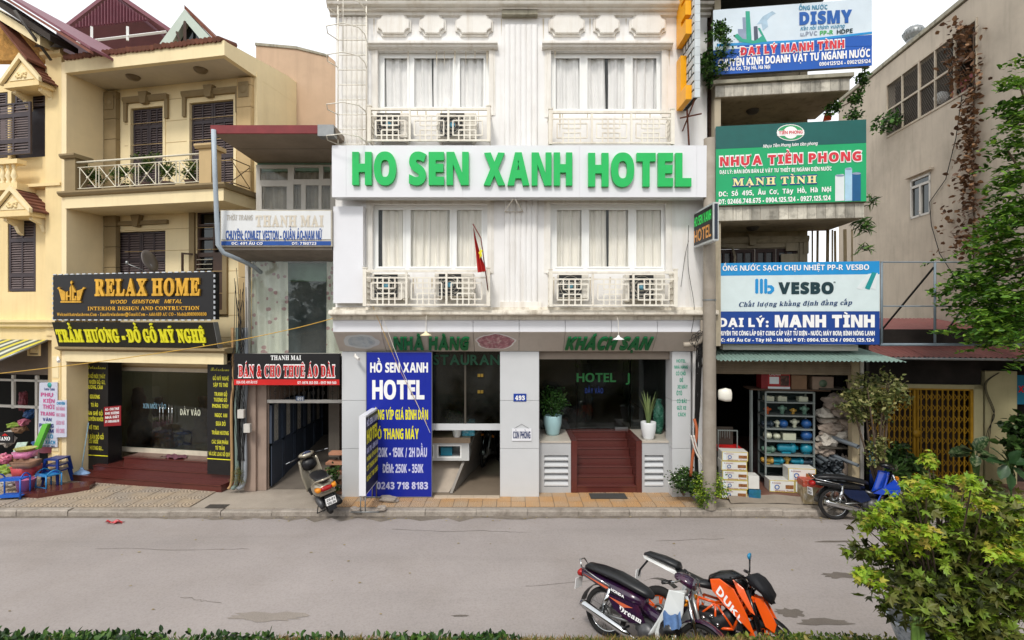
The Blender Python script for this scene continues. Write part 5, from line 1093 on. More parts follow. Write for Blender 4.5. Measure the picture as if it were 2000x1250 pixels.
# roof behind with dormer and big purple sheet gable
PUR = mat('purple_corrugated_sheet', '#7b4a55', .5, .1, 3, streak=.2, scol='#4a2c34')
def ripple(q, p0, pu, pv, n, amp, nrm, per=6):
    """corrugated sheet: ripples along pu"""
    p0, pu, pv, nrm = Vector(p0), Vector(pu), Vector(pv), Vector(nrm).normalized()
    q.grid(lambda u, v: p0+pu*u+pv*v+nrm*(amp*math.sin(u*n*6.28318)), n*per, 1)
bh = Thing('sheet_roof', 'big purple corrugated gable roof standing far behind the cream house', 'roof', base=(-11, 17, 8))
YG = 18.0
def pg(px, py, Y=YG): return ((px-1000)*Y/1000, Y, HC-(py-622)*Y/1000)
ap, la, ra = pg(214, -6), pg(124, 64), pg(335, 66)
q = G(); n = 26
for k in range(n*6):
    f0, f1 = k/(n*6), (k+1)/(n*6)
    def top(f): x = 140+(300-140)*f; return pg(x, -6+(abs(x-218))*(.80 if x < 218 else .62))
    def bot(f): x = 140+(300-140)*f; return pg(x, 56-(x-140)*.11)
    t0, t1, b0, b1 = top(f0), top(f1), bot(f0), bot(f1); dy0, dy1 = .06*math.sin(k/6*6.283), .06*math.sin((k+1)/6*6.283)
    if t0[2] > b0[2] or t1[2] > b1[2]: q.quad((b0[0], YG+dy0, b0[2]), (b1[0], YG+dy1, b1[2]), (t1[0], YG+dy1, max(t1[2], b1[2])), (t0[0], YG+dy0, max(t0[2], b0[2])))
q.to('gable_sheet', PUR, bh)
q = G()
for (A, B) in ((pg(118, 62), pg(214, -12)), (pg(222, -12), pg(345, 72))):
    A, B = Vector(A), Vector(B); q.prism([A, B, B+Vector((0, 0, .15)), A+Vector((0, 0, .15))], (0, 8, 0))
q.to('roof_sheet', PUR, bh)
q = G(); q.tube([pg(150, 83), pg(325, 62)], .05, 4); q.to('beam', PVC, bh)
for px in (179, 249): G().tube([pg(px, 52), pg(px, 79)], .05, 4).to('post', PVC, bh)
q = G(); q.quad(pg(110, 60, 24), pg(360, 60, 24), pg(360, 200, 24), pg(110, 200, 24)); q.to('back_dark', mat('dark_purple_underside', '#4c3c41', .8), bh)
dm = Thing('dormer', 'small pale green triangular dormer window on the cream house roof', 'dormer', base=(-9.5, 13.2, 9.5)); YD = 13.2
def pd(px, py, Y=YD): return ((px-1000)*Y/1000, Y, HC-(py-622)*Y/1000)
MG = mat('pale_mint_trim', '#b9c6bb', .7, .05)
q = G(); o_, i_ = [pd(308, 90), pd(360, 18), pd(418, 80)], [pd(334, 86), pd(361, 40), pd(394, 80)]
for a, b in ((0, 1), (1, 2)): q.prism([o_[a], o_[b], i_[b], i_[a]], (0, .35, 0))
q.to('frame', MG, dm)
q = G(); q.prism([i_[0], i_[1], i_[2]], (0, .02, 0)); q.v = [(x, y+.2, z) for x, y, z in q.v]; q.to('pane', glass('dark_window_glass', '#39403f', .1), dm); q = G(); q.tube([pd(361, 42), pd(361, 84)], .04, 4); q.tube([pd(345, 62), pd(352, 84)], .03, 4); q.to('mullion', BRW, dm)
q = G(); A, B = Vector(pd(360, 17)), Vector(pd(425, 84)); q.prism([A, B, B+Vector((0, 0, .1)), A+Vector((0, 0, .1))], (0, 2.5, 0)); q.to('roof_slope', TERR, dm)
# grey-cream rendered wall behind, right of the cream house
wl = Thing('tall_rendered_wall', 'plain peach rendered wall rising behind the narrow house', 'wall', base=(-5, 13.2, 0)); q = G(); YW = 13.4
q.prism([((px-1000)*YW/1000, YW, HC-(py-622)*YW/1000) for px, py in ((500, 84), (578, 92), (640, 108), (653, 118), (660, 150), (660, 700), (500, 700))], (0, .3, 0)); q.to('wall', mat('peach_render', '#c3a78c', .85, .06, 1.5, patch=.35, pcol='#a58d78', streak=.2, scol='#7d6a59'), wl)
q = G(); q.prism([((px-1000)*(YW-.03)/1000, YW-.03, HC-(py-622)*(YW-.03)/1000) for px, py in ((498, 83), (578, 90), (640, 106), (640, 110), (578, 95), (498, 88))], (0, .36, 0)); q.to('coping', OLD, wl)

# ================================================================ left yellow house (487)
h487 = Thing('yellow_house', 'yellow house at the left edge with gabled window hoods and striped awning', 'house', fr=LF, base=(-6, 0, 0))
SE = SL-.14; SP = LF.hit(96, 500, 0)[0]; S0 = -9.5
wins7 = [LF.box(15, 430, 70, 570, .05), LF.box(22, 176, 88, 308, .05), LF.box(-40, 182, 15, 310, .05), LF.box(-60, 430, -8, 570, .05)]
zt7 = LF.hit(100, 118, 0)[1]; zc7 = LF.hit(60, 655, 0)[1]
GOLDW = mat('deep_yellow_stucco', '#e8d09c', .8, .05, 2, streak=.2, scol='#b2925f', bump=.02)
g = G(); g.walls(S0, SP, zc7, zt7-.25, .05, .3, wins7); g.to('wall', GOLDW, h487)
g = G(); g.box(SP, SE-.003, -.08, .5, zc7, zt7); g.prof([(-.08, zt7), (-.16, zt7+.05), (-.16, zt7+.13), (.5, zt7+.13), (.5, zt7)], SP-.06, SE+.06); g.to('pilaster', GOLDW, h487)
z1 = LF.hit(60, 640, 0)[1]; g = G(); g.prof([(.05, z1-.3), (-.05, z1-.28), (-.05, z1-.02), (-.16, z1+.03), (-.16, z1+.09), (-.22, z1+.13), (-.22, z1+.18), (.05, z1+.2)], S0, SE-.0); g.to('string_course', GOLDW, h487)
z2 = LF.hit(60, 368, 0)[1]; g = G(); g.prof([(.05, z2-.03), (-.12, z2), (-.12, z2+.07), (.05, z2+.08)], S0, SE); g.to('string_course', GOLDW, h487)
x0, x1, za, zb = LF.box(56, 668, 79, 695, -.06); q = G(); q.walls(x0, x1, za, zb, -.09, -.051, [(x0+.03, x1-.03, za+.03, zb-.03)]); q.box(x0+.06, x1-.06, -.07, -.051, za+.06, zb-.06); q.lathe([(.001, -.03), (.07, -.02), (.08, .0)], ((x0+x1)/2, -.072, (za+zb)/2), 16, 'y'); q.to('relief_square', GOLDW, h487)
for i, h in enumerate(wins7):
    q = G(); q.box(h[0], h[1], .14, .16, h[2], h[3]); q.to('window_backing', SHUT, h487)
    if i == 1: shutter(h487, h[0]+.1, h[1]-.01, h[3]-.4, h[3]-.02, .06, cols=1, rows=(0, 1)); a = h[0]; shutter(h487, h[0]-.08, h[1]-.08, h[2]+.0, h[3]-.4, -.2, cols=1, rows=(0, .25, .75, 1), fr=.06)
    else: shutter(h487, h[0]+.02, h[1]-.02, h[2]+.02, h[3]-.02, .06, cols=1, rows=(0, .22, .72, 1), fr=.055)
def hood(px, py, wdt, hgt, ztop):
    """gabled window hood: brackets, pediment, tiled slopes"""
    s_, zb = LF.hit(px, py, -.35); a, b = s_-wdt/2, s_+wdt/2; q = G(); q.prism([(a, -.4, zb), (b, -.4, zb), (s_, -.4, zb+hgt)], (0, .45, 0)); q.box(a-.02, b+.02, -.42, .05, zb-.1, zb-.001); q.to('hood_body', GOLDW, h487)
    q = G(); q.prism([(a+.12, -.415, zb+.05), (b-.12, -.415, zb+.05), (s_, -.415, zb+hgt-.1)], (0, .014, 0)); q.to('pediment', CREAM, h487)
    q = G(); rg = random.Random(4)
    for k in range(24): q.lathe([(.001, -.02), (.03, -.01), (.035, .01)], (s_+rg.uniform(-.16, .16), -.418, zb+.1+rg.uniform(0, .12)), 6, 'y')
    q.to('floral_relief', GOLDW, h487)
    for sx in (-1, 1):
        e = s_+sx*(wdt/2+.08); q = G(); q.prism([(s_, -.47, zb+hgt+.02), (e, -.47, zb-.04), (e, -.47, zb+.06), (s_, -.47, zb+hgt+.14)], (0, .07, 0)); q.to('rake_trim', CREAM, h487)
        L_ = math.hypot(wdt/2+.08, hgt); nrow = 4
        for r in range(3):
            for k in range(6):
                f0, f1 = k/6, (k+1.15)/6; y0 = -.39+r*.17; P_ = lambda f, up: (s_+sx*(wdt/2+.1)*f, zb+hgt+.06-(hgt+.08)*f+up); (xa, za_), (xb, zb_) = P_(f0, .0), P_(min(f1, 1.08), .02)
                q = G(); q.prism([(xa, y0, za_), (xb, y0, zb_), (xb, y0, zb_+.035), (xa, y0, za_+.02)], (0, .165, 0)); q.to('hood_tile', TERR, h487)
    for sx in (a+.06, b-.16): q = G(); q.prof([(.05, zb-.45), (-.03, zb-.4), (-.1, zb-.25), (-.3, zb-.17), (-.3, zb-.1), (.05, zb-.1)], sx, sx+.1); q.to('bracket', CREAM, h487)
hood(48, 163, .95, .5, 0); hood(30, 415, .95, .45, 0)
# gable at the top: sloping eaves with crumbling yellow infill
OCH = mat('crumbling_ochre', '#b98a48', .95, .3, 10, bump=.5, patch=.4, pcol='#8a5f2a', pscale=6)
A = lhit(-20, 10, -.3); B = lhit(125, 130, -.3)
q = G(); q.prism([(x_, .0, z_) for x_, z_ in (lhit(-30, 25, 0), lhit(100, 100, 0), lhit(100, 118, 0), lhit(-30, 118, 0))], (0, .2, 0)); q.to('gable_infill', OCH, h487)
def rake(y0, p, r, th_, m, nm, dep): (xa, za), (xb, zb) = lhit(*p, y0), lhit(*r, y0); q = G(); q.prism([(xa, y0, za), (xb, y0, zb), (xb, y0, zb+th_), (xa, y0, za+th_)], (0, dep, 0)); q.to(nm, m, h487)
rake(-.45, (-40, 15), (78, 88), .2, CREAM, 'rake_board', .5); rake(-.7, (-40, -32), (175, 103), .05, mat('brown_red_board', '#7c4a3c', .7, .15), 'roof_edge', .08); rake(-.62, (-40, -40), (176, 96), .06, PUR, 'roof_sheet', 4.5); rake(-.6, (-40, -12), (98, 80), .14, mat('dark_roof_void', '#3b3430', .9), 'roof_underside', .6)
rake(-.5, (-10, 40), (52, 118), .06, TERR, 'lower_eave', .4)
q = G(); q.tube([(*lhit(28, 20, -.8)[:1], -.8, lhit(28, 20, -.8)[1]), (lhit(100, 118, -.2)[0], -.2, lhit(100, 118, -.2)[1])], .03, 6); q.to('strut', mat('dark_strut', '#4f4b47', .6), h487)
q = G(); q.grid(lambda u, v: (SP-.1+.75*u+.1*v, -.25+.3*v, zt7+.2+.18*math.sin(u*5)*v+.12*v+.05*math.sin(u*17)), 16, 8); q.to('loose_tarpaulin', mat('blue_grey_tarp', '#6f7380', .6, .2, 8), h487)
# small balustrade balcony at the left edge
zb7 = LF.hit(20, 358, -.3)[1]; q = G(); q.box(S0, LF.hit(33, 330, -.35)[0], -.35, .05, zb7-.16, zb7); q.box(S0, LF.hit(38, 330, -.35)[0], -.4, -.2, zb7+.42, zb7+.52); q.to('balustrade_slab', GOLDW, h487)
for k in range(6): s_ = LF.hit(28-k*11, 330, -.3)[0]; q = G(); q.lathe([(.05, 0), (.05, .04), (.03, .07), (.065, .16), (.04, .27), (.025, .33), (.05, .38), (.05, .42)], (s_, -.3, zb7), 12); q.to('baluster', CREAM, h487)
# ground floor: pilasters in panels, dark shop, awning
q = G(); q.box(SE-.25, SE-.003, -.1, .3, 0, zc7); q.to('ground_pilaster', GOLDW, h487)
for k in range(5): q = G(); z = .15+k*.56; q.box(SE-.22, SE-.04, -.112, -.101, z, z+.5); q.to('pilaster_panel', CREAM, h487, bevel=.01)
g = G(); g.box(SP-.1, SE-.25, .05, .3, 0, zc7); g.to('side_pier', CREAMD, h487)
g = G(); g.box(S0, SP-.1, .1, .15, 2.25, 2.3); g.box(S0, SP-.1, .1, .15, 1.62, 1.68); 
for px in (22, 68): s_ = LF.hit(px, 730, .1)[0]; g.box(s_, s_+.07, .1, .15, .2 if px > 40 else 1.6, 2.4)
g.to('shop_frame', ALW, h487)
g = G(); g.box(S0, SP-.1, .1, .13, 2.42, zc7); g.to('roller_shutter', mat('brown_shutter_box', '#6d5f52', .6, .1), h487)
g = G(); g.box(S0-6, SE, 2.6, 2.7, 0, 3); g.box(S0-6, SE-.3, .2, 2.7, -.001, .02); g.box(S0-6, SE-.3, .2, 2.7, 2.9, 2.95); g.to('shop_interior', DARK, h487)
YS = mat('yellow_awning_stripe', '#c9be45', .7, .08, 3); GS = mat('dark_awning_stripe', '#5c6152', .7, .08); WS = mat('pale_awning_stripe', '#c5c7b6', .7, .08)
aw = Thing('striped_awning', 'yellow and grey striped awning over the toy-coloured shop at the left edge', 'awning', fr=LF, base=(-5.5, -.6, 2.6))
(sa, za), (sb, zb) = LF.hit(97, 668, 0), LF.hit(97, 672, 0); zt_ = LF.hit(60, 660, 0)[1]
n = 34; wd = .13; s_ = SP+.02
for k in range(n):
    a = s_-(k+1)*wd; q = G(); zlow = zt_-.52; yl = -.95; q.grid(lambda u, v: (a+wd*u-.35*v, .0+(yl)*v, zt_-.02+(zlow-zt_)*v+.03*math.sin(v*3.1)), 1, 4); q.to('awning_stripe', (YS, GS, WS, GS)[k % 4] if k % 2 == 0 or 1 else GS, aw)
q = G(); q.tube([(s_-.0, 0, zt_-.03), (s_-.35, -.95, zt_-.54)], .025, 8); q.tube([(s_-.35, -.95, zt_-.55), (s_-5, -.95, zt_-.55)], .02, 6); q.to('frame_bar', GREY, aw)
# shop banners
for px0, py0, px1, py1, lab, rows in ((77, 746, 112, 874, 'tall pale banner with pink and blue words at the stationery shop', [(80, 104, 774, 767, 'PHỤ', 'p'), (85, 107, 786, 779, 'KIỆN', 'p'), (84, 107, 798, 790, 'THỜI', 'p'), (79, 107, 811, 804, 'TRANG', 'p'), (84, 101, 822, 816, 'VĂN', 'b'), (77, 105, 834, 827, 'PHÒNG', 'b'), (79, 105, 844, 837, 'PHẨM', 'b'), (80, 104, 855, 848, 'BA LÔ', 'c'), (75, 108, 866, 859, 'TÚI XÁCH', 'c'), (74, 107, 872, 868, 'ĐT: 094 591 666', 'g')]),
                                      (108, 781, 130, 855, 'smaller pale banner with faded pink words beside the tall one', [(111, 127, 790, 785, 'CHUYÊN', 'c'), (110, 127, 801, 795, 'ĐỒ DÙNG', 'q'), (110, 127, 813, 807, 'HỌC SINH', 'q'), (110, 126, 829, 822, 'SÁCH VỞ', 'q'), (110, 126, 845, 837, 'ĐỒ CHƠI', 'q')])):
    dd = -.14 if px0 < 100 else -.2; x0, x1, z0, z1 = LF.box(px0, py0, px1, py1, dd); th = Thing('shop_banner', lab, 'banner', fr=LF, base=(x0, dd, z0), group='pale banners of the stationery shop'); q = G(); q.prism([(x0-.04, dd, z0), (x1, dd, z0+.02), (x1, dd, z1), (x0, dd, z1-.02)], (0, .015, 0)); q.to('sheet', mat('pale_lilac_sheet', '#c3c6d6', .5, .05), th)
    cm = {'p': ('pink_print', '#c0568c'), 'b': ('navy_print', '#1d2f7a'), 'c': ('cyan_print', '#1f86b5'), 'g': ('grey_print', '#53607a'), 'q': ('faded_pink_print', '#c98aa8')}
    for a, c, yb, yt, t, k in rows: text(th, LF, dd, a, c, yb, yt, t, mat(cm[k][0], cm[k][1], .5), 'sans', .02, off=.006)
    if px0 < 100:
        s_, z = LF.hit(97, 752, dd); q = G(); q.lathe([(.001, -.004), (.06, -.003), (.06, 0)], (s_, dd-.002, z), 12, 'y'); q.to('emblem', mat('teal_emblem', '#3aa39a', .5), th); text(th, LF, dd, 87, 107, 762, 757, 'Luta Cute', mat('navy_print', '#1d2f7a'), 'sans', .0, off=.006)
# goods before the left shop
def plast(n, c): return mat(n, c, .35, .06, 5, spec=.5)
BL1, BL2, PK, RD, GRN = plast('blue_plastic', '#1f5fbf'), plast('light_blue_plastic', '#2a86c4'), plast('pink_plastic', '#e08ab6'), plast('red_plastic', '#c94a52'), plast('green_plastic', '#5cae2e'); NV = plast('navy_plastic', '#17357f')
def gp(px, py, z=0): X, Y = W.ground(px, py, z); return X, Y
def shelf(px, py, w, h, tiers, m, label, arch=False, rot=.2, dep=.28):
    X, Y = gp(px, py); th = Thing('plastic_shelf', label, 'shelf', base=(X, Y, .01), rot=(0, 0, rot), group='plastic shelves for sale')
    for a in (-w/2, w/2):
        for b in (0, dep): q = G(); q.tube([(X+a, Y+b, .01), (X+a, Y+b, .01+h)], .016, 6); q.to('leg', m, th)
    for k in range(tiers): z = .01+h*(.12+.8*k/max(1, tiers-1)); q = G(); q.box(X-w/2, X+w/2, Y, Y+dep, z, z+.02); q.box(X-w/2, X+w/2, Y-.004, Y+.01, z, z+.06); q.to('tray', m, th)
    for a in (-w/2, w/2):
        q = G(); q.tube([(X+a, Y+dep*t, .01+h+.09*math.sin(math.pi*t)) for t in (0, .15, .3, .5, .7, .85, 1)], .014, 6); q.to('arch', m, th)
shelf(14, 978, .46, .42, 2, BL1, 'blue two tier plastic shelf at the very left of the stall'); shelf(80, 962, .36, .36, 2, BL2, 'light blue plastic shelf with arched tops before the pink basins', rot=-.35)
def tub(px, py, z, r, h, m, label, nm='plastic_basin', n=24, sy=1, taper=.8, lid=None, cat='basin'):
    X, Y = gp(px, py, z); th = Thing(nm, label, cat, base=(X, Y, z), group='plastic ware before the left shop'); q = G(); q.lathe([(.001, 0), (r*taper, 0), (r, h*.93), (r*1.06, h*.94), (r*1.06, h), (r*.97, h), (r*.8, h*.2), (.001, h*.15)], (X, Y, z), n, sy=sy); q.to('shell', m, th)
    if lid: q = G(); q.lathe([(r*1.08, h), (r*1.08, h+.02), (r*.5, h+.06), (.001, h+.07)], (X, Y, z), n, sy=sy); q.to('lid', lid, th)
    return th
stl = Thing('stool_stack', 'stack of dark blue plastic stools under the big pink basin', 'stools', base=(-9.95, 11.75, 0), group='plastic ware before the left shop'); X, Y = gp(112, 945, 0.06)
for k in range(3): q = G(); z = .08+k*.13; q.box(X-.16, X+.16, Y-.16, Y+.16, z+.28, z+.31); [q.prism([(X+a*.16, Y+b*.16, z+.28), (X+a*.11, Y+b*.16, z+.28), (X+a*.15, Y+b*.2, z), (X+a*.19, Y+b*.2, z)], (0, -.03*b, 0)) for a in (-1, 1) for b in (-1, 1)]; q.to('stool', NV, stl)
tub(103, 880, .62, .3, .2, PK, 'wide pink basin on top of the dark blue stool stack'); tub(50, 962, .02, .17, .3, PK, 'pink bucket on the ground behind the light blue shelf', taper=.75)
q = G(); X, Y = gp(51, 940, .3); 
def crate(px, py, z, w, d, h, m, label, nm='plastic_crate'):
    X, Y = gp(px, py, z); th = Thing(nm, label, 'crate', base=(X, Y, z), group='plastic ware before the left shop'); q = G(); q.walls(X-w/2, X+w/2, Y-d/2, Y+d/2, z, z+h, [(X-w/2+.02, X+w/2-.02, Y-d/2+.02, Y+d/2-.02)]) if 0 else q.loft([[(X+sx*w/2*k, Y+sy*d/2*k, zz) for sx, sy in ((-1, -1), (1, -1), (1, 1), (-1, 1))] for zz, k in ((z, .88), (z+h, 1), (z+h, .93), (z+.05*h, .83))]); q.to('shell', m, th)
    q = G(); q.box(X-w*.53, X+w*.53, Y-d*.53, Y-d*.48, z+h-.02, z+h); q.to('rim', m, th)
crate(52, 928, .32, .42, .32, .22, RD, 'red plastic crate under the brown boxes'); crate(52, 912, .56, .4, .3, .14, mat('brown_card_tray', '#94725c', .8), 'brown flat tray on the red crate', 'carton_tray'); crate(50, 893, .71, .32, .28, .14, PK, 'small pink crate on the brown tray'); 
tub(50, 880, .86, .19, .06, mat('patterned_tray', '#a9a564', .7, .4, 30), 'round patterned tray on the small pink crate', 'round_tray', cat='tray')
q = G(); X, Y = gp(30, 920, .4); q.prism([(X-.2, Y, .5), (X-.02, Y+.05, .5), (X+.12, Y+.15, 1.0), (X-.06, Y+.1, 1.0)], (0, .02, 0)); q.top('leaning_board', mat('patterned_mint_board', '#b9cfc2', .6, .3, 25), 'pale patterned board leaning on the brown tray', 'board', base=(X, Y, .5))
q = G(); X, Y = gp(55, 900, .6); q.prism([(X-.1, Y+.2, .8), (X+.02, Y+.2, .8), (X+.16, Y+.3, 1.35), (X+.04, Y+.3, 1.35)], (0, .1, 0)); q.top('green_slide', GRN, 'bright green leaning plastic toy below the tall banner', 'toy', base=(X, Y+.2, .8))
SBAG = [mat('bag_%s' % c, h, .6, .4, 14, patch=.5, pcol=p, pscale=9) for c, h, p in (('tan', '#8a6a50', '#b59c7c'), ('green', '#7d9a3c', '#c9a63a'), ('pinkish', '#c06a84', '#e3b7a8'), ('blue_bag', '#2f5b96', '#8aa0b8'), ('grey_bag', '#9a958f', '#d5d0c8'), ('plaid', '#7c3a44', '#b98a90'))]
def lump(px, py, z, a, b, c, m, label, sd, nm='goods_bag', cat='bag', grp='bagged goods at the left shop'):
    X, Y = gp(px, py, z); bm = bmesh.new(); bmesh.ops.create_icosphere(bm, subdivisions=3, radius=1); from mathutils import noise
    for v in bm.verts: k = .8+.45*noise.noise(v.co*2+Vector((sd, sd*2, 0)))+.12*noise.noise(v.co*6); v.co = (v.co.x*a*k, v.co.y*b*k, v.co.z*c*k+c*.7)
    me = bpy.data.meshes.new(nm); bm.to_mesh(me); bm.free(); me.materials.append(m); o = bpy.data.objects.new(nm, me); COL.objects.link(o); o.location = (X, Y, z); o['label'] = label; o['category'] = cat; o['group'] = grp; return o
for i, (px, py, z, a, b, c, k, lb) in enumerate([(30, 905, .55, .2, .16, .1, 0, 'tan crinkled bag left of the pink crate'), (8, 905, .6, .16, .14, .14, 2, 'pink bag at the far left of the stall'), (38, 845, .95, .2, .15, .16, 0, 'tan bag heaped above the leaning board'), (30, 835, 1.08, .22, .14, .08, 1, 'green and yellow packets on top of the heap'), (45, 830, 1.15, .14, .12, .1, 2, 'pink packet on top of the heap'), (58, 815, 1.3, .16, .14, .12, 3, 'blue bag highest on the heap'), (18, 950, .12, .22, .15, .12, 4, 'white crumpled bag behind the blue shelf'), (78, 880, .55, .18, .15, .2, 3, 'blue wrapped bundle left of the big basin'), (12, 870, .75, .2, .15, .22, 4, 'grey patterned bag below the black label board'), (45, 800, 1.5, .1, .1, .3, 5, 'dark red bag hanging in the shop doorway'), (10, 925, .3, .2, .15, .12, 1, 'green packets inside the blue shelf')]): lump(px, py, z, a, b, c, SBAG[k], lb, i)
nb = Thing('label_board', 'small black board with white brand lettering at the left shop', 'sign', base=(-11.6, 11.7, .9)); x0, x1, z0, z1 = W.box(-12, 844, 26, 865, 11.6); G().box(x0, x1, 11.6, 11.62, z0, z1).to('board', BLACKF, nb); text(nb, W, 11.6, -4, 20, 860, 853, 'NANO', WLET, 'serif', .02)
q = G(); x0, z = W.box(3, 848, 14, 851, 11.59)[0], W.box(3, 848, 14, 851, 11.59)[2]; q.prism([(x0, 11.592, z), (x0+.07, 11.592, z+.05), (x0+.14, 11.592, z)], (0, .005, 0)); q.to('emblem', RED, nb)
q = G(); q.box(*gp(88, 965)[:1], gp(128, 940)[0], 11.6, 12.0, 0, .1) if 0 else None
X, Y = gp(70, 972); q = G(); q.prism([(X-.3, Y+.0, 0), (X+.1, Y-.06, 0), (X+.75, Y+.45, 0), (X+.6, Y+.8, 0), (X-.3, Y+.5, 0)], (0, 0, .1)); q.top('granite_plinth', GRAN, 'low dark red granite plinth under the plastic goods', 'plinth', base=(X, Y, 0))
# ================================================================ right side: plumbing shop house (495)
RF = Frame((4.455, 11.0, 0), 7.5)
GRYW = mat('weathered_cream_wall', '#b3a892', .9, .1, 2, streak=.6, scol='#454037', patch=.5, pcol='#756c5b', bump=.04)
h495 = Thing('plumbing_shop_house', 'weathered narrow house with tiled balcony edges and an open plumbing shop below', 'house', fr=RF, base=(1.2, 0, 0))
DB = .6; DS = -.85; RX = 2.62
zs2 = RF.hit(1500, 432, DS)[1]; zs2t = RF.hit(1500, 400, DS)[1]; zs1 = RF.hit(1500, 187, DS)[1]; zs1t = RF.hit(1500, 160, DS)[1]; xr1 = RF.hit(1660, 165, DS)[0]; xr2 = RF.hit(1688, 420, DS)[0]; XRR = (xr1+xr2)/2
OT = mat('grimy_white_tile', '#bdb8ab', .5, .15, 6, streak=.85, scol='#2f2d27', patch=.75, pcol='#57534a', pscale=5, rnd=.3)
for z0, z1, xr in ((zs2, zs2t, xr2), (zs1, zs1t, xr1)):
    g = G(); g.box(-.3, xr-.01, DS+.012, DB, z0+.02, z1-.005); g.to('balcony_slab', GRYW, h495)
    g = G(); g.box(-.35, xr+.05, DS-.06, DS+.2, z1, z1+.07); g.to('slab_capping', OLD, h495)
    n = int((xr+.3)/.17)
    for k in range(n): a = -.3+(xr+.3)*k/n; b = -.3+(xr+.3)*(k+1)/n; G().box(a+.003, b-.003, DS, DS+.011, z0+.03, z1-.02).to('edge_tile', OT, h495)
    q = G(); q.lathe([(.001, -.09), (.09, -.07), (.13, -.02), (.13, 0)], (RF.hit(1470, 200 if z0 > 6 else 440, -.1)[0], -.1, z0+.02), 16); q.to('ceiling_lamp', mat('dark_lamp_glass', '#4a4640', .4), h495)
xd0, xd1, zd0, zd1 = RF.box(1395, 484, 1559, 540, DB)
g = G(); g.walls(-.3, XRR-.45, 2.5, 10.6, DB, DB+.2, [(xd0, xd1, 3.4, zd1)]); g.to('upper_wall', GRYW, h495)
g = G(); g.box(XRR-.46, XRR-.3, DB-.02, DB+4, 3.2, 10.6); g.box(XRR-.45, XRR-.44, DB, 5, 3, 10); g.to('side_wall', GRYW, h495)
q = G(); q.prof([(DB-.05, zd1+.1), (DB-.09, zd1+.17), (DB-.09, zd1+.24), (DB-.001, zd1+.24), (DB-.001, zd1+.1)], xd0-.1, xd1+.2); q.box(xd1+.1, xd1+.2, DB-.05, DB-.001, zd1-.15, zd1+.1); xm = RF.hit(1467, 475, DB)[0]; q.prism([(xm-.09, DB-.13, zd1+.28), (xm+.09, DB-.13, zd1+.28), (xm+.06, DB-.13, zd1+.05), (xm-.06, DB-.13, zd1+.05)], (0, .125, 0)); q.to('lintel_moulding', GRYW, h495)
MAH = mat('mahogany_frame', '#3b2320', .5, .15)
for k in range(4): w = (xd1-xd0)/4; a = xd0+k*w; q = G(); q.walls(a+.01, a+w-.01, 3.4, zd1-.02, DB+.06, DB+.1, [(a+.07, a+w/2-.02, zd1-.36, zd1-.1), (a+w/2+.02, a+w-.07, zd1-.36, zd1-.1), (a+.07, a+w-.07, 3.6, zd1-.42)]); lf = q.to('door_leaf', MAH, h495); G().box(a+.02, a+w-.02, DB+.105, DB+.11, 3.4, zd1-.05).to('pane', mat('dark_door_pane', '#22282b', .2), h495, lf)
for k in range(3): q = G(); z = zd1-.35+k*.27; q.box(XRR-.85+(k % 2)*.1, XRR-.5, DB-.02, DB-.001, z, z+.2); q.to('quoin', GRYW, h495)
q = G()
for k in range(7): xx = XRR-.28+k*.13; q.tube([(xx+.02*math.sin(k), DB-.2+.1*math.sin(k*2), zs2), (xx, DB-.2+.1*math.sin(k*2), zs2-1.9)], .018+.008*(k % 3), 5)
q.to('hanging_root', mat('dry_bamboo', '#8f8065', .9, .2), h495)['kind'] = 'stuff'
q = G()
for k in range(6): q.tube([(XRR-.3, DB+.1*k, 3.7), (XRR-.3, DB+.1*k, 4.6)], .012, 5)
q.to('window_grille', MAH, h495)
q = G(); xq = RF.hit(1435, 470, DB-.05)[0]; q.tube([(xq-.4, DB-.05, zd1+.05), (xq-.05, DB-.05, zd1+.02), (xq, DB-.06, zd1-.2), (xq-.02, DB-.06, zd1-.5)], .03, 8); q.to('pipe', mat('old_cream_pipe', '#a79d88', .6), h495)
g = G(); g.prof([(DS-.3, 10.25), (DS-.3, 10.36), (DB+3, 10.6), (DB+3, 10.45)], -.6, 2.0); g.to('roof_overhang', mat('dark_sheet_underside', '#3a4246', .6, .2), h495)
g = G(); g.box(-.3, -.18, DB-1.4, DB, 3.2, 10.6); g.to('left_wall', GRYW, h495)
# ---- advertising signs
def board(name, label, box, d, th_=.12, fm='#b9bcbc'):
    x0, x1, z0, z1 = RF.box(*box, d); th = Thing(name, label, 'sign', fr=RF, base=((x0+x1)/2, d, z0), group=None); G().box(x0+.01, x1-.01, d+.012, d+th_, z0+.01, z1-.01).to('back_frame', GREY, th); return th, x0, x1, z0, z1
def rect(th, d, box, m, name, lift=.0): x0, x1, z0, z1 = RF.box(*box, d); G().box(x0, x1, d-lift, d+.011-lift*.5, z0, z1).to(name, m, th); return x0, x1, z0, z1
def rp(th, d, pts, m, name, lift=.006): q = G(); q.prism([(RF.hit(a, b, d)[0], d-lift, RF.hit(a, b, d)[1]) for a, b in pts], (0, lift*.6, 0)); q.to(name, m, th)
SKYP = mat('pale_sky_print', '#cfdde8', .45, .08, 1.5, patch=.3, pcol='#e6ecf0'); BLP = mat('bright_blue_print', '#0e56b3', .45, .05); WP = mat('pale_white_print', '#dbe3e6', .45, .03); CYP = mat('cyan_blue_print', '#1d8fd0', .45, .04); NVP = mat('deep_blue_print', '#16418f', .45, .04); GRP = mat('emerald_print', '#12a468', .45, .06, 2); DGP = mat('dark_teal_print', '#0c5a56', .45, .08)
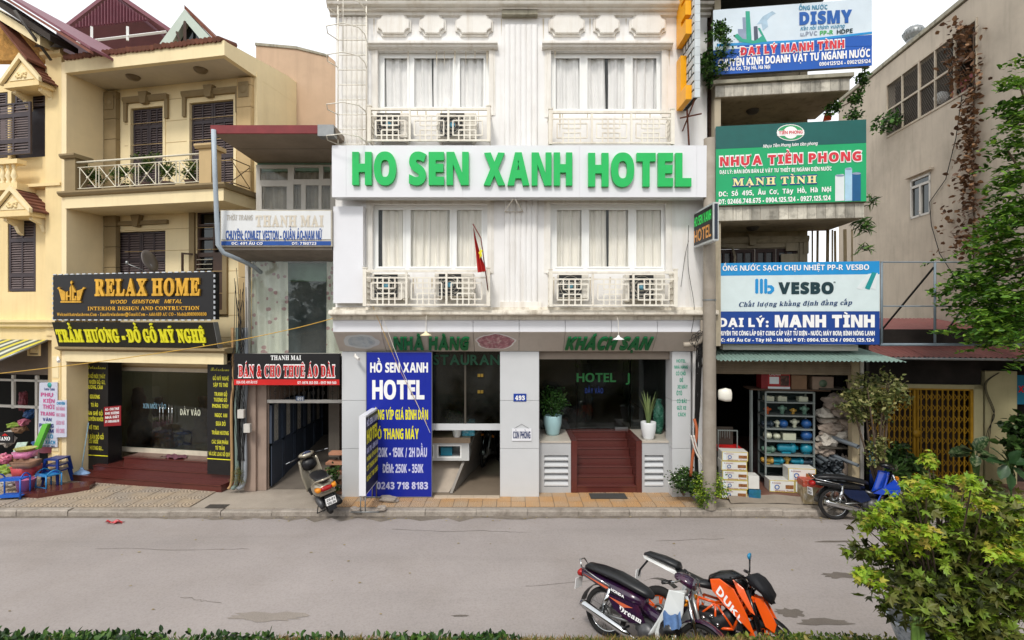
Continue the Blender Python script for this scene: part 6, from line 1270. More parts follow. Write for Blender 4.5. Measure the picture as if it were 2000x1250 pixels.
RDL = mat('red_print_letter', '#d2323f', .5); BLL = mat('blue_print_letter', '#1458a8', .5); TLL = mat('steel_blue_letter', '#3f86a8', .5); CRL = mat('cream_print_letter', '#ece3a0', .5); DKL = mat('dark_teal_letter', '#12343d', .5); GYL2 = mat('grey_print_letter', '#8b95a8', .5); GRL = mat('green_print_letter', '#3fae55', .5)
D1 = -.92
b1, *_ = board('pipe_advert_sign', 'topmost tilted pale and blue pipe advertising sign with wet pipes printed on it', (1393, 8, 1703, 137), D1)
rect(b1, D1, (1393, 8, 1703, 88), SKYP, 'upper_print'); rect(b1, D1, (1394, 88.2, 1703, 137), BLP, 'lower_print'); rp(b1, D1, [(1400, 86), (1560, 78), (1703, 62), (1703, 66), (1560, 83), (1400, 91)], CYP, 'wave_print'); rp(b1, D1, [(1440, 88), (1703, 68), (1703, 90), (1440, 92)], BLP, 'wave_print', .004)
T = lambda th, d, *a, **k: text(th, RF, d, *a, **k)
def ts(th, d, x0, x1, yb, yt, yr, t, m, st='sans', w=.01, **k): text(th, RF, d, x0, x1, yb, yt, t, m, st, w, off=.008, yr=yr, **k)
ts(b1, D1, 1560, 1616, 20, 12, 18, 'ỐNG NƯỚC', TLL); ts(b1, D1, 1561, 1664, 48, 26, 43, 'DISMY', BLL, w=.05); ts(b1, D1, 1563, 1650, 60, 53, 54, 'Kết nối thịnh vượng', TLL, 'ital', .0); ts(b1, D1, 1563, 1596, 71, 63, 69, 'u.PVC', GYL2); ts(b1, D1, 1601, 1627, 69, 61, 67, 'PP-R', GRL); ts(b1, D1, 1634, 1665, 67, 59, 64, 'HDPE', DKL)
ts(b1, D1, 1443, 1650, 109, 93, 94, 'ĐẠI LÝ MẠNH TÌNH', WLET, w=.085, gap=.04); 
text(b1, RF, D1-.006, 1445, 1649, 108, 94, 'ĐẠI LÝ MẠNH TÌNH', RDL, 'sans', .04, .125, off=.006, yr=93)
ts(b1, D1, 1402, 1699, 131, 117, 111, 'CHUYÊN KINH DOANH VẬT TƯ NGÀNH NƯỚC', WLET, w=.02, gap=.04); ts(b1, D1, 1410, 1504, 139, 132, 134, '495 Âu Cơ, Tây Hồ, Hà Nội', WLET); ts(b1, D1, 1600, 1700, 129, 122, 123, '0904125124 - 0902125124', WLET)
TPI = mat('teal_pipe_print', '#2aa287', .4, .1); GPI = mat('grey_pipe_print', '#8d9bb5', .4, .15); SPL = mat('splash_print', '#a9c4d8', .5, .2)
rp(b1, D1, [(1456, 22), (1464, 22), (1468, 80), (1458, 80)], TPI, 'pipe_print'); rp(b1, D1, [(1441, 57), (1453, 57), (1457, 84), (1443, 85)], GPI, 'pipe_print', .005); rp(b1, D1, [(1450, 34), (1456, 34), (1458, 80), (1452, 80)], GPI, 'pipe_print', .004); rp(b1, D1, [(1472, 52), (1479, 51), (1481, 80), (1473, 80)], mat('dark_pipe_print', '#4b5568', .4), 'pipe_print'); rp(b1, D1, [(1433, 70), (1440, 66), (1450, 76), (1475, 80), (1488, 70), (1480, 55), (1484, 55), (1498, 82), (1490, 82), (1470, 86), (1445, 82)], TPI, 'pipe_print', .008); rp(b1, D1, [(1478, 48), (1490, 32), (1508, 22), (1515, 26), (1505, 32), (1498, 40), (1500, 52), (1490, 60), (1487, 46)], SPL, 'splash_print', .004)
D2 = -.92
b2, *_ = board('green_pipe_sign', 'green and dark teal plastic pipe sign, middle of the three adverts', (1398, 240, 1692, 397), D2)
rect(b2, D2, (1398, 240, 1692, 285), DGP, 'upper_print'); rect(b2, D2, (1398, 285.3, 1692, 397), GRP, 'lower_print')
def ell(th, d, cx, cy, rx, ry, m, nm, lift): rp(th, d, [(cx+rx*math.cos(6.283*i/24), cy+ry*math.sin(6.283*i/24)) for i in range(24)], m, nm, lift)
ell(b2, D2, 1544, 259, 27, 16, WLET, 'emblem_rim', .004); ell(b2, D2, 1544, 259, 25.5, 14.5, mat('mid_green_print', '#2f9a62', .5), 'emblem_field', .007); rp(b2, D2, [(1518, 256), (1570, 254), (1570, 264), (1518, 266)], WLET, 'emblem_band', .010); ell(b2, D2, 1544, 259, 14, 12, WLET, 'emblem_disc', .0085)
text(b2, RF, D2, 1521, 1567, 263, 257, 'TIỀN PHONG', RDL, 'sans', .0, off=.014, yr=261)
ts(b2, D2, 1490, 1597, 289, 283, 283, 'Nhựa Tiền Phong luôn tiên phong', WLET, 'ital', .0)
ts(b2, D2, 1404, 1684, 325, 307, 314, 'NHỰA TIỀN PHONG', WLET, w=.09, gap=.05); text(b2, RF, D2-.006, 1406, 1682, 324, 308, 'NHỰA TIỀN PHONG', RDL, 'sans', .035, .16, off=.006, yr=313)
ts(b2, D2, 1405, 1624, 340, 333, 333, 'ĐẠI LÝ: BÁN BÔN BÁN LẺ VẬT TƯ THIẾT BỊ NGÀNH ĐIỆN NƯỚC', WLET, w=.01); ts(b2, D2, 1430, 1596, 364, 348, 358, 'MẠNH TÌNH', NVP, 'serif', .07, gap=.04); text(b2, RF, D2-.006, 1431, 1595, 363, 349, 'MẠNH TÌNH', CRL, 'serif', .02, .14, off=.006, yr=357)
ts(b2, D2, 1403, 1623, 384, 375, 374, 'ĐC:  Số  495,  Âu  Cơ,  Tây  Hồ,  Hà  Nội', WLET, w=.01); ts(b2, D2, 1403, 1622, 399, 390, 391, 'ĐT: 02466.748.675 - 0904.125.124 - 0927.125.124', WLET, w=.02)
for a, b, yt, m in ((1631, 1649, 343, WP), (1650, 1664, 330, mat('ice_blue_print', '#a8cde4', .4)), (1664, 1681, 339, mat('ink_blue_print', '#15598a', .4))): rp(b2, D2, [(a, yt), (a+3, yt-2), (b-3, yt-3), (b, yt-1), (b, 392), (a, 393)], m, 'pipe_print', .006); ell(b2, D2, (a+b)/2, yt, (b-a)/2, 2.2, GPI, 'pipe_mouth_print', .008)
D3 = -.75
b3, *_ = board('large_blue_sign', 'lowest and largest sign, sky blue, white and navy bands over the plumbing shop', (1400, 512, 1718, 672), D3, .18)
rect(b3, D3, (1400, 512, 1718, 537), CYP, 'top_print'); rect(b3, D3, (1400, 537.2, 1718, 608), mat('pale_grid_print', '#d3e2e4', .45, .04), 'middle_print'); rect(b3, D3, (1400, 608.2, 1718, 672), NVP, 'bottom_print')
ts(b3, D3, 1411, 1697, 529, 519, 527, 'ỐNG NƯỚC SẠCH CHỊU NHIỆT PP-R VESBO', WLET, w=.0); 
for a in (1475, 1484, 1492.5): rp(b3, D3, [(a, 546), (a+3, 544), (a+6, 546), (a+6, 572), (a+3, 574), (a, 572)], CYP, 'emblem_bar')
rp(b3, D3, [(1499, 557), (1507, 557), (1512, 562), (1512, 568), (1506, 574), (1499, 574), (1499, 569), (1504, 568), (1506, 565), (1503, 562), (1499, 562)], CYP, 'emblem_loop')
ts(b3, D3, 1520, 1628, 573, 553, 573, 'VESBO', DKL, w=.05); ts(b3, D3, 1628, 1632, 553, 550, 553, 'R', DKL, w=.0); ts(b3, D3, 1443, 1664, 599, 590, 595, 'Chất lượng khẳng định đẳng cấp', mat('navy_script', '#1b3d6b', .5), 'serifit', .01)
ts(b3, D3, 1402, 1501, 638, 622, 638, 'ĐẠI LÝ:', WLET, w=.03); ts(b3, D3, 1513, 1708, 638, 617, 638, 'MẠNH TÌNH', WLET, w=.045); ts(b3, D3, 1401, 1708, 655, 647, 655, 'CHUYÊN THI CÔNG LẮP ĐẶT CUNG CẤP VẬT TƯ ĐIỆN - NƯỚC; MÁY BƠM; BÌNH NÓNG LẠNH', WLET, w=.02, gap=.05); ts(b3, D3, 1401, 1707, 667, 661, 667, 'ĐC: 495 Âu Cơ - Tây Hồ - Hà Nội * ĐT: 0904.125.124 / 0902.125.124', WLET, w=.02)
for dx, m in ((-16, WP), (0, mat('teal_tube_print', '#1b8f93', .4)), (12, WP)): rp(b3, D3, [(1703+dx*.5, 531.5 if dx == 0 else 535), (1712+dx*.2, 533), (1698+dx, 566), (1689+dx, 563)], m, 'tube_print', .005+.001*(dx == 0))
# empty pipe frame continuing right of that sign, with struts
pf = Thing('pipe_scaffold', 'bare grey pipe frame continuing right of the large blue sign', 'frame', fr=RF, base=(4, D3, 3.3)); GP = mat('galvanised_pipe', '#76838c', .5, .1, 8)
H = lambda px, py, d=D3: (RF.hit(px, py, d)[0], d, RF.hit(px, py, d)[1])
for px in (1722, 1826, 1943): q = G(); q.tube([H(px, 513), H(px, 671)], .022, 6); q.to('post', GP, pf)
for py in (512, 598, 673): q = G(); q.tube([H(1720, py), H(2060, py)], .014 if py < 600 else .03, 6); q.to('rail', GP, pf)
for a, b in (((1824, 522), (1722, 645)), ((1942, 520), (1850, 645))): q = G(); s0, _, z0 = H(*a); s1, z1 = RF.hit(b[0], b[1], .8); q.tube([(s0, D3, z0), (s1, .8, z1)], .02, 5); q.to('strut', mat('black_iron_strut', '#222222', .6), pf)
# ---- green corrugated awning of the shop
gaw = Thing('sheet_awning', 'faded green corrugated awning over the plumbing shop', 'awning', fr=RF, base=(1.5, -.5, 3)); a0 = RF.hit(1404, 700, -1.0)[0]; a1 = RF.hit(1768, 706, -1.0)[0]; zf = RF.hit(1500, 705, -1.0)[1]
AG = mat('faded_green_sheet', '#7b938a', .6, .12, 4, streak=.25, scol='#59513f', patch=.25, pcol='#7f8a80')
for k in range(5): q = G(); w = (a1-a0)/5; x = a0+k*w; ripple(q, (x-.02, -1.02+.004*k, zf+.003*k), (w+.04, 0, 0), (.0 if k < 4 else -.35, 1.1, .22), 9, .014, (0, 0, 1)); q.to('corrugated_sheet', AG, gaw)
q = G(); xw0, xw1, zw0, zw1 = RF.box(1412, 673, 1676, 684, -.55); q.box(xw0, xw1, -.55, -.3, zw0, zw1); q.to('white_gutter', ALW, gaw)
# ---- shop opening
SO0, SO1 = RF.hit(1403, 800, 0)[0]-.02, RF.hit(1662, 800, 0)[0]; zh = RF.hit(1500, 731, 0)[1]
g = G(); g.box(SO0-.2, SO1+.1, .02, .3, zh, 3.3); g.to('shutter_box', mat('old_shutter_box', '#8c7d68', .7, .1, 5, streak=.4, scol='#4a3c2e'), h495)
q = G()
for k in range(4): q.box(SO0-.1, SO1, .0, .018, zh+.02+k*.05, zh+.055+k*.05)
q.to('shutter_slat', mat('old_shutter_box', '#8c7d68'), h495)['kind'] = 'stuff'
PST = mat('rusty_cream_post', '#b9aa8b', .7, .1, 5, streak=.6, scol='#8c4a26', patch=.3, pcol='#7d5a3c', pscale=5)
g = G(); g.box(SO1, SO1+.14, -.05, .12, 0, 3.0); g.to('door_post', PST, h495); g = G(); g.box(SO1+.17, SO1+.24, -.02, .05, 0, 2.95); g.to('door_post', ALW, h495)
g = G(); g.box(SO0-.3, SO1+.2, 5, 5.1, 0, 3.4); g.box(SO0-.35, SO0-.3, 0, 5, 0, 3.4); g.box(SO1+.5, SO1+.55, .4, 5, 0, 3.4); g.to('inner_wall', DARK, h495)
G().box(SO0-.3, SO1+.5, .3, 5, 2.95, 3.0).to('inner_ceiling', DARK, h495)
REDF2 = mat('worn_red_floor', '#6b4438', .7, .2, 4, patch=.4, pcol='#8a7464'); g = G(); g.box(SO0-.3, SO1+.4, -.35, 5, .0, .14); g.to('shop_floor', REDF2, h495)
CN2 = mat('worn_step_concrete', '#8d8275', .95, .2, 3, bump=.25, patch=.5, pcol='#5b5046', pscale=3); kerb_d = lambda s, Y=10.24: (Y-RF.o.y+math.sin(RF.a)*s)/math.cos(RF.a)      # depth at which the front of the plot meets the kerb line
g = G(); g.grid(lambda u, v: (SO0+.1+(SO1-SO0+.3)*u, -.36+(kerb_d(SO0+.1+(SO1-SO0+.3)*u, 10.35)+.36)*v+.03*math.sin(u*9), .13-.12*v**.8+.008*math.sin(u*23)), 30, 6); g.to('front_ramp', CN2, h495)
# glass display cabinet
DC_ = Thing('display_cabinet', 'tall glazed cabinet of pumps and valves standing in the shop mouth', 'cabinet', fr=RF, base=(1.2, .2, .14)); cd = .15; c0, c1, cz0, cz1 = RF.box(1494, 765, 1592, 938, cd); ALU = mat('dull_aluminium', '#8f9896', .4, .08, metal=.5)
for xx, yy in ((c0, cd), (c1-.035, cd), (c0, cd+.42), (c1-.035, cd+.42)): G().box(xx, xx+.035, yy, yy+.035, .14, cz1).to('upright', ALU, DC_)
lev = [RF.hit(1540, y, cd)[1] for y in (786, 812, 838, 862, 889, 911, 936)]
for z in lev: q = G(); q.box(c0, c1, cd, cd+.44, z-.018, z+.004); q.box(c0, c1, cd-.006, cd+.012, z-.022, z+.008); q.to('shelf', ALU, DC_)
G().box(c0, c1, cd, cd+.44, cz1-.03, cz1).to('top_rail', ALU, DC_); G().box(c0+.03, c1-.03, cd+.43, cd+.44, .3, cz1).to('back', mat('dark_teal_backing', '#22322f', .6), DC_)
q = G(); q.box(c0-.28, c0-.25, cd-.0, cd+.03, .14, cz1+.05); q.box(c0-.28, c0-.25, cd+.1, cd+.13, .14, cz1+.05); q.to('open_door_frame', ALU, DC_)
PMP = [plast('pump_green', '#5d7d6c'), plast('pump_blue', '#23538f'), plast('pump_teal', '#1a7f97'), plast('pump_cream', '#b9bca6'), plast('valve_orange', '#c45a2a'), plast('pump_dark', '#2e3b46'), plast('brass_tap', '#b08b3d')]
def pump(s_, z, m, kind, label, sc=1):
    q = G(); y = cd+.15
    if kind == 'tank': q.lathe([(.001, -.12), (.1, -.09), (.12, 0), (.1, .09), (.001, .12)], (s_, y, z+.12), 16, 'x'); q.box(s_-.06, s_+.06, y-.05, y+.05, z+.002, z+.04)
    elif kind == 'motor': q.lathe([(.001, -.17), (.05, -.17), (.07, -.14), (.07, .05), (.1, .06), (.1, .12), (.04, .14), (.04, .18), (.001, .18)], (s_, y, z+.1), 16, 'x'); q.box(s_-.1, s_+.05, y-.05, y+.05, z+.002, z+.03); q.tube([(s_+.09, y, z+.1), (s_+.09, y, z+.2)], .03, 8)
    elif kind == 'valve': q.lathe([(.03, 0), (.05, .02), (.03, .05), (.06, .09), (.07, .13), (.04, .17), (.02, .19)], (s_, y, z+.002), 12); q.tube([(s_-.09, y, z+.13), (s_+.09, y, z+.13)], .03, 8)
    else: q.box(s_-.13*sc, s_+.13*sc, y-.08, y+.08, z+.005, z+.15*sc); q.box(s_-.08, s_-.02, y-.085, y-.08, z+.04, z+.12)
    q.v = [(s_+(a-s_)*sc, b, z+(c-z)*sc) if kind != 'box' else (a, b, c) for a, b, c in q.v]
    q.top({'tank': 'water_pump', 'motor': 'water_pump', 'valve': 'pipe_valve', 'box': 'product_box'}[kind], m, label, {'tank': 'pump', 'motor': 'pump', 'valve': 'valve', 'box': 'box'}[kind], fr=RF, group='goods on the cabinet shelves')
shelfn = ['top shelf', 'second shelf', 'third shelf', 'fourth shelf', 'fifth shelf', 'sixth shelf']
items = {0: [(.12, 3, 'box', .7), (.38, 3, 'box', .7), (.8, 3, 'box', .7)], 1: [(.1, 4, 'valve', .8), (.4, 0, 'valve', 1), (.62, 6, 'valve', .7), (.85, 0, 'valve', 1)], 2: [(.1, 5, 'motor', .7), (.3, 3, 'valve', .8), (.42, 1, 'tank', .7), (.65, 3, 'valve', 1), (.88, 1, 'tank', .8)], 3: [(.1, 3, 'tank', .7), (.28, 3, 'tank', .6), (.52, 3, 'box', 1), (.88, 1, 'tank', .9)], 4: [(.12, 0, 'motor', .8), (.5, 2, 'motor', 1.2), (.88, 2, 'tank', 1)], 5: [(.1, 6, 'motor', .8), (.3, 2, 'motor', .8), (.5, 6, 'valve', .9), (.7, 2, 'motor', .8), (.9, 5, 'motor', .7)]}
cn = ['green', 'blue', 'teal', 'cream', 'orange', 'dark', 'brass coloured']; fx = {'tank': 'round pump', 'motor': 'motor pump', 'valve': 'valve', 'box': 'printed box'}
for k, L_ in items.items():
    for n_, (f, m, kd, sc) in enumerate(L_): where = ['at the left end', 'second from the left', 'in the middle', 'second from the right', 'at the right end']; w_ = 'at the left end' if n_ == 0 else ('at the right end' if n_ == len(L_)-1 else ('second from the left' if n_ == 1 else ('second from the right' if n_ == len(L_)-2 else 'in the middle'))); pump(c0+(c1-c0)*f, lev[k]+.006, PMP[m], kd, '%s %s %s of the cabinet\'s %s' % (cn[m], fx[kd], w_, shelfn[k]), sc)
# boxes on the cabinet top
q = G(); q.box(c0-.3, c1+.3, cd-.02, cd+.5, cz1+.02, cz1+.05); q.top('plank_shelf', mat('dark_plank', '#4d3a2b', .7, .2), 'dark plank across the top of the glazed cabinet', 'shelf', fr=RF)
for i, (a, b, yt, m, lb) in enumerate(((1487, 1500, 729, ('dark_red_carton', '#7e1f22'), 'dark red carton at the left end above the cabinet'), (1500, 1543, 728, ('red_heater_carton', '#a32a2a'), 'red and dark printed heater carton above the cabinet'), (1546, 1576, 733, ('brown_carton', '#7d6148'), 'plain brown carton above the middle of the cabinet'), (1587, 1628, 736, ('pale_brown_carton', '#8b7766'), 'pale printed carton with an oval at the right above the cabinet'))):
    x0, x1, z0, z1 = RF.box(a, yt, b, 762, cd+.02); th = Thing('carton', lb, 'box', fr=RF, base=(x0, cd, cz1+.051), group='cartons on top of the cabinet'); G().box(x0, x1, cd+.02, cd+.35, cz1+.052, z1).to('carton_body', mat(*m, .6, .1, 8), th)
    if i == 1: G().box(x0+.03, x0+.22, cd+.014, cd+.019, z1-.24, z1-.09).to('printed_panel', WP, th); G().box(x0, x1, cd+.012, cd+.019, cz1+.055, cz1+.1).to('printed_strip', WP, th); G().box(x0+.25, x1-.02, cd+.014, cd+.019, z1-.28, z1-.06).to('printed_picture', mat('dark_photo_print', '#3b2420', .5, .6, 20, patch=.5, pcol='#b07a5c', pscale=18), th); text(th, RF, cd+.019, 1502, 1524, 733, 729, 'CHUẨN', WLET, 'sans', off=.008)
    if i == 3: q = G(); q.lathe([(.001, 0), (.08, 0), (.08, .006)], ((x0+x1)/2, cd+.012, (z0+z1)/2), 16, 'y'); q.to('printed_oval', mat('oval_print', '#5d6f5a', .5), th)
# stacks of printed cartons
CYL = mat('pale_carton_print', '#d7d6d0', .5, .06, 6); YED = mat('yellow_edge_print', '#cbb53d', .5); MAR = mat('maroon_print_letter', '#8a2f4a', .5); BRP = mat('brown_photo_print', '#8a5a32', .5, .5, 25)
def pcarton(x0, x1, y, z0, z1, label, grp, dep=.3, rotj=0):
    th = Thing('printed_carton', label, 'box', fr=RF, base=((x0+x1)/2, y, z0), group=grp); G().box(x0, x1, y, y+dep, z0, z1).to('carton_body', CYL, th, bevel=.004); w = x1-x0; h = z1-z0
    q = G(); q.walls(x0+.002, x1-.002, z0+.002, z1-.002, y-.004, y-.001, [(x0+.012, x1-.012, z0+.012, z1-.012)]); q.walls(0, 0, 0, 0, 0, 0) if 0 else None; q.to('yellow_border', YED, th)
    q = G(); q.lathe([(.5, 0)], n=4) if 0 else None; q.torus((x0+w*.3, y-.004, z0+h*.42), h*.17, h*.035, 14, 4); q.to('round_mark', BLL, th)
    G().box(x0+w*.64, x1-.02, y-.005, y-.001, z0+h*.3, z0+h*.62).to('printed_picture', BRP, th)
    for zz, k in ((z0+h*.06, .12), (z0+h*.72, .1)):
        gl = layout('Bathroom Master' if k == .12 else 'Kottmann', 'serif', .0); X0_ = min(v[0] for g_ in gl for v in g_[0]); X1_ = max(v[0] for g_ in gl for v in g_[0]); xa, xb = (x0+w*.22, x1-.02) if k == .12 else (x0+.05, x0+w*.45)
        emit_letters(gl, lambda v, dd: (xa+(xb-xa)*(v[0]-X0_)/(X1_-X0_), y-.005, zz+h*k*1.1*v[1]/.7), 0, 0, 0, MAR, th, 'lettering', False)
    G().box(x0+w*.03, x0+w*.16, y-.0042, y-.001, z0+.014, z1-.014).to('side_stripe', WP, th)
yk = -.42; x0, x1, zb, zt = RF.box(1410, 882, 1460, 982, yk); names = ['lowest', 'second from the bottom', 'middle', 'second from the top', 'topmost']
hh = (zt-.03)/5
for k in range(5): pcarton(x0+.01*((k*7) % 3-1), x1+.01*((k*5) % 3-1), yk, .03+hh*k, .03+hh*(k+1)-.004, '%s printed carton of the five high stack by the utility pole' % names[k], 'stack of printed cartons by the pole')
yk = -.22; x0, x1, z0, z1 = RF.box(1503, 928, 1552, 951, yk); pcarton(x0, x1, yk, .145, .145+z1-z0, 'printed carton lying lowest left before the cabinet', 'printed cartons before the cabinet')
x0, x1, _, _ = RF.box(1554, 931, 1592, 952, yk); pcarton(x0, x1, yk+.02, .145, .145+.24, 'printed carton lying lowest right before the cabinet', 'printed cartons before the cabinet'); x0, x1, _, _ = RF.box(1540, 910, 1594, 934, yk); pcarton(x0, x1, yk+.01, .388, .388+.26, 'printed carton resting on the other two before the cabinet', 'printed cartons before the cabinet')
for a, b, yt, yb, m, lb in ((1462, 1483, 930, 955, CYL, 'plain white carton on the blue and green one beside the stack'), (1463, 1486, 957, 981, mat('blue_green_carton', '#1c5f8e', .5, .3, 10, patch=.5, pcol='#2f8a4a'), 'blue and green carton on the ground beside the stack')):
    x0, x1, z0, z1 = RF.box(a, yt, b, yb, -.42); z0 = max(z0, .015); q = G(); q.box(x0, x1, -.42, -.15, z0, z1); q.top('small_carton', m, lb, 'box', fr=RF, bevel=.004)
th = Thing('heater_carton', 'red and photo printed carton on the step behind the blue motorbike', 'box', fr=RF, base=(2, -.5, .02)); x0, x1, z0, z1 = RF.box(1569, 940, 1608, 981, -.5); G().box(x0, x1, -.5, -.2, .02, z1).to('carton_body', mat('photo_carton', '#9a8a6a', .5, .5, 9, patch=.6, pcol='#e3ddd0', pscale=8), th); G().box(x0-.002, x1+.002, -.506, -.19, z1-.12, z1+.003).to('red_top_band', mat('dull_orange_red_print', '#b0442e', .5, .2, 20, patch=.4, pcol='#d8c9ba', pscale=16), th)
# left interior shelves, small cabinets, hanging white bag on the pole
g = Thing('wall_shelving', 'dark shelving with goods along the left inside wall of the shop', 'shelving', fr=RF, base=(0, 1, .14)); 
for k in range(7): G().box(SO0-.28, SO0+.1, .5, 3.5, .5+k*.36, .52+k*.36).to('shelf', ALU, g)
for k in range(5): G().box(SO0+.08, SO0+.1, .5+k*.75, .52+k*.75, .14, 2.8).to('upright', ALU, g)
rg = random.Random(5)
for k in range(7):
    q = G()
    for j in range(10): y = .55+j*.28; q.box(SO0-.2, SO0+.05, y, y+rg.uniform(.1, .2), .521+k*.36, .521+k*.36+rg.uniform(.08, .25))
    q.to('stocked_goods', mat('stock_%d' % (k % 3), ('#6b2a24', '#8c8a84', '#5b4a38')[k % 3], .6, .5, 9), g)['kind'] = 'stuff'
fc = Thing('low_glass_case', 'low glass case with red top behind the carton stack', 'cabinet', fr=RF, base=(.1, .05, .14)); x0, x1, z0, z1 = RF.box(1402, 840, 1441, 880, .1)
G().walls(x0, x1, .14, z1, .1, .13, [(x0+.02, x1-.02, z0, z1-.02)]).to('frame', ALU, fc); G().box(x0, x1+.1, -.02, .5, z0-.02, z0+.05).to('red_top', RED, fc); G().box(x0, x1, .45, .47, .14, z1).to('back', DARKW, fc)
q = G()
for k in range(6): q.tube([(x0+.05+k*.05, .3, z1-.03), (x0+.05+k*.05, .3, z1-.2-.03*(k % 2))], .008, 5)
q.to('hanging_taps', ALU, fc)['kind'] = 'stuff'
q = G(); x, z = RF.hit(1417, 771, -.9); q.body([(x-.14, z, .02, .05), (x-.13, z, .05, .1), (x, z, .06, .135), (x+.1, z-.01, .05, .12), (x+.12, z-.01, .02, .06)], 12); q.v = [(a, b-.9, c) for a, b, c in q.v]; q.top('white_mirror', mat('white_enamel_back', '#e9e6da', .3, .03, spec=.6), 'rounded white board fixed on a bracket at the utility pole', 'mirror', fr=RF)
# pipes and sacks at the right of the opening
PGY = mat('grey_plastic_pipe', '#6e757b', .4, .12, 6, rnd=.2); PGI = mat('pipe_inside', '#1e2022', .8)
x0, x1, z0, z1 = RF.box(1597, 888, 1652, 940, .15); q = G(); q.tube([(0, 0, 0), (0, 1.6, 0)], .045, 10, False); q.tube([(0, .0, 0), (0, 1.6, 0)], .036, 10, False); pm = q.mesh('grey_pipe', PGY); pile = Thing('pipe_pile', 'heap of dark grey plastic pipes with open ends beside the cabinet', 'pipes', fr=RF, base=(x0, .15, .14)); rg = random.Random(8); n = 0
for row in range(8):
    for k in range(6-(row % 2)):
        o = bpy.data.objects.new('grey_pipe', pm); COL.objects.link(o); o.parent = pile.o; o.location = (.05+k*.098+(row % 2)*.045+rg.uniform(-.015, .015), -.05+rg.uniform(-.25, .15), .06+row*.082+rg.uniform(-.012, .012)); o.rotation_euler = (rg.uniform(-.05, .05), 0, rg.uniform(-.12, .12)); s_ = rg.uniform(.6, 1.15); o.scale = (s_, 1, s_)
for k, (dz, rr) in enumerate(((1.0, .045), (.62, .035))): q = G(); q.tube([(x0+.2, .5, dz+.25), (x0+.6, -.25, dz+.14)], rr, 12, False); q.top('loose_pipe', PGY, ('thick grey pipe sticking out over the pipe heap', 'thin grey pipe lying across the pipe heap')[k], 'pipe', fr=RF)
SACK = [mat('dirty_white_sack', '#c5beb2', .9, .25, 6, patch=.5, pcol='#6d645a', bump=.2), mat('brown_plastic_wrap', '#94867a', .7, .3, 8, patch=.4, pcol='#a59a8c', bump=.2)]
for i, (px, py, a, b, c, k, lb) in enumerate(((1640, 790, .32, .25, .13, 1, 'topmost brown wrapped bundle beside the post'), (1650, 815, .28, .2, .2, 1, 'large wrapped bundle against the right post'), (1615, 815, .2, .2, .12, 0, 'white sack bundle left of the large wrapped one'), (1625, 840, .25, .2, .1, 1, 'brown bundle in the middle of the sack pile'), (1620, 860, .22, .2, .13, 0, 'white sack hanging over the pipes'), (1645, 855, .25, .2, .1, 0, 'pale sack over the right pipes'), (1610, 880, .22, .2, .12, 1, 'dark brown wrap lowest in the sack pile'), (1655, 925, .14, .2, .25, 1, 'pale brown wrap right of the pipe heap'))):
    s_, z = RF.hit(px, py, .25); o = lump(1000, 900, 0, a*1.15, b, c*1.7, SACK[k], lb, 20+i, 'wrapped_bundle', 'bundle', 'wrapped bundles beside the pipes'); o.location = RF.w((s_, .3, z-c))
for k in range(3): q = G(); q.box(SO1-.55, SO1, .1, .5, 1.0+k*.62, 1.03+k*.62); q.to('wall_rack', DARKW, h495)
# ================================================================ shed with the yellow folding gate
GD = 1.4; RS1 = 7.5
shed = Thing('gated_shed', 'low shed with rusty sheet roofs, dark front and mustard folding gate', 'shed', fr=RF, base=(4, GD, 0)); MUS = mat('mustard_gate_paint', '#a8801c', .5, .15, 6, streak=.3, scol='#5f4416'); RRS = mat('rusty_red_sheet', '#7d4a45', .7, .2, 2, streak=.4, scol='#40302c', patch=.5, pcol='#5d4a42', pscale=2)
gx0, gx1, _, gz1 = RF.box(1686, 758, 1900, 932, GD); gx1b = RF.hit(1918, 850, GD)[0]; zt = RF.hit(1850, 751, GD)[1]
CW = mat('cream_green_wall', '#b0a983', .85, .08, 2, streak=.3, scol='#6f6b52', patch=.2, pcol='#918a68')
g = G(); g.box(gx1, gx1b, GD-.03, GD+.12, 0, zt); g.box(gx0-.1, gx1b, GD-.03, GD+.12, gz1, zt-.001); g.to('gate_frame', CW, shed)
g = G(); e0 = RF.hit(1921, 800, GD)[0]; e1 = RF.hit(1985, 800, GD)[0]; zz = RF.hit(1950, 725, GD)[1]; g.box(e0+.02, e1, GD-.02, GD+.15, 0, zz); g.to('cream_wall', CW, shed)
g = G(); g.box(gx0-.5, gx1b, GD+.03, GD+.1, zt, 3.5); g.box(gx1b, RS1+1, GD+.2, GD+.3, 0, 3.5); g.box(gx0-.6, gx0-.1, GD, GD+.1, 0, 3.4); g.to('dark_front', mat('near_black_boards', '#262220', .9, .4, 3), shed)  # near-black boards above and beside the gate
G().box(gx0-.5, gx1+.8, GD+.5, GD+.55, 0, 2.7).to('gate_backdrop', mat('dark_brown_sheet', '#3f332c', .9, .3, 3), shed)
n = 20; w = (gx1-.04-gx0)/n
for k in range(n+1):
    a = gx0+k*w; q = G(); q.box(a-.012, a+.012, GD+.02, GD+.05, .05, gz1); q.to('gate_bar', MUS, shed)
for k in range(n):
    a = gx0+k*w; q = G()
    for j in range(8): z = .12+j*(gz1-.15)/8; h_ = (gz1-.15)/8*.62; q.prism([(a, GD+.012, z), (a+.014, GD+.012, z), (a+w, GD+.012, z+h_), (a+w-.014, GD+.012, z+h_)], (0, .006, 0)); q.prism([(a+w, GD+.004, z), (a+w-.014, GD+.004, z), (a, GD+.004, z+h_), (a+.014, GD+.004, z+h_)], (0, .006, 0))
    q.to('gate_lattice', MUS, shed)['kind'] = 'stuff'
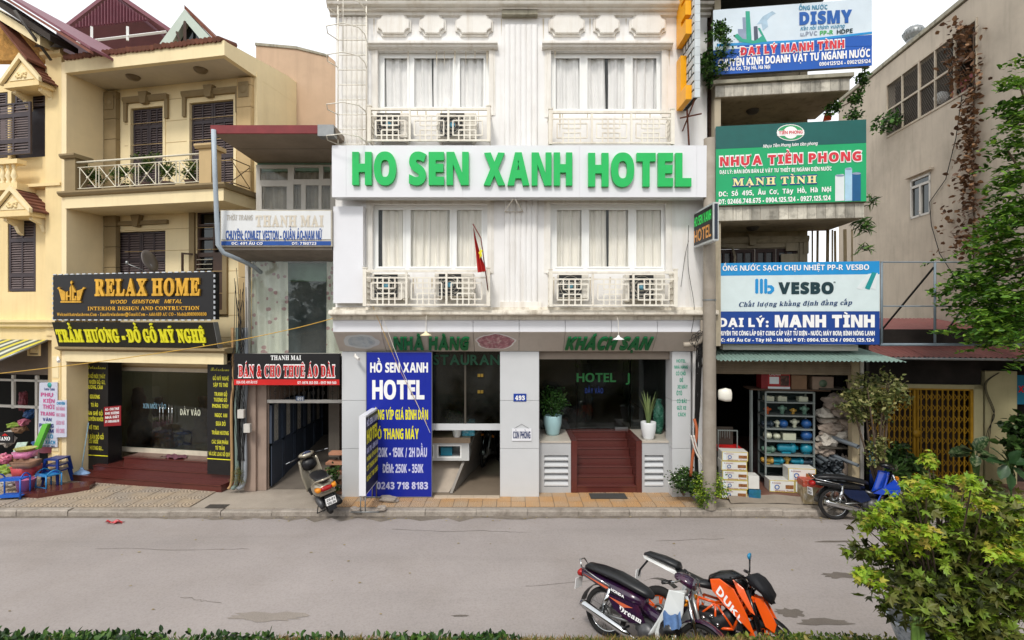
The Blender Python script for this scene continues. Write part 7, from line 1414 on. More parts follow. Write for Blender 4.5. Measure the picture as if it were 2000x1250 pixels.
xm = RF.hit(1788, 830, GD)[0]; g = G(); g.box(xm-.05, xm-.02, GD-.02, GD+.03, .03, gz1); g.box(xm+.03, xm+.06, GD-.02, GD+.03, .03, gz1); g.box(gx1-.06, gx1, GD-.02, GD+.03, .03, gz1); g.box(gx0, gx1, GD-.02, GD+.03, gz1-.04, gz1-.001); g.to('gate_stile', MUS, shed)
q = G(); q.lathe([(.001, -.01), (.09, -.01), (.09, .01)], (xm+.01, GD-.04, RF.hit(1788, 846, GD)[1]), 20, 'y'); q.to('lock_disc', MUS, shed)
# roofs
def rroof(px0, px1, yf, yb_, df, db, nm, n):
    s0 = RF.hit(px0, yf, df)[0]; zf_ = RF.hit(1850, yf, df)[1]; zb_ = RF.hit(1850, yb_, db)[1]; w = .9; a = s0
    while a < RS1+1.5: q = G(); ripple(q, (a, df, zf_), (w+.03, 0, 0), (0, db-df, zb_-zf_), 9, .014, (0, 0, 1)); q.to(nm, RRS, shed); a += w
rroof(1722, 2000, 698, 664, .6, 1.9, 'corrugated_sheet', 0); rroof(1716, 2000, 654, 622, 2.0, 5.0, 'corrugated_sheet', 0)
g = G(); z1, z0 = RF.hit(1850, 656, 1.95)[1], RF.hit(1850, 700, 1.95)[1]; g.box(gx0, RS1+2, 1.95, 2.0, z0-.2, z1); g.to('green_upstand', mat('dark_green_boards', '#22463a', .8, .2, 4), shed); g = G(); g.tube([(gx0, .55, RF.hit(1850, 701, .6)[1]), (RS1+1, .55, RF.hit(1850, 701, .6)[1])], .03, 6); g.to('gutter', GREY, shed)
G().prism([(2.9, kerb_d(2.9), 0), (RS1+2, kerb_d(RS1+2), 0), (RS1+2, GD+.5, 0), (2.9, GD+.5, 0)], (0, 0, .03)).to('yard_floor', mat('red_brown_paving', '#6f534a', .8, .2, 3, patch=.4, pcol='#8d7d70'), shed)
g = Thing('blue_cooler_box', 'light blue printed box behind the pipe offcuts by the shop post', 'box', fr=RF, base=(3.2, .6, .03)); x0, x1, z0, z1 = RF.box(1698, 870, 1729, 918, .5); q = G(); q.box(x0, x1, .5, .9, .03, z1); q.to('body', mat('sky_blue_print', '#3c9cc4', .4, .2, 8, patch=.4, pcol='#bfe0ec'), g); G().box(x0, x0+.1, .49, .91, .03, z0+.2).to('dark_side', NV, g)
bp_ = mat('old_pale_pipe', '#a9ada6', .5, .1); 
for k in range(7): s_ = RF.hit(1715+k*4, 930, .3)[0]; G().tube([(s_-.15+.02*k, .3, .04), (s_+.25+.05*k, .45+.03*k, .55+.08*(k % 3))], .022, 6).top('pipe_offcut', bp_, ['leftmost', 'second', 'third', 'fourth', 'fifth', 'sixth', 'rightmost'][k]+' pale pipe offcut leaning by the blue box, counted from the left', 'pipe', fr=RF, group='pale pipe offcuts leaning by the blue box')
# blue poster at the right edge and cable
po = Thing('blue_poster', 'dark teal poster with a red letter at the right edge', 'poster', fr=RF, base=(7, 1.3, 1.6)); x0, x1, z0, z1 = RF.box(1986, 733, 2030, 790, 1.38); G().box(x0, x1, 1.38, 1.4, z0, z1).to('sheet', mat('teal_blue_poster', '#1c6f8c', .6, .2, 4), po); text(po, RF, 1.38, 1988, 2000, 766, 754, 'X', RED, 'sans', .02, off=.006)
q = G(); P_ = lambda px, py: (RF.hit(px, py, GD-.08)[0], GD-.08, RF.hit(px, py, GD-.08)[1])

def smooth(pts, k=5):
    pts = [Vector(p) for p in pts]; out = []; P = [pts[0]]+pts+[pts[-1]]
    for i in range(1, len(P)-2):
        for j in range(k):
            t = j/k; a, b, c, d = P[i-1], P[i], P[i+1], P[i+2]; out.append(.5*((2*b)+(c-a)*t+(2*a-5*b+4*c-d)*t*t+(3*b-a-3*c+d)*t**3))
    return out+[pts[-1]]
for dx in range(3): q.tube(smooth([P_(1950+dx, 728), P_(1925+dx*2, 745), P_(1924+dx*2, 765), P_(1938+dx*2, 800), P_(1942-dx*2, 815), P_(1928+dx*3, 845), P_(1926+dx*2, 885)]), .006, 5)
q.top('cable_loop', WIRE, 'bundle of dark cables looping down the cream wall at the right', 'cables', fr=RF)
# ================================================================ tall grey house at the right
GA = math.degrees(math.atan(.12)); GF = Frame((10.56+.12*12, 12.0, 0), GA)   # local d runs back along the wall; s = 0 is the wall face
GW = mat('grey_brown_render', '#bfb3a2', .9, .07, 1.2, streak=.25, scol='#5d5248', patch=.5, pcol='#8f8578', pscale=.5, bump=.05, zst=.12)
gh = Thing('grey_house', 'tall grey rendered house with slanting barred window row at the right', 'house', fr=GF, base=(0, 0, 0))
def gw(px, py):     # photo point -> (d, z) on the wall face s = 0
    a = (px-PX)/F; o, u, n = GF.o, GF.u, GF.n; # o + n*d = (a*Y, Y)
    d = (a*o.y-o.x)/(n.x-a*n.y); Y = o.y+n.y*d; return d, HC-(py-PY)*Y/F
def gbox(x0, y0, x1, y1): # returns d0(near) d1(far) z0 z1
    dn, zn0 = gw(x1, y1); df, zf0_ = gw(x0, y0); zt = gw(x1, 37)[1]; return dn, df
dA, zA = gw(1690, 160); dB, zB = gw(1895, 0); dF = gw(1643, 200)[0]
wr = (gw(1908, 165)[0], gw(1733, 272)[0], (gw(1735, 272)[1]+gw(1908, 165)[1])/2, (gw(1730, 170)[1]+gw(1900, 37)[1])/2); wsn = (gw(1818, 418)[0], gw(1779, 427)[0], gw(1800, 422)[1], gw(1797, 345)[1])
q = G(); q.walls(wr[0]-12, dF, 0, (zA+zB)/2, 0, .25, [wr, wsn]); q.v = [(b, a, c) for a, b, c in q.v]; q.to('wall', GW, gh)
q = G(); q.box(0, 9, dF, dF+.2, 0, zA); q.to('far_wall', GW, gh); q = G(); q.box(-.06, .3, -8, dF+.1, zA, zA+.12); q.to('parapet_coping', OLD, gh)
FRW = mat('pale_rusty_frame', '#b5aa97', .6, .1, 8, streak=.5, scol='#8a4f2e')
dd = wr[1]-wr[0]
zm = wr[2]+(wr[3]-wr[2])*.48
q = G()
for a, b in ((wr[2], wr[2]+.06), (wr[3]-.06, wr[3]), (zm, zm+.06)): q.box(-.03, .03, wr[0], wr[1], a, b)
gwn = q.to('window', FRW, gh)
for f in (0, .2, .4, .58, .79, 1.0): d_ = wr[0]+dd*f; q = G(); w_ = .07 if f == .58 else .035; q.box(-.032, .028, d_-w_/2, d_+w_/2, wr[2], wr[3]); q.to('mullion', FRW, gh, gwn)
q = G()
for k in range(48): d_ = wr[0]+dd*k/48; q.tube([(.02, d_, wr[2]), (.02, min(d_+(wr[3]-wr[2])*.6, wr[1]), wr[2]+min(wr[3]-wr[2], (wr[1]-d_)/.6))], .005, 3); q.tube([(.022, d_, wr[3]), (.022, min(d_+(wr[3]-wr[2])*.6, wr[1]), wr[3]-min(wr[3]-wr[2], (wr[1]-d_)/.6))], .005, 3)
q.to('wire_mesh', mat('dull_wire', '#6d665c', .6), gh, gwn)['kind'] = 'stuff'
g = G(); g.box(2.6, 2.7, wr[0]-1, wr[1]+1, wr[2]-.2, wr[3]+.3); g.box(.26, 2.7, wr[0]-1, wr[1]+1, wr[2]-.3, wr[2]-.05); g.box(.26, 2.7, wr[0]-1, wr[1]+1, wr[3]+.2, wr[3]+.25); g.box(.26, 2.7, wr[1]+.2, wr[1]+.3, wr[2], wr[3]); g.to('room_inside', mat('dim_room', '#4f463e', .9, .3, 1.5), gh)
q = G(); m_ = plast('red_chair', '#a3262b')
for k in range(3): y = wr[0]+dd*(.12+.12*k); q.box(.6, 1.0, y, y+.4, wr[2]+.35, wr[2]+.4); q.box(.6, .64, y, y+.04, wr[2]-.05, wr[2]+.8); q.box(.6, .64, y+.36, y+.4, wr[2]-.05, wr[2]+.8); q.box(.6, .63, y, y+.4, wr[2]+.65, wr[2]+.8)
q.top('red_chair_row', m_, 'red plastic chairs stacked behind the barred window row', 'chairs', fr=GF)
q = G(); q.lathe([(.001, -.2), (.15, -.12), (.2, 0), (.15, .12), (.001, .2)], (.7, wr[0]+dd*.62, wr[2]+.7), 14); q.top('white_ball_lamp', PVC, 'white round tank seen through the barred window row', 'tank', fr=GF)
q = G(); m1 = wsn[0]+(wsn[1]-wsn[0])*.5; zq = wsn[2]+(wsn[3]-wsn[2])*.76
for a, b, c, d in ((wsn[0], wsn[1], wsn[2], wsn[2]+.06), (wsn[0], wsn[1], wsn[3]-.06, wsn[3]), (wsn[0], wsn[1], zq, zq+.07), (wsn[0], wsn[0]+.06, wsn[2], wsn[3]), (wsn[1]-.06, wsn[1], wsn[2], wsn[3]), (m1-.04, m1+.04, wsn[2], zq)): q.box(-.02, .06, a, b, c, d)
w2 = q.to('window', ALW, gh); G().box(.03, .04, wsn[0], wsn[1], wsn[2], wsn[3]).to('pane', glass('dark_window_glass', '#39403f', .1), gh, w2); G().box(.2, .22, wsn[0]-.2, wsn[1]+.2, wsn[2]-.2, wsn[3]+.2).to('inner_dark', DARK, gh, w2)
q = G(); q.box(-.12, -.001, wsn[0]-.12, wsn[1]+.12, wsn[3]+.06, wsn[3]+.12); q.to('window_hood', GW, gh)
vt = Thing('roof_ventilator', 'round ribbed turbine ventilator on the grey house roof edge', 'ventilator', fr=GF, base=(.6, gw(1765, 100)[0], 12.1)); dv = gw(1765, 100)[0]; q = G(); q.lathe([(.2, 0), (.2, .2), (.2, .25), (.28, .35), (.3, .45), (.24, .58), (.1, .64), (.001, .65)], (.3, dv, zA+.1), 18); q.to('dome', GREY, vt)
for k in range(18): a = 6.283*k/18; q = G(); q.tube([(.3+.21*math.cos(a), dv+.21*math.sin(a), zA+.34), (.3+.31*math.cos(a), dv+.31*math.sin(a), zA+.55), (.3+.12*math.cos(a), dv+.12*math.sin(a), zA+.75)], .014, 4); q.to('vane', ALU, vt)
# sagging cable on the wall
q = G(); P = lambda px, py: (-.04, gw(px, py)[0], gw(px, py)[1]); q.tube([P(1882, 185), P(1870, 270), P(1850, 350), P(1818, 395), P(1822, 440), P(1838, 495), P(1870, 545), P(1900, 590)], .011, 5); q.top('wall_cable', WIRE, 'thin dark cable trailing down the grey wall past the small window', 'cable', fr=GF)
# ================================================================ utility pole, cables
POLE = mat('utility_pole_concrete', '#958c80', .85, .1, 3, streak=.3, scol='#55504a', patch=.3, pcol='#b5aea3', pscale=4, bump=.05)
up = Thing('utility_pole', 'round concrete utility pole between the hotel corner and the plumbing shop', 'pole', base=(3.9, 10.12, 0)); q = G(); q.lathe([(.135, 0), (.12, 4), (.105, 7.3), (.001, 7.31)], (3.9, 10.12, 0), 20); q.to('shaft', POLE, up)
G().lathe([(.128, 0), (.128, .03)], (3.9, 10.12, 4.1), 16).to('band', GREY, up)
def cable(pts, r, m, label, name='cable', group='cables hanging at the hotel corner', n=5): q = G(); q.tube(pts, r, n); return q.top(name, m, label, 'cable', group=group)
def smooth(pts, k=5):
    pts = [Vector(p) for p in pts]; out = []
    P = [pts[0]]+pts+[pts[-1]]
    for i in range(1, len(P)-2):
        for j in range(k):
            t = j/k; a, b, c, d = P[i-1], P[i], P[i+1], P[i+2]; out.append(.5*((2*b)+(c-a)*t+(2*a-5*b+4*c-d)*t*t+(3*b-a-3*c+d)*t**3))
    return out+[pts[-1]]
def wp(px, py, Y): return ((px-PX)*Y/F, Y, HC-(py-PY)*Y/F)
rg = random.Random(11)
bund = Thing('cable_bundle', 'thick tangle of black cables running down beside the hotel corner', 'cables', base=(3.85, 10.3, 0))
q = G()
for k in range(16):
    j = lambda s=3: rg.uniform(-s, s); q.tube(smooth([wp(1385+j(8), 640+j(8), 10.2), wp(1372+j(9), 668+j(10), 10.25), wp(1366+j(7), 710+j(), 10.3), wp(1363+j(5), 770, 10.35), wp(1359+j(), 860, 10.4), wp(1362+j(), 950, 10.4)], 4), rg.uniform(.006, .013), 4)
for k in range(7):
    q.tube(smooth([wp(1372+rg.uniform(-10, 15)+18*math.cos(t*6.28/8+k), 668+22*math.sin(t*6.28/8+k)+rg.uniform(-4, 4), 10.15+.02*k) for t in range(9)], 3), .006, 4)
q.to('strands', WIRE, bund)['kind'] = 'stuff'
cable(smooth([wp(1356, 818, 10.3), wp(1361, 845, 10.25), wp(1353, 890, 10.25), wp(1349, 930, 10.3)]), .03, mat('orange_conduit', '#a85a35', .6, .1), 'orange conduit bending down behind the pillar shrub', 'conduit', n=8)
for k, dx in enumerate((0, 5)): cable(smooth([wp(1350+dx, 850, 10.22), wp(1358+dx, 880, 10.2), wp(1376+dx, 912, 10.15), wp(1392+dx, 930, 10.1)]), .017, ALW, ('upper', 'lower')[k]+' of the two pale hoses slanting behind the pillar shrub', 'hose', n=6)
dp = Thing('drain_elbow', 'old grey drain pipe elbow under the right end of the hotel fascia', 'pipe', base=(3.7, 10.25, 3)); q = G(); q.tube(smooth([wp(1373, 625, 10.25), wp(1372, 655, 10.25), wp(1362, 670, 10.28), wp(1335, 674, 10.35)]), .055, 10); q.to('elbow', mat('old_drain_pipe', '#a69c8e', .6, .1, 5, streak=.3), dp)
cable(smooth([wp(1345, 440, 10.1), wp(1344, 520, 10.4), wp(1356, 600, 10.3), wp(1350, 650, 10.2)]), .006, WIRE, 'thin cable down the stained hotel corner'); cable(smooth([wp(1330, 560, 10.44), wp(1338, 500, 10.44), wp(1345, 470, 10.4)]), .005, WIRE, 'short thin cable beside the lower right hotel window')
YW_ = mat('yellow_wire', '#c99f3c', .5)
cable(smooth([wp(-80, 738, 11.2), wp(150, 712, 10.6), wp(400, 676, 10.1), wp(560, 645, 10.0), wp(650, 622, 10.2)]), .008, YW_, 'long yellow wire strung across the left houses to the hotel', 'wire', 'yellow wires')
for k, (a, b) in enumerate((((728, 598), (834, 828)), ((740, 600), (840, 845)))): cable([wp(a[0], a[1], 10.2), wp((a[0]+b[0])/2-3, (a[1]+b[1])/2+4, 10.4), wp(b[0], b[1], 10.64)], .005, (YW_, RAIL)[k], ('yellow wire slanting down across the blue banner', 'white wire slanting down across the blue banner')[k], 'wire', 'wires over the blue banner')
# wall corner with conduits left of the narrow house
lb = Thing('conduit_bundle', 'grey conduits and black cables down the corner between the cream and narrow houses', 'cables', base=(-5.9, 11.0, 0)); rg = random.Random(3)
for k, (px, r, m) in enumerate(((452, .03, mat('tan_conduit', '#a5845c', .7)), (462, .045, mat('green_grey_conduit', '#6f7f78', .6)), (472, .03, GREY), (478, .04, mat('pale_conduit', '#8d9298', .6)))): q = G(); q.tube(smooth([wp(px+2, 640, 11.05), wp(px+4, 740, 11.05), wp(px, 800, 11.0), wp(px+1, 930, 11.0), wp(px-6-k*2, 955, 10.98)]), r, 8); q.to('conduit', m, lb)
q = G()
for k in range(14):
    j = lambda s=8: rg.uniform(-s, s); x = 465+j(10); q.tube(smooth([wp(x+j(), 560+j(40), 11.0), wp(x+j(), 660+j(), 10.95), wp(x+j(12), 720+j(), 10.9), wp(x+j(), 800+j(), 10.95), wp(470+j(), 900, 10.95)], 4), .006, 4)
q.to('strands', WIRE, lb)['kind'] = 'stuff'
for px, py in ((472, 808), (484, 836)): a = wp(px, py, 10.9); G().box(a[0]-.07, a[0]+.06, 10.86, 10.94, a[2]-.09, a[2]+.09).to('meter_box', ALW, lb)
foliage('foliage', blob(260, wp(466, 930, 10.9), (.17, .1, .25), 9, .1, 20, .06), .08, leafmat('dry_weed', ['#4d5d27', '#74703a', '#8f7a52']), None, 'blade', 4, base=wp(466, 955, 10.9), label='tuft of weeds at the foot of the grey conduits', category='weeds')
# security cameras
for (px, py, Y, lb_) in ((698, 697, 10.62, 'small white security camera on the left hotel pillar'), (118, 702, 11.5, 'small white security camera at the left end of the cream shop beam')):
    th = Thing('security_camera', lb_, 'camera', base=wp(px, py, Y)); a = wp(px, py, Y); q = G(); q.tube([(a[0]-.05, a[1], a[2]+.06), (a[0]-.02, a[1]-.03, a[2]+.02), a], .018, 6); q.to('bracket', WHT, th); q = G(); q.tube([(a[0]-.05, a[1]-.0, a[2]+.02), (a[0]+.07, a[1]-.12, a[2]-.04)], .032, 10); q.to('housing', WHT, th)
# litter and drain
th = Thing('crumpled_packet', 'crumpled red and white packet lying on the road at left', 'litter', base=(*W.ground(224, 1022, -.12), -.12)); X, Y = W.ground(224, 1022, -.12); q = G(); q.grid(lambda u, v: (X-.15+.3*u+.02*math.sin(v*7), Y-.06+.12*v, -.10+.025*math.sin(u*9+v*3)+.02*math.cos(v*8)), 12, 6); q.to('wrapper', mat('red_packet', '#b8222c', .4, .4, 20, patch=.5, pcol='#e4dcdc', pscale=22), th)
X, Y = W.ground(424, 989, 0); q = G()
for k in range(5): q.box(X-.2, X+.2, Y-.09+k*.04, Y-.06+k*.04, .0, .006)
q.top('drain_grate', mat('dark_iron', '#4a4541', .7), 'small dark drain cover in the concrete apron', 'drain')
rg = random.Random(21); q = G()
for k in range(150): X, Y = rg.uniform(-7, 8), rg.choice([rg.uniform(9.75, 10.0), rg.uniform(9.85, 10.02), rg.uniform(6, 10)]); a = rg.uniform(0, 6.28); s_ = rg.uniform(.01, .03); q.add([(X+s_*math.cos(a+t), Y+s_*math.sin(a+t)*.7, -.114+rg.uniform(0, .008)) for t in (0, 1.4, 3.0, 4.4)], [(0, 1, 2, 3)])
q.top('road_litter', mat('dry_leaf_litter', '#8d7d55', .9, .5, 30, patch=.5, pcol='#d8d2c4'), 'scattered dry leaves and scraps on the road', 'litter', base=(0, 0, -.12), kind='stuff')

# ================================================================ vegetation
def stemset(th, base, tips, r0, m, seed=1):
    rg = random.Random(seed)
    for t in tips:
        q = G(); b = Vector(base); t = Vector(t); mid = b.lerp(t, .5)+Vector((rg.uniform(-.05, .05), rg.uniform(-.05, .05), .03)); q.tube(smooth([b, mid, t], 3), [r0*(1-.7*i/6) for i in range(7)], 5); q.to('branch', m, th)
BARK = mat('grey_brown_bark', '#5e5042', .9, .3, 12, bump=.2); 
def shrub(name, label, cat, base, centre, rad, n, size, lm, seed, ncl=40, cr=.12, kind='simple', branches=6, group=None, shell=.3, wide=1.0, stemr=.018):
    th = Thing(name, label, cat, base=base, group=group); foliage('foliage', blob(n, centre, rad, seed, shell, ncl, cr), size, lm, th, kind, seed, width=wide); rg = random.Random(seed)
    stemset(th, base, [(centre[0]+rad[0]*rg.uniform(-.7, .7), centre[1]+rad[1]*rg.uniform(-.6, .6), centre[2]+rad[2]*rg.uniform(-.2, .7)) for _ in range(branches)], stemr, BARK, seed); return th
L_Y = leafmat('yellow_green_leaf', ['#2f4a14', '#55751d', '#86a32b', '#b3bf45']); L_D = leafmat('dark_shrub_leaf', ['#17280f', '#2a431b', '#44632c', '#5e7d3e']); L_V = leafmat('variegated_leaf', ['#3b4a22', '#65703a', '#93955a', '#b4ad77']); L_B = leafmat('dry_brown_leaf', ['#4f3828', '#6e4e37', '#8f6c4c'], trans=.1); L_T = leafmat('bright_tree_leaf', ['#23400f', '#3d641a', '#5f8a28', '#86a83c'])
L_V2 = leafmat('vine_leaf', ['#15260f', '#2a4a1c', '#47702e', '#6f9048'])
s1_ = shrub('shrub', 'dark green shrub with tiny white flowers against the right hotel pillar', 'shrub', wp(1335, 968, 10.45), wp(1340, 938, 10.4), (.34, .22, .27), 1500, .06, L_D, 3)
foliage('flowers', blob(26, wp(1335, 932, 10.25), (.32, .1, .22), 5, .5), .035, mat('white_petal', '#e6e6da', .6), s1_, seed=3)
shrub('shrub', 'yellow green shrub by the foot of the utility pole', 'shrub', wp(1388, 990, 10.22), wp(1382, 955, 10.15), (.32, .22, .36), 2300, .055, L_Y, 4, 60)
tr = shrub('small_tree', 'small speckled leaf tree with thin trunk before the shop post', 'tree', wp(1718, 965, 10.3), wp(1700, 778, 10.2), (.68, .4, .62), 2600, .085, L_V, 6, 46, .15, shell=.1, branches=9, stemr=.03)
foliage('foliage', blob(500, wp(1712, 880, 10.2), (.2, .2, .45), 8, .1, 14, .1), .07, L_V, tr, seed=9)
shrub('potted_shrub', 'round dark leaved bush in a white pot left of the yellow gate centre', 'plant', wp(1772, 948, 10.9), wp(1770, 900, 10.9), (.38, .3, .36), 900, .13, L_D, 7, 30, .14)
X = wp(1760, 955, 10.8); q = G(); q.lathe([(.001, 0), (.14, 0), (.17, .2), (.16, .22), (.001, .2)], (X[0], 10.85, .03), 18); q.top('white_planter', PW, 'white planter partly hidden at the yellow gate', 'planter')
g1 = Thing('grass_tuft', 'clump of long thin green blades behind the blue motorbike', 'plant', base=wp(1738, 950, 10.5)); foliage('foliage', blob(300, wp(1738, 930, 10.45), (.22, .15, .1), 3, .1), .32, L_D, g1, 'blade', 5, up=.1, dirs=np.tile(np.array([0, 0, .9]), (300, 1)))
DIEF = mat('dumbcane_leaf', '#2c4a26', .35, .5, 9, patch=.75, pcol='#b3b98c', pscale=22, spec=.5); BIGL = mat('big_plain_leaf', '#32502f', .35, .3, 5, patch=.3, pcol='#54703f', pscale=5, spec=.5)
def bigleaf(th, root, tip, w, m, droop=.12, name='leaf'):
    root, tip = Vector(root), Vector(tip); d = tip-root; sd = d.cross(Vector((0, -.5, 1))).normalized(); up = sd.cross(d).normalized(); q = G()
    def f(u, v): s_ = (u-.5)*2; ww = w*(math.sin(math.pi*min(1, v*.93+.05))**.8); return tuple(root+d*v+sd*s_*ww+up*(abs(s_)*.25*ww-droop*v*v*d.length)+Vector((0, 0, .01*math.sin(v*20)*s_)))
    q.grid(f, 4, 9); q.to(name, m, th)
def bigplant(label, bx, by, Y, leaves_, m, potprof, potm, group=None, rectpot=None):
    b = wp(bx, by, Y); th = Thing('potted_plant', label, 'potted plant', base=(b[0], Y, .03), group=group)
    if rectpot: w, dd, h = rectpot; q = G(); q.loft([[(b[0]+sx*w*k, Y+sy*dd*k, z) for sx, sy in ((-1, -1), (1, -1), (1, 1), (-1, 1))] for z, k in ((.03, .78), (.03+h, 1), (.03+h+.02, 1.04), (.03+h+.02, .92), (.03+h*.8, .9))]); q.sm = [False]*len(q.sm); q.to('trough', potm, th)
    else: q = G(); q.lathe(potprof, (b[0], Y, .03), 24); q.to('bowl', potm, th)
    for (x, y, w, rx, ry) in leaves_:
        r = wp(rx, ry, Y+.02); t = wp(x, y, Y-.12+random.uniform(-.1, .15)); G().tube([(b[0], Y, .2), Vector(r)], .012, 5).to('stalk', mat('green_stem', '#3a5426', .6), th); bigleaf(th, r, t, w, m)
    return th
CLAY = mat('old_clay_bowl', '#7c6258', .85, .15, 6, patch=.4, pcol='#a08d80'); MOSS = mat('mossy_stone_trough', '#80705b', .9, .2, 5, streak=.4, patch=.3, pcol='#55604a')
bigplant('dumbcane with cream speckled leaves in a shallow clay bowl', 1908, 950, 10.6, [(1857, 880, .11, 1897, 878), (1858, 888, .09, 1895, 886), (1928, 852, .12, 1902, 880), (1935, 885, .11, 1908, 884), (1905, 912, .11, 1903, 888), (1945, 905, .1, 1912, 892), (1880, 868, .09, 1900, 882), (1950, 890, .09, 1915, 890), (1888, 850, .07, 1900, 880)], DIEF, [(.001, 0), (.12, 0), (.28, .17), (.31, .2), (.26, .19), (.001, .15)], CLAY)
bigplant('large plain leaved plant in a mossy stone trough', 1975, 962, 10.2, [(1930, 895, .1, 1965, 905), (1992, 880, .11, 1970, 905), (2015, 900, .12, 1975, 905), (1955, 935, .1, 1965, 908), (1985, 930, .1, 1972, 910), (2010, 940, .1, 1978, 912), (1978, 958, .1, 1970, 920), (1940, 870, .08, 1965, 900), (1960, 875, .07, 1968, 900)], BIGL, None, MOSS, rectpot=(.42, .2, .22))
shrub('leafy_plant', 'tall plant with round glossy leaves at the right edge', 'plant', wp(2010, 950, 10.6), wp(1995, 860, 10.5), (.35, .3, .62), 420, .17, L_D, 12, 30, .16, wide=1.2)
# vines
vn = Thing('vine_column', 'dark vine covered trunk behind the tall yellow lettered sign', 'vine', base=wp(1392, 300, 10.6)); q = G(); q.tube([wp(1390, 300, 10.6), wp(1394, 150, 10.6), wp(1392, 20, 10.6)], [.1, .12, .1], 8); q.to('trunk', mat('brown_vine_trunk', '#5a463c', .9, .4, 12, bump=.4), vn)
foliage('foliage', blob(1500, wp(1395, 110, 10.2), (.3, .25, .6), 4, .2, 40, .12), .07, L_V2, vn, seed=7); foliage('foliage', blob(330, wp(1408, 62, 9.6), (.2, .1, .22), 6, .2, 16, .08), .07, L_V2, vn, seed=8)
vr = Thing('hanging_vine', 'green creeper hanging beside the right end of the upper balcony', 'vine', base=wp(1680, 240, 10.2))
for c, r, n in (((1685, 160), (.13, .1, .3), 260), ((1668, 195), (.2, .1, .2), 300), ((1630, 212), (.25, .1, .12), 260), ((1668, 225), (.2, .1, .1), 160)): foliage('foliage', blob(n, wp(*c, 10.2), r, n, .1, 14, .07), .07, L_V2, vr, seed=n)
q = G(); q.tube(smooth([wp(1690, 130, 10.2), wp(1680, 180, 10.2), wp(1650, 205, 10.2), wp(1605, 218, 10.2)]), .012, 5); q.to('stem', BARK, vr)
vr = Thing('ledge_fern', 'spiky green plants rooted at the right end of the lower balcony ledge', 'plant', base=wp(1695, 400, 10.2))
for c, r, n in (((1700, 392), (.12, .1, .1), 40), ((1685, 437), (.16, .1, .12), 70), ((1688, 485), (.15, .1, .08), 30), ((1690, 448), (.1, .1, .1), 30)): foliage('foliage', blob(n, wp(*c, 10.2), r, n, .0), .18, L_V2, vr, 'blade', n, width=2.5)
of = wp(1617, 228, 10.4); q = G(); q.prism([(of[0]-.08, 10.4, of[2]-.08), (of[0]+.07, 10.4, of[2]-.06), (of[0]+.08, 10.4, of[2]+.08), (of[0]-.04, 10.4, of[2]+.09)], (0, .04, 0)); q.top('orange_cloth', mat('orange_cloth', '#e2572a', .8), 'small orange cloth among the creeper leaves', 'cloth')
dv_ = Thing('dry_vine', 'dried brown creeper hanging down the grey wall from the barred windows', 'vine', fr=GF, base=(-.1, gw(1900, 250)[0], 5)); rg = np.random.default_rng(5); pts = []
for py in range(45, 500, 3):
    sp = 9 if py > 170 else 16; w = sp+(14 if py > 400 else 0)
    for _ in range(6 if py > 170 else 7):
        d_, z = gw(1903+ (4 if py < 170 else 0)+rg.normal()*w*1.15-(14 if py < 170 else 0), py+rg.normal()*5); pts.append((-.12+rg.uniform(-.15, .05), d_, z))
foliage('foliage', np.array(pts), .14, L_B, dv_, seed=6, width=1.3); q = G(); q.tube([(-.03, gw(1904, y)[0], gw(1904, y)[1]) for y in range(60, 560, 20)], .02, 5); q.to('stem', BARK, dv_)
gp_ = [(-.05-.5*random.random(), gw(1745+random.uniform(-12, 25), 240+random.uniform(-14, 14))[0], gw(1750, 240+random.uniform(-14, 10))[1]) for _ in range(160)]
fo = foliage('foliage', np.array(gp_), .17, L_V2, Thing('window_plant', 'green plant spilling through the left end of the barred window row', 'plant', fr=GF, base=gp_[0]), seed=2)
# tree at the right edge with feathery fronds
tree = Thing('tree', 'tree with feathery bright green fronds at the right edge', 'tree', base=(10.3, 9.6, 0)); q = G(); q.tube(smooth([(10.3, 9.6, 0), (10.25, 9.6, 3), (10.35, 9.5, 6), (10.2, 9.5, 8.6)]), [.11-.004*i for i in range(16)], 10); q.to('trunk', BARK, tree)
rg = np.random.default_rng(9); P_, D_ = [], []; ends = []
for (cx, cy, rx, ry, n, Yc) in ((1925, 600, 50, 60, 56, 9.3), (1895, 560, 40, 25, 24, 9.3), (1970, 480, 45, 70, 76, 9.2), (1992, 380, 30, 60, 64, 9.2), (2000, 225, 22, 75, 50, 9.3), (1975, 620, 40, 60, 80, 8.8), (2010, 560, 40, 120, 46, 9), (1930, 520, 35, 35, 22, 9.2), (1990, 160, 15, 15, 8, 9.2), (1965, 290, 20, 25, 8, 9.2), (1945, 655, 40, 25, 18, 8.8), (2100, 450, 60, 150, 60, 9.6), (2090, 180, 60, 90, 40, 9.6)):
    ends.append(wp(cx, cy, Yc))
    for _ in range(n):
        c = np.array(wp(cx+rg.normal()*rx*.55, cy+rg.normal()*ry*.55, Yc+rg.normal()*.35)); a = rg.uniform(0, 6.28); L_ = rg.uniform(.3, .5); ax = np.array([-.55+.8*math.cos(a), .7*math.sin(a), .15]); ax /= np.linalg.norm(ax); sd = np.cross(ax, [0, 0, 1]); sd /= np.linalg.norm(sd)
        for k in range(11):
            t = k/10; p = c+ax*L_*t+np.array([0, 0, -.35*t*t*L_])
            for s_ in (-1, 1): P_.append(p); D_.append(sd*s_*1.5+ax*.5+np.array([0, 0, -.25]))
foliage('foliage', np.array(P_), .115, L_T, tree, seed=3, up=1.6, width=.9, dirs=np.array(D_)); stemset(tree, (10.3, 9.5, 5.0), ends, .05, BARK, 2)
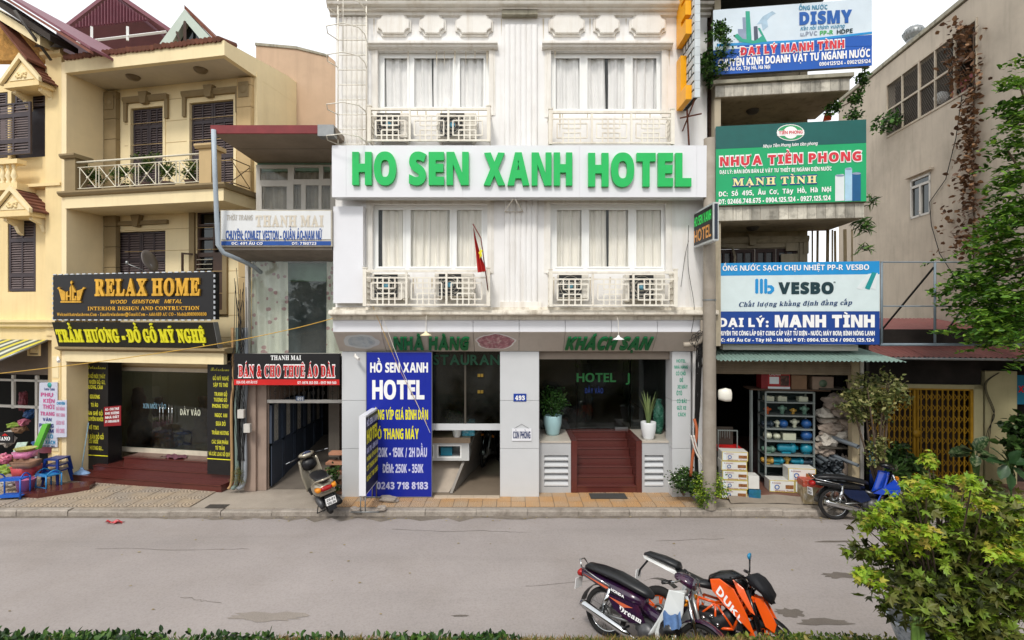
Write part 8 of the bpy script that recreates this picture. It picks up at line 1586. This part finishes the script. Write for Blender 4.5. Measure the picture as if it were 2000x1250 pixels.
# flower plant and brick steps beside the scooter
fp_ = shrub('flowering_plant', 'leafy plant with small white flowers against the left hotel pillar', 'plant', wp(650, 972, 10.8), wp(648, 935, 10.75), (.2, .2, .36), 600, .06, L_D, 14, 26, .08); foliage('flowers', blob(16, wp(648, 935, 10.6), (.2, .1, .35), 5, .4), .035, mat('white_petal', '#e6e6da'), fp_, seed=3)
for k in range(5): a = wp(655-k*3, 888+k*19, 10.95); q = G(); q.box(a[0]-.13-.03*k, -3.585, 10.9, 11.12, a[2], a[2]+.05); q.top('brick_step', mat('salmon_brick', '#b88468', .85, .15, 8), ['topmost', 'second', 'third', 'fourth', 'lowest'][k]+' brick ledge of the little steps beside the left hotel pillar', 'brick step', group='brick ledges beside the left pillar')
# ---- foreground: big lobed shrub in a porcelain pot on the bank
L_F = leafmat('lobed_dark_leaf', ['#2c3314', '#44501e', '#5d5c2a', '#66702a', '#6d8a2a', '#8aa332'], trans=.15); L_L = leafmat('lime_young_leaf', ['#587a1a', '#7a9c20', '#9bb62e', '#b0a040'], trans=.25)
bf = Thing('potted_shrub', 'large lobed leaf shrub with lime tips in a blue and white pot, right foreground', 'shrub', base=(3.42, 4.0, 1.12)); c0_ = wp(1875, 1085, 4.0)
q = G(); q.lathe([(.001, 0), (.2, 0), (.3, .12), (.36, .27), (.385, .33), (.40, .35), (.36, .35), (.33, .28), (.001, .26)], (3.42, 4.05, 1.0), 32); q.to('pot', mat('blue_white_porcelain', '#cfd6e0', .2, .1, 10, patch=.85, pcol='#2d4677', pscale=26, spec=.6), bf)
foliage('foliage', blob(4600, wp(1885, 1105, 4.0), (.80, .5, .56), 31, .35, 105, .10), .068, L_F, bf, 'lobed', 5, up=.5); foliage('foliage', blob(1900, wp(1870, 1190, 3.75), (.52, .3, .3), 35, .3, 50, .10), .07, L_F, bf, 'lobed', 8)
foliage('foliage', blob(900, wp(1850, 1020, 3.95), (.62, .4, .32), 33, .6, 40, .09), .068, L_F, bf, 'lobed', 6)
rg = random.Random(17); tips = []
for k in range(50):
    px, py = rg.uniform(1680, 2010), 0; t = (px-1670)/340; py = 1045-110*math.sin(min(1, t*1.15)*math.pi*.8)+rg.uniform(-15, 130); Y = rg.uniform(3.5, 4.1); p = wp(px, py, Y); tips.append(p)
    foliage('leaf_tip', blob(36, p, (.07, .07, .05), k, 0), .048, L_L, bf, 'lobed', k+50, up=.8)
for (px, py) in ((1772, 950), (1888, 938), (1810, 895), (1745, 975), (1895, 965), (1960, 985), (1990, 1000), (1690, 1030), (1820, 900)):
    p = wp(px, py, 4.0); tips.append(p); foliage('leaf_tip', blob(36, p, (.05, .05, .08), px, 0), .048, L_L if px % 3 else L_F, bf, 'lobed', px, up=.8)
stemset(bf, (3.42, 4.05, 1.4), tips, .012, BARK, 7)
foliage('foliage', blob(900, (4.6, 4.2, 1.7), (.7, .6, .65), 41, .3, 40, .12), .085, L_F, bf, 'lobed', 15)
ca = Thing('cactus', 'ribbed green cactus stem standing before the porcelain pot', 'cactus', base=(2.88, 3.6, 1.3)); q = G(); r_ = []
for z in (1.1, 1.3, 1.58, 1.63, 1.645): k = 1 if z < 1.6 else (.7 if z < 1.64 else .2); r_.append([(2.87+.034*k*(1+.3*math.cos(6*a))*math.cos(a), 3.62+.034*k*(1+.3*math.cos(6*a))*math.sin(a), z) for a in [6.283*i/24 for i in range(24)]])
q.loft(r_); q.to('stem', mat('cactus_green', '#5c7a35', .5, .2, 20), ca)
# ---- grass along the crest of the bank
def grass(name, n, x0, x1, y0, y1, size, m, kind, seed, label, up=.1, lift=.0, tall=1.0, clump=0):
    rg = np.random.default_rng(seed); X = rg.uniform(x0, x1, n); Y = rg.uniform(y0, y1, n)
    if clump: cx = rg.uniform(x0, x1, clump); idx = rg.integers(0, clump, n); X = cx[idx]+rg.normal(size=n)*.12
    Z = np.array([bank(y) for y in Y])+lift*rg.random(n); pts = np.stack([X, Y, Z], 1); dirs = np.tile(np.array([0, -.05, tall]), (n, 1))+rg.normal(size=(n, 3))*.4
    V, Fs = leaves(pts, size, kind, up, seed, 1.0 if kind != 'blade' else 1.6, dirs); me = bpy.data.meshes.new(name); me.from_pydata(V, [], Fs); me.materials.append(m); o = bpy.data.objects.new(name, me); COL.objects.link(o); o['label'] = label; o['category'] = 'grass'; o['kind'] = 'stuff'
GRS = leafmat('verge_grass', ['#2f4216', '#4a6322', '#77852f', '#a38f55'], .6); GRD = leafmat('dry_verge_grass', ['#5d6a26', '#93823f', '#b39a66', '#8d6b48'], .7); GRL_ = leafmat('verge_leaf', ['#16280f', '#274420', '#3d6129', '#5d7d33'], .5)
grass('grass', 17000, -4.9, 4.9, 3.9, 5.2, .065, GRS, 'blade', 1, 'short green grass along the bank in front'); grass('dry_grass', 7000, -2.2, 2.4, 4.1, 5.1, .07, GRD, 'blade', 2, 'dry yellow brown grass in the middle of the bank')
grass('ground_cover', 2300, -4.9, -2.1, 4.1, 5.0, .06, GRL_, 'simple', 3, 'dark leafy ground cover at the left of the bank', lift=.08, tall=.5, clump=30); grass('ground_cover', 2600, 2.1, 4.9, 4.1, 5.0, .045, GRS, 'simple', 4, 'leafy green ground cover at the right of the bank', lift=.07, tall=.6, clump=22); grass('ground_cover', 700, -1.9, -.1, 4.3, 4.9, .06, GRL_, 'simple', 6, 'sparse leafy weeds left of the middle of the bank', lift=.06, clump=9)
# trees across the road behind the viewpoint, mirrored in the shop glass
rg = np.random.default_rng(77); pts = np.concatenate([blob(420, (x, -26+rg.uniform(-2, 2), 5.0+rg.uniform(-1, 1)), (3.2, 2, 2.4), int(x*3+90), .4, 22, .8) for x in range(-30, 31, 5)])
foliage('far_tree_belt', pts, .8, leafmat('belt_leaf', ['#1d2d12', '#2f4519', '#465f24'], trans=.1), None, seed=5, width=1.3, base=(0, -16, 2), label='belt of trees across the way behind the viewpoint', category='trees')['kind'] = 'stuff'

# ================================================================ motorbikes
CHR = mat('chrome', '#c9cbcc', .12, .05, metal=1); ALC = mat('cast_aluminium', '#9c9d9c', .35, .12, 12, metal=.7); TYR = mat('tyre_rubber', '#232222', .85, .15, 20); SEAT = mat('black_vinyl_seat', '#1c1d20', .4, .1, 15, spec=.5); ENG = mat('engine_grey', '#58585a', .45, .3, 18, metal=.5); BKP = mat('gloss_black_plastic', '#111214', .25, .1, 5, spec=.6)
def bike(name, label, X, Y, z, head, lean, sc=1): th = Thing(name, label, 'motorbike', base=(X, Y, z), rot=(R(lean), 0, R(head))); th.o.scale = (sc,)*3; th.base = Vector((0, 0, 0)); return th
def wheel(th, x, r, tr, rimm=None, spokes=18, cast=False, y=0):
    wo = G().torus((x, y, r), r-tr*1.9, tr*.32, 36, 6, sq=1.2).to('wheel', rimm or CHR, th); G().torus((x, y, r), r-tr, tr, 40, 10, sq=1.0).to('tyre', TYR, th, wo); q = G(); q.lathe([(.001, -.06), (.045, -.06), (.05, -.02), (.05, .02), (.045, .06), (.001, .06)], (x, y, r), 16, 'y'); q.lathe([(.07, -.045), (.085, -.03), (.085, .0), (.02, .0)], (x, y, r), 18, 'y'); q.to('hub', ALC, th, wo)
    q = G()
    if cast:
        for k in range(5):
            a = 6.283*k/5+.3
            for da in (-.12, .12): q.tube([(x+.04*math.cos(a), y, r+.04*math.sin(a)), (x+(r-tr*2)*math.cos(a+da), y, r+(r-tr*2)*math.sin(a+da))], .012, 5)
    else:
        for k in range(spokes):
            a = 6.283*k/spokes; b = a+(.5 if k % 2 else -.5); sy = .03 if k % 4 < 2 else -.03; q.tube([(x+.045*math.cos(b), y+sy, r+.045*math.sin(b)), (x+(r-tr*1.9)*math.cos(a), y, r+(r-tr*1.9)*math.sin(a))], .0028, 3)
    q.to('spokes', rimm or CHR, th, wo)['kind'] = 'stuff'
    return wo
def fender(th, x, r, a0, a1, w, m, nm='fender', n=12, drop=.0):
    q = G(); q.grid(lambda u, v: (x+r*math.cos(R(a0+(a1-a0)*v)), (u-.5)*w, r_c[0]+ (r-.02*(2*u-1)**2)*math.sin(R(a0+(a1-a0)*v))), 6, n); return q
r_c = [.28]
def plate(th, x, y, z, w, h, rows, tilt=0, ax='x', m=None):
    q = G(); q.box(x-.003, x+.003, y-w/2, y+w/2, z-h/2, z+h/2); q.to('number_plate', WLET, th)
    for i, t in enumerate(rows):
        gl = layout(t, 'sans', .0); X0_ = min(v[0] for g_ in gl for v in g_[0]); X1_ = max(v[0] for g_ in gl for v in g_[0]); zz = z+h*(.08 if i == 0 else -.4)
        emit_letters(gl, lambda v, dd: (x-.006, y+w*.4-w*.8*(v[0]-X0_)/(X1_-X0_), zz+h*.3*v[1]/.7), 0, 0, 0, BLK, th, 'lettering', False)
def side_letters(th, t, x0, x1, y, z0, z1, m, st='sans', w=.02, dz=0, ital=.0):
    gl = layout(t, st, w, .05); X0_ = min(v[0] for g_ in gl for v in g_[0]); X1_ = max(v[0] for g_ in gl for v in g_[0])
    emit_letters(gl, lambda v, dd: (x0+(x1-x0)*(v[0]-X0_)/(X1_-X0_)+ital*v[1], y, z0+(z1-z0)*v[1]/.7+dz*(v[0]-X0_)/(X1_-X0_)), 0, 0, 0, m, th, 'lettering', False)
def underbone(th, body_m, shield_m, side_m, plate_rows, name_front='', txt=None, sw=.42, rr=.285):
    r_c[0] = rr
    wheel(th, -.6, rr, .033); wheel(th, .6, rr, .030)
    for s_ in (-1, 1): q = G(); q.tube([(.6, s_*.075, rr), (.52, s_*.075, .55), (.42, s_*.07, .82)], [.022, .024, .026], 8); q.to('fork_leg', CHR if s_ < 0 else ALC, th)
    fender(th, .6, rr+.035, 20, 165, .11, body_m).to('front_fender', body_m, th); fender(th, -.6, rr+.045, 25, 175, .14, BKP).to('rear_fender', BKP, th)
    for s_ in (-1, 1): q = G(); q.tube([(-.6, s_*.1, rr), (-.1, s_*.08, .33)], .018, 6); q.to('swing_arm', ALC, th); q = G(); q.tube([(-.58, s_*.13, rr+.03), (-.5, s_*.13, .62)], .024, 8); q.tube([(-.575, s_*.13, rr+.1), (-.51, s_*.13, .55)], .032, 8); q.to('shock_absorber', CHR, th)
    q = G(); q.body([(-.93, .73, .04, .02), (-.88, .755, .09, .035), (-.7, .76, .125, .045), (-.45, .75, .135, .05), (-.25, .715, .125, .05), (-.08, .68, .1, .045), (-.0, .655, .05, .03)], 14); q.to('seat', SEAT, th)
    q = G(); q.body([(-1.0, .66, .03, .03), (-.93, .66, .09, .05), (-.75, .64, .12, .06), (-.5, .61, .13, .075), (-.25, .58, .12, .08), (-.08, .55, .08, .07)], 12); q.to('tail_cowl', body_m, th)
    for s_ in (-1, 1): q = G(); q.prism([(-.55, s_*.125, .56), (-.12, s_*.11, .54), (-.02, s_*.11, .38), (-.2, s_*.12, .33), (-.42, s_*.13, .42)], (0, s_*.025, 0)); q.to('side_cover', side_m, th)
    q = G(); q.body([(-.1, .5, .07, .07), (.1, .44, .07, .06), (.28, .5, .07, .07), (.4, .7, .065, .07), (.44, .82, .06, .05)], 10); q.to('frame_cover', body_m, th)
    # leg shield: curved panel either side of the steering head
    q = G(); q.grid(lambda u, v: (.40-.26*v**1.3-.10*(2*u-1)**2*(1-.2*v), (u-.5)*(sw-.06*abs(v-.4)), .86-.56*v), 12, 12); o = q.to('leg_shield', shield_m, th); sm = o.modifiers.new('thickness', 'SOLIDIFY'); sm.thickness = .02
    for s_ in (-1, 1) if sw > .4 else (): q = G(); q.prism([(.44, s_*.18, .88), (.27, s_*.21, .87), (.22, s_*.23, .60), (.15, s_*.22, .38), (.17, s_*.21, .27), (.28, s_*.19, .30), (.38, s_*.17, .48), (.43, s_*.165, .66)], (0, s_*.018, 0)); q.to('shield_wing', shield_m, th, bevel=.006)
    q = G(); q.body([(.25, .975, .04, .025), (.29, .98, .09, .04), (.38, .965, .11, .055), (.45, .94, .09, .055), (.49, .92, .05, .04)], 12); q.to('handlebar_cowl', body_m, th); q = G(); q.lathe([(.001, .035), (.07, .02), (.085, -.02)], (.5, 0, .93), 16, 'x'); q.to('headlight', glass('lamp_glass', '#e8ecec', .15), th)
    q = G(); q.tube([(.24, .33, .96), (.34, .2, .97), (.36, 0, .98), (.34, -.2, .97), (.24, -.33, .96)], .012, 8); q.to('handlebar', CHR, th)
    for s_ in (-1, 1): q = G(); q.tube([(.235, s_*.34, .96), (.30, s_*.235, .967)], .02, 8); q.to('grip', BLK, th); q = G(); q.tube([(.30, s_*.22, .975), (.27, s_*.33, .965)], .006, 4); q.to('lever', ALC, th)
    for s_ in (-1, 1): q = G(); q.body([(.43, .78, .02, .02, s_*.12), (.46, .77, .035, .03, s_*.14), (.43, .74, .02, .015, s_*.15)], 8); q.to('indicator', mat('amber_lens', '#e08a1e', .25), th)
    q = G(); q.body([(-.15, .3, .1, .06), (-.05, .3, .12, .11), (.1, .29, .11, .1), (.22, .3, .06, .07), (.3, .31, .055, .06), (.36, .32, .04, .04)], 12, 3); q.lathe([(.001, -.17), (.09, -.165), (.1, -.13), (.1, .13), (.09, .155), (.001, .16)], (0, 0, .29), 18, 'y'); q.to('engine', ENG, th)
    for k in range(5): G().box(.2+k*.028, .21+k*.028, -.075, .075, .245, .375).to('cooling_fin', ALC, th)
    q = G(); q.tube(smooth([(.3, -.06, .26), (.2, -.13, .18), (.0, -.15, .17), (-.2, -.15, .2)]), .018, 8); q.tube([(-.18, -.155, .2), (-.26, -.16, .215), (-.8, -.175, .34), (-.86, -.178, .355)], [.02, .045, .052, .035], 14); q.to('exhaust', CHR, th)
    q = G(); q.tube([(-.95, -.09, .73), (-1.0, -.05, .80), (-1.0, .05, .80), (-.95, .09, .73), (-.7, .12, .66)], .01, 6); q.tube([(-.95, -.09, .73), (-.7, -.13, .68), (-.5, -.135, .64)], .01, 6); q.to('grab_rail', CHR, th)
    q = G(); q.body([(-1.03, .63, .05, .03), (-1.0, .64, .08, .05), (-.95, .65, .08, .05)], 10); q.to('tail_light', mat('red_lens', '#a01a18', .2), th); plate(th, -1.02, 0, .5, .17, .13, plate_rows)
    for s_ in (-1, 1): q = G(); q.tube([(.02, s_*.1, .22), (.02, s_*.25, .22)], .015, 6); q.tube([(-.22, s_*.12, .28), (-.24, s_*.24, .28)], .014, 6); q.to('foot_peg', BLK, th)
    q = G(); q.tube([(-.05, .12, .18), (.0, .3, .02)], .01, 6); q.to('side_stand', BLK, th); q = G(); q.prism([(-.6, .11, .33), (-.05, .11, .36), (-.05, .11, .28), (-.6, .11, .24)], (0, .015, 0)); q.to('chain_case', ALC, th)
    if txt: side_letters(th, txt[0], -.48, -.3, -.142, .60, .63, WLET, dz=-.03); side_letters(th, txt[1], -.36, -.06, -.15, .42, .48, WLET, 'serifit', .02, dz=-.05)
DRM = mat('dark_purple_paint', '#2a1633', .2, .15, 3, spec=.6, coat=.5, patch=.25, pcol='#7a2334', pscale=4)
m1_ = bike('motorbike', 'old dark purple motorbike with white leg shield parked in the foreground, nearest the grass', 1.57, 5.87, -.12, -40, -10, .98)
underbone(m1_, DRM, mat('white_leg_shield', '#dfe3e3', .3, .04, 3, spec=.6), DRM, ['29-H', '6018'], txt=('HONDA', 'Dream'))
q = G(); q.prism([(-.50, -.152, .53), (-.18, -.138, .50), (-.3, -.147, .47)], (0, -.004, 0)); q.prism([(-.9, -.112, .665), (-.5, -.134, .62), (-.55, -.134, .60)], (0, -.006, 0)); q.to('side_decal', mat('pinkish_orange_decal', '#c8603f', .3), m1_)['kind'] = 'stuff'
hl = Thing('helmet', 'small black helmet with white print hung on the purple motorbike', 'helmet', base=(0, 0, 0)); hp = Vector((1.72, 5.55, .36)); q = G(); q.lathe([(.001, .13), (.07, .115), (.11, .06), (.125, -.01), (.12, -.06), (.105, -.07)], hp, 22); hl.o.location = hp; hl.base = hp; q.to('shell', BKP, hl); q = G(); q.box(hp.x-.03, hp.x+.02, hp.y-.128, hp.y-.122, hp.z-.02, hp.z+.03); q.to('white_print', WLET, hl)
q = G(); q.grid(lambda u, v: (hp.x-.1+.2*u, hp.y-.05+.04*math.sin(u*8)-.05*v, hp.z+.22-.13*v+.02*math.sin(u*13)), 12, 6); q.top('blue_cloth', mat('denim_blue_cloth', '#5f7fae', .9, .2, 20), 'blue grey cloth tucked above the black helmet', 'cloth')
# blue motorbike on the far side
BLUEP = mat('royal_blue_paint', '#1143b8', .2, .08, 3, spec=.6, coat=.5)
m2_ = bike('motorbike', 'blue and black motorbike parked at the kerb before the plumbing shop', 6.86, 9.82, -.12, -3, -7, 1.06); underbone(m2_, BKP, BLUEP, mat('black_blue_panel', '#14203f', .25, .2, 5, spec=.6), ['29-Z', '1107'], sw=.3)
q = G(); [q.prism([(.02, s_*.12, .50), (.2, s_*.13, .60), (.40, s_*.13, .74), (.50, s_*.12, .60), (.40, s_*.14, .42), (.28, s_*.15, .32), (.30, s_*.13, .50), (.16, s_*.12, .48)], (0, s_*.03, 0)) for s_ in (-1,)]; q.to('blue_shroud', BLUEP, m2_)
# dark bike in the hotel garage
m3_ = bike('motorbike', 'dark motorbike standing in the shade of the open restaurant bay', -.62, 13.4, .03, -100, -6, 1.0); underbone(m3_, BKP, BKP, BKP, ['30-K', '882'])
# ---- scooter seen from behind
SIL = mat('champagne_silver_paint', '#a59d8c', .25, .06, 3, metal=.5, coat=.4)
sc_ = bike('scooter', 'champagne silver scooter with amber and red tail lights leaning before the gate', -3.80, 10.32, .0, 124, -14, 1.0); r_c[0] = .22
wheel(sc_, -.55, .22, .045, ALC, cast=True); wheel(sc_, .6, .22, .04, ALC, cast=True); fender(sc_, .6, .27, 10, 170, .13, SIL).to('front_fender', SIL, sc_)
q = G(); q.body([(-.82, .56, .04, .04), (-.78, .56, .13, .10), (-.65, .56, .19, .15), (-.4, .52, .2, .18), (-.15, .45, .17, .17), (0, .36, .12, .1)], 16, 2.6); q.to('rear_body', SIL, sc_); q = G(); q.body([(-.78, .735, .06, .02), (-.65, .75, .13, .04), (-.35, .74, .15, .055), (-.1, .71, .13, .05), (.02, .69, .06, .03)], 14); q.to('seat', SEAT, sc_)
q = G(); q.tube(smooth([(-.6, .15, .72), (-.78, .14, .77), (-.86, 0, .79), (-.78, -.14, .77), (-.6, -.15, .72)]), .018, 8); q.to('grab_rail', SIL, sc_)
q = G(); q.body([(-.845, .6, .09, .028), (-.82, .6, .11, .045), (-.76, .6, .1, .045)], 12, 3); q.to('tail_light', mat('red_lens', '#a01a18', .2), sc_)
for s_ in (-1, 1): q = G(); q.body([(-.83, .6, .03, .03, s_*.14), (-.8, .6, .05, .045, s_*.14), (-.72, .6, .045, .045, s_*.16)], 10, 3); q.to('amber_light', mat('amber_lens', '#e08a1e', .25), sc_)
q = G(); q.grid(lambda u, v: (-.84+.03*v-.0, (u-.5)*.3, .53-.05*v+.0*u), 6, 2); q.to('lower_trim', SIL, sc_); q = G(); q.prism([(-.86, -.08, .47), (-.86, .08, .47), (-.93, .07, .2), (-.93, -.07, .2)], (.015, 0, 0)); q.to('mud_flap', BLK, sc_); plate(sc_, -.925, 0, .38, .19, .14, ['29-E1', '136.30'])
q = G(); q.grid(lambda u, v: (.5-.13*v-.1*(2*u-1)**2, (u-.5)*(.44-.1*abs(v-.5)), .9-.62*v), 10, 10); o = q.to('leg_shield', SIL, sc_); o.modifiers.new('thickness', 'SOLIDIFY').thickness = .03
q = G(); q.box(.02, .42, -.17, .17, .27, .31); q.to('floor_board', BLK, sc_); q = G(); q.body([(.3, .98, .06, .03), (.36, 1.0, .15, .045), (.46, .98, .16, .06), (.54, .94, .08, .05)], 14); q.to('handlebar_cowl', SIL, sc_); q = G(); q.lathe([(.001, -.01), (.08, -.008), (.09, .005)], (.335, 0, 1.02), 16, 'x', sy=.6); q.to('dashboard', mat('dark_dial', '#2b3350', .2), sc_)
q = G(); q.body([(.3, .78, .1, .1), (.4, .78, .16, .13), (.46, .72, .14, .16)], 12); q.to('inner_cover', BLK, sc_)
for s_ in (-1, 1): q = G(); q.tube([(.35, s_*.17, .985), (.3, s_*.34, .975)], .02, 8); q.to('grip', BLK, sc_); q = G(); q.tube([(.38, s_*.2, .98), (.36, s_*.42, .96)], .006, 4); q.to('lever', CHR, sc_)
q = G(); q.body([(-.75, .22, .07, .05, -.16), (-.6, .24, .07, .07, -.16), (-.3, .24, .06, .06, -.15)], 10); q.to('exhaust', BLK, sc_); q = G(); q.body([(-.62, .24, .05, .08, .12), (-.35, .26, .08, .1, .1), (-.1, .27, .1, .09, 0)], 10); q.to('engine', ENG, sc_); q = G(); q.tube([(-.3, .12, .2), (-.32, .2, .01)], .01, 5); q.tube([(-.3, -.12, .2), (-.32, -.2, .01)], .01, 5); q.tube([(-.32, -.2, .012), (-.32, .2, .012)], .01, 5); q.to('centre_stand', BLK, sc_)
# ---- orange naked bike
ORG = mat('vivid_orange_paint', '#ef5a0c', .3, .06, 3, spec=.6, coat=.4); OWH = mat('white_subframe', '#dfe0de', .35)
kb_ = bike('motorbike', 'orange and black naked motorbike with trellis frame parked behind the purple one', 2.25, 5.93, -.12, -37, -15, .88); r_c[0] = .31
wheel(kb_, -.66, .31, .062, ORG, cast=True); wheel(kb_, .70, .31, .052, ORG, cast=True)
for s_ in (-1, 1): q = G(); q.tube([(.70, s_*.1, .31), (.62, s_*.1, .52)], .028, 10); q.tube([(.64, s_*.1, .48), (.47, s_*.095, .92)], .034, 10); q.to('fork_leg', BKP, kb_)
q = G(); q.grid(lambda u, v: (.70+.37*math.cos(R(35+110*v)), (u-.5)*.15, .31+(.37-.03*(2*u-1)**2)*math.sin(R(35+110*v))), 6, 12); q.to('front_fender', BKP, kb_)
q = G(); q.body([(-.95, .98, .04, .02), (-.88, 1.0, .09, .035), (-.65, .985, .12, .045), (-.45, .955, .12, .045), (-.42, .93, .08, .03)], 12); q.to('pillion_seat', SEAT, kb_); q = G(); q.body([(-.47, .88, .1, .04), (-.35, .86, .14, .05), (-.12, .82, .14, .05), (.06, .84, .1, .06)], 12); q.to('rider_seat', SEAT, kb_)
for s_ in (-1, 1):
    q = G(); q.prism([(-.95, s_*.06, .965), (-.45, s_*.11, .9), (-.4, s_*.11, .84), (-.55, s_*.11, .87), (-.92, s_*.06, .93)], (0, s_*.02, 0)); q.to('tail_panel', OWH, kb_)
    q = G(); q.tube([(-.42, s_*.1, .86), (-.1, s_*.1, .56)], .014, 6); q.tube([(-.55, s_*.1, .9), (-.18, s_*.1, .74)], .014, 6); q.tube([(-.1, s_*.1, .56), (-.18, s_*.1, .74)], .012, 6); q.to('subframe', OWH, kb_)
    q = G(); pts = [(.42, .84), (.1, .66), (-.12, .66), (-.12, .42), (.12, .36), (.34, .42), (.42, .66)]
    for a, b in zip(pts, pts[1:]+pts[:1]): q.tube([(a[0], s_*.12, a[1]), (b[0], s_*.12, b[1])], .018, 6)
    for a, b in (((.1, .66), (.12, .36)), ((.1, .66), (-.12, .42)), ((.42, .66), (.1, .66)), ((.34, .42), (.1, .66)), ((.25, .74), (.42, .66))): q.tube([(a[0], s_*.12, a[1]), (b[0], s_*.12, b[1])], .014, 6)
    q.to('trellis_frame', ORG, kb_)
    q = G(); q.prism([(.02, s_*.14, .93), (.14, s_*.15, .97), (.33, s_*.17, .90), (.50, s_*.19, .66), (.62, s_*.18, .42), (.48, s_*.18, .52), (.22, s_*.17, .68), (.06, s_*.15, .80)], (0, s_*.02, 0)); q.to('tank_shroud', ORG, kb_, bevel=.008)
    q = G(); q.prism([(.30, s_*.175, 1.02), (.45, s_*.18, .94), (.60, s_*.2, .68), (.54, s_*.2, .70), (.39, s_*.19, .87)], (0, s_*.02, 0)); q.to('shroud_wing', ORG, kb_, bevel=.006)
    q = G(); q.prism([(.54, s_*.06, .86), (.66, s_*.06, .86), (.82, s_*.05, .62), (.8, s_*.05, .52), (.7, s_*.06, .56)], (0, s_*.03, 0)); q.to('nose_fin', ORG, kb_)
q = G(); q.body([(-.02, .9, .08, .06), (.1, .96, .14, .08), (.25, 1.0, .16, .09), (.38, .98, .15, .08), (.46, .92, .08, .06)], 14); q.to('fuel_tank', BKP, kb_)
q = G(); q.body([(-.2, .42, .12, .12), (-.05, .38, .16, .17), (.15, .38, .16, .16), (.25, .48, .12, .18), (.34, .5, .1, .14)], 12, 3); q.lathe([(.001, -.19), (.1, -.185), (.11, -.15), (.11, .15), (.1, .18), (.001, .185)], (0, 0, .36), 18, 'y'); q.to('engine', mat('dark_engine', '#2a2b2d', .4, .3, 18, metal=.5), kb_); q = G(); q.body([(.05, .24, .1, .06), (.2, .22, .11, .08), (.36, .3, .09, .07)], 10, 3); q.to('belly_pan', BKP, kb_)
q = G(); q.body([(.46, 1.03, .1, .05), (.54, 1.05, .2, .08), (.62, 1.02, .22, .09), (.7, .96, .2, .09), (.76, .88, .1, .07)], 14); q.v = [(x_+.02*math.sin(z_*60+y_*30), y_, z_+.015*math.sin(x_*70)) for x_, y_, z_ in q.v]; q.to('headlight_cover', mat('black_cloth_cover', '#16171c', .7, .2, 20), kb_)
q = G(); q.tube([(.34, .38, 1.06), (.42, .2, 1.08), (.46, 0, 1.04), (.42, -.2, 1.08), (.34, -.38, 1.06)], .013, 8); q.to('handlebar', BKP, kb_)
for s_ in (-1, 1): q = G(); q.tube([(.33, s_*.39, 1.055), (.4, s_*.26, 1.07)], .021, 8); q.to('grip', BLK, kb_)
G().tube([(.42, .24, 1.08), (.40, .3, 1.23)], .011, 6).to('mirror_stalk', BLK, kb_)
for s_ in (-1, 1): G().lathe([(.05, s_*.075), (.14, s_*.075), (.14, s_*.082), (.05, s_*.082)], (.70, 0, .31), 22, 'y').to('brake_disc', ALC, kb_)
q = G(); q.box(.38, .44, -.13, .13, .42, .68); q.to('radiator', BLK, kb_)
for k in range(9): G().box(.441, .446, -.12, .12, .44+k*.026, .452+k*.026).to('radiator_fin', ENG, kb_)
q = G(); rg = random.Random(4)
for k in range(7): s_ = rg.choice((-1, 1)); q.tube(smooth([(.42, s_*.2, 1.06), (.52, s_*.14, 1.0+rg.uniform(-.05, .08)), (.5, s_*.1, .86), (.3+rg.uniform(-.1, .1), s_*.1, .6)], 4), .006, 4)
q.to('control_cable', BLK, kb_)['kind'] = 'stuff'
q = G()
for s_ in (-1, 1):
    for x_, z_ in ((-.02, .45), (.08, .5), (.16, .42), (.02, .3), (.14, .29), (-.1, .36)): q.lathe([(.001, s_*.02), (.022, s_*.018), (.024, 0)], (x_, s_*.175, z_), 8, 'y')
q.to('engine_bolt', CHR, kb_)['kind'] = 'stuff'
q = G(); q.tube([(.42, .1, .84), (.56, .09, .84)], .026, 8); q.tube([(.42, -.1, .84), (.56, -.09, .84)], .026, 8); q.tube([(.42, -.11, .66), (.55, -.09, .82)], .022, 8); q.to('frame_head', ORG, kb_)
q = G(); q.body([(.37, 1.27, .03, .02, .3), (.39, 1.27, .06, .045, .3), (.41, 1.27, .05, .04, .3)], 10); q.to('mirror', mat('blue_mirror_cap', '#2f86b0', .3), kb_)
q = G(); q.tube([(-.66, .1, .31), (-.1, .1, .38)], .03, 6); q.tube([(-.66, -.1, .31), (-.1, -.1, .38)], .03, 6); q.to('swing_arm', ORG if 0 else BKP, kb_); q = G(); q.grid(lambda u, v: (-.66+.4*math.cos(R(60+70*v)), (u-.5)*.17, .31+.4*math.sin(R(60+70*v))), 4, 8); q.to('rear_hugger', BKP, kb_)
q = G(); q.tube([(-.9, 0, .9), (-1.0, 0, .75), (-1.02, 0, .66)], .015, 5); q.to('plate_bracket', BLK, kb_); plate(kb_, -1.02, 0, .68, .19, .14, ['29-M1', '390.17'])
q = G(); q.tube([(.1, -.14, .3), (-.1, -.16, .26), (-.3, -.17, .3)], [.03, .05, .04], 10); q.to('exhaust', ENG, kb_); q = G(); q.tube([(-.05, .14, .3), (.0, .33, .01)], .012, 6); q.to('side_stand', BLK, kb_)
gl = layout('DUKE', 'sans', .01, .12); X0_, X1_ = min(v[0] for g_ in gl for v in g_[0]), max(v[0] for g_ in gl for v in g_[0])
def kp(v, dd): t = (v[0]-X0_)/(X1_-X0_); h = v[1]/.7; w_ = .10*(1-.45*t); x = .11+.33*t+h*w_*.45; z = .80-.27*t+h*w_*.9; return (x, -(.174+.018*min(1, t*1.6)+.003), z)
emit_letters(gl, kp, 0, 0, 0, WLET, kb_, 'lettering', False)
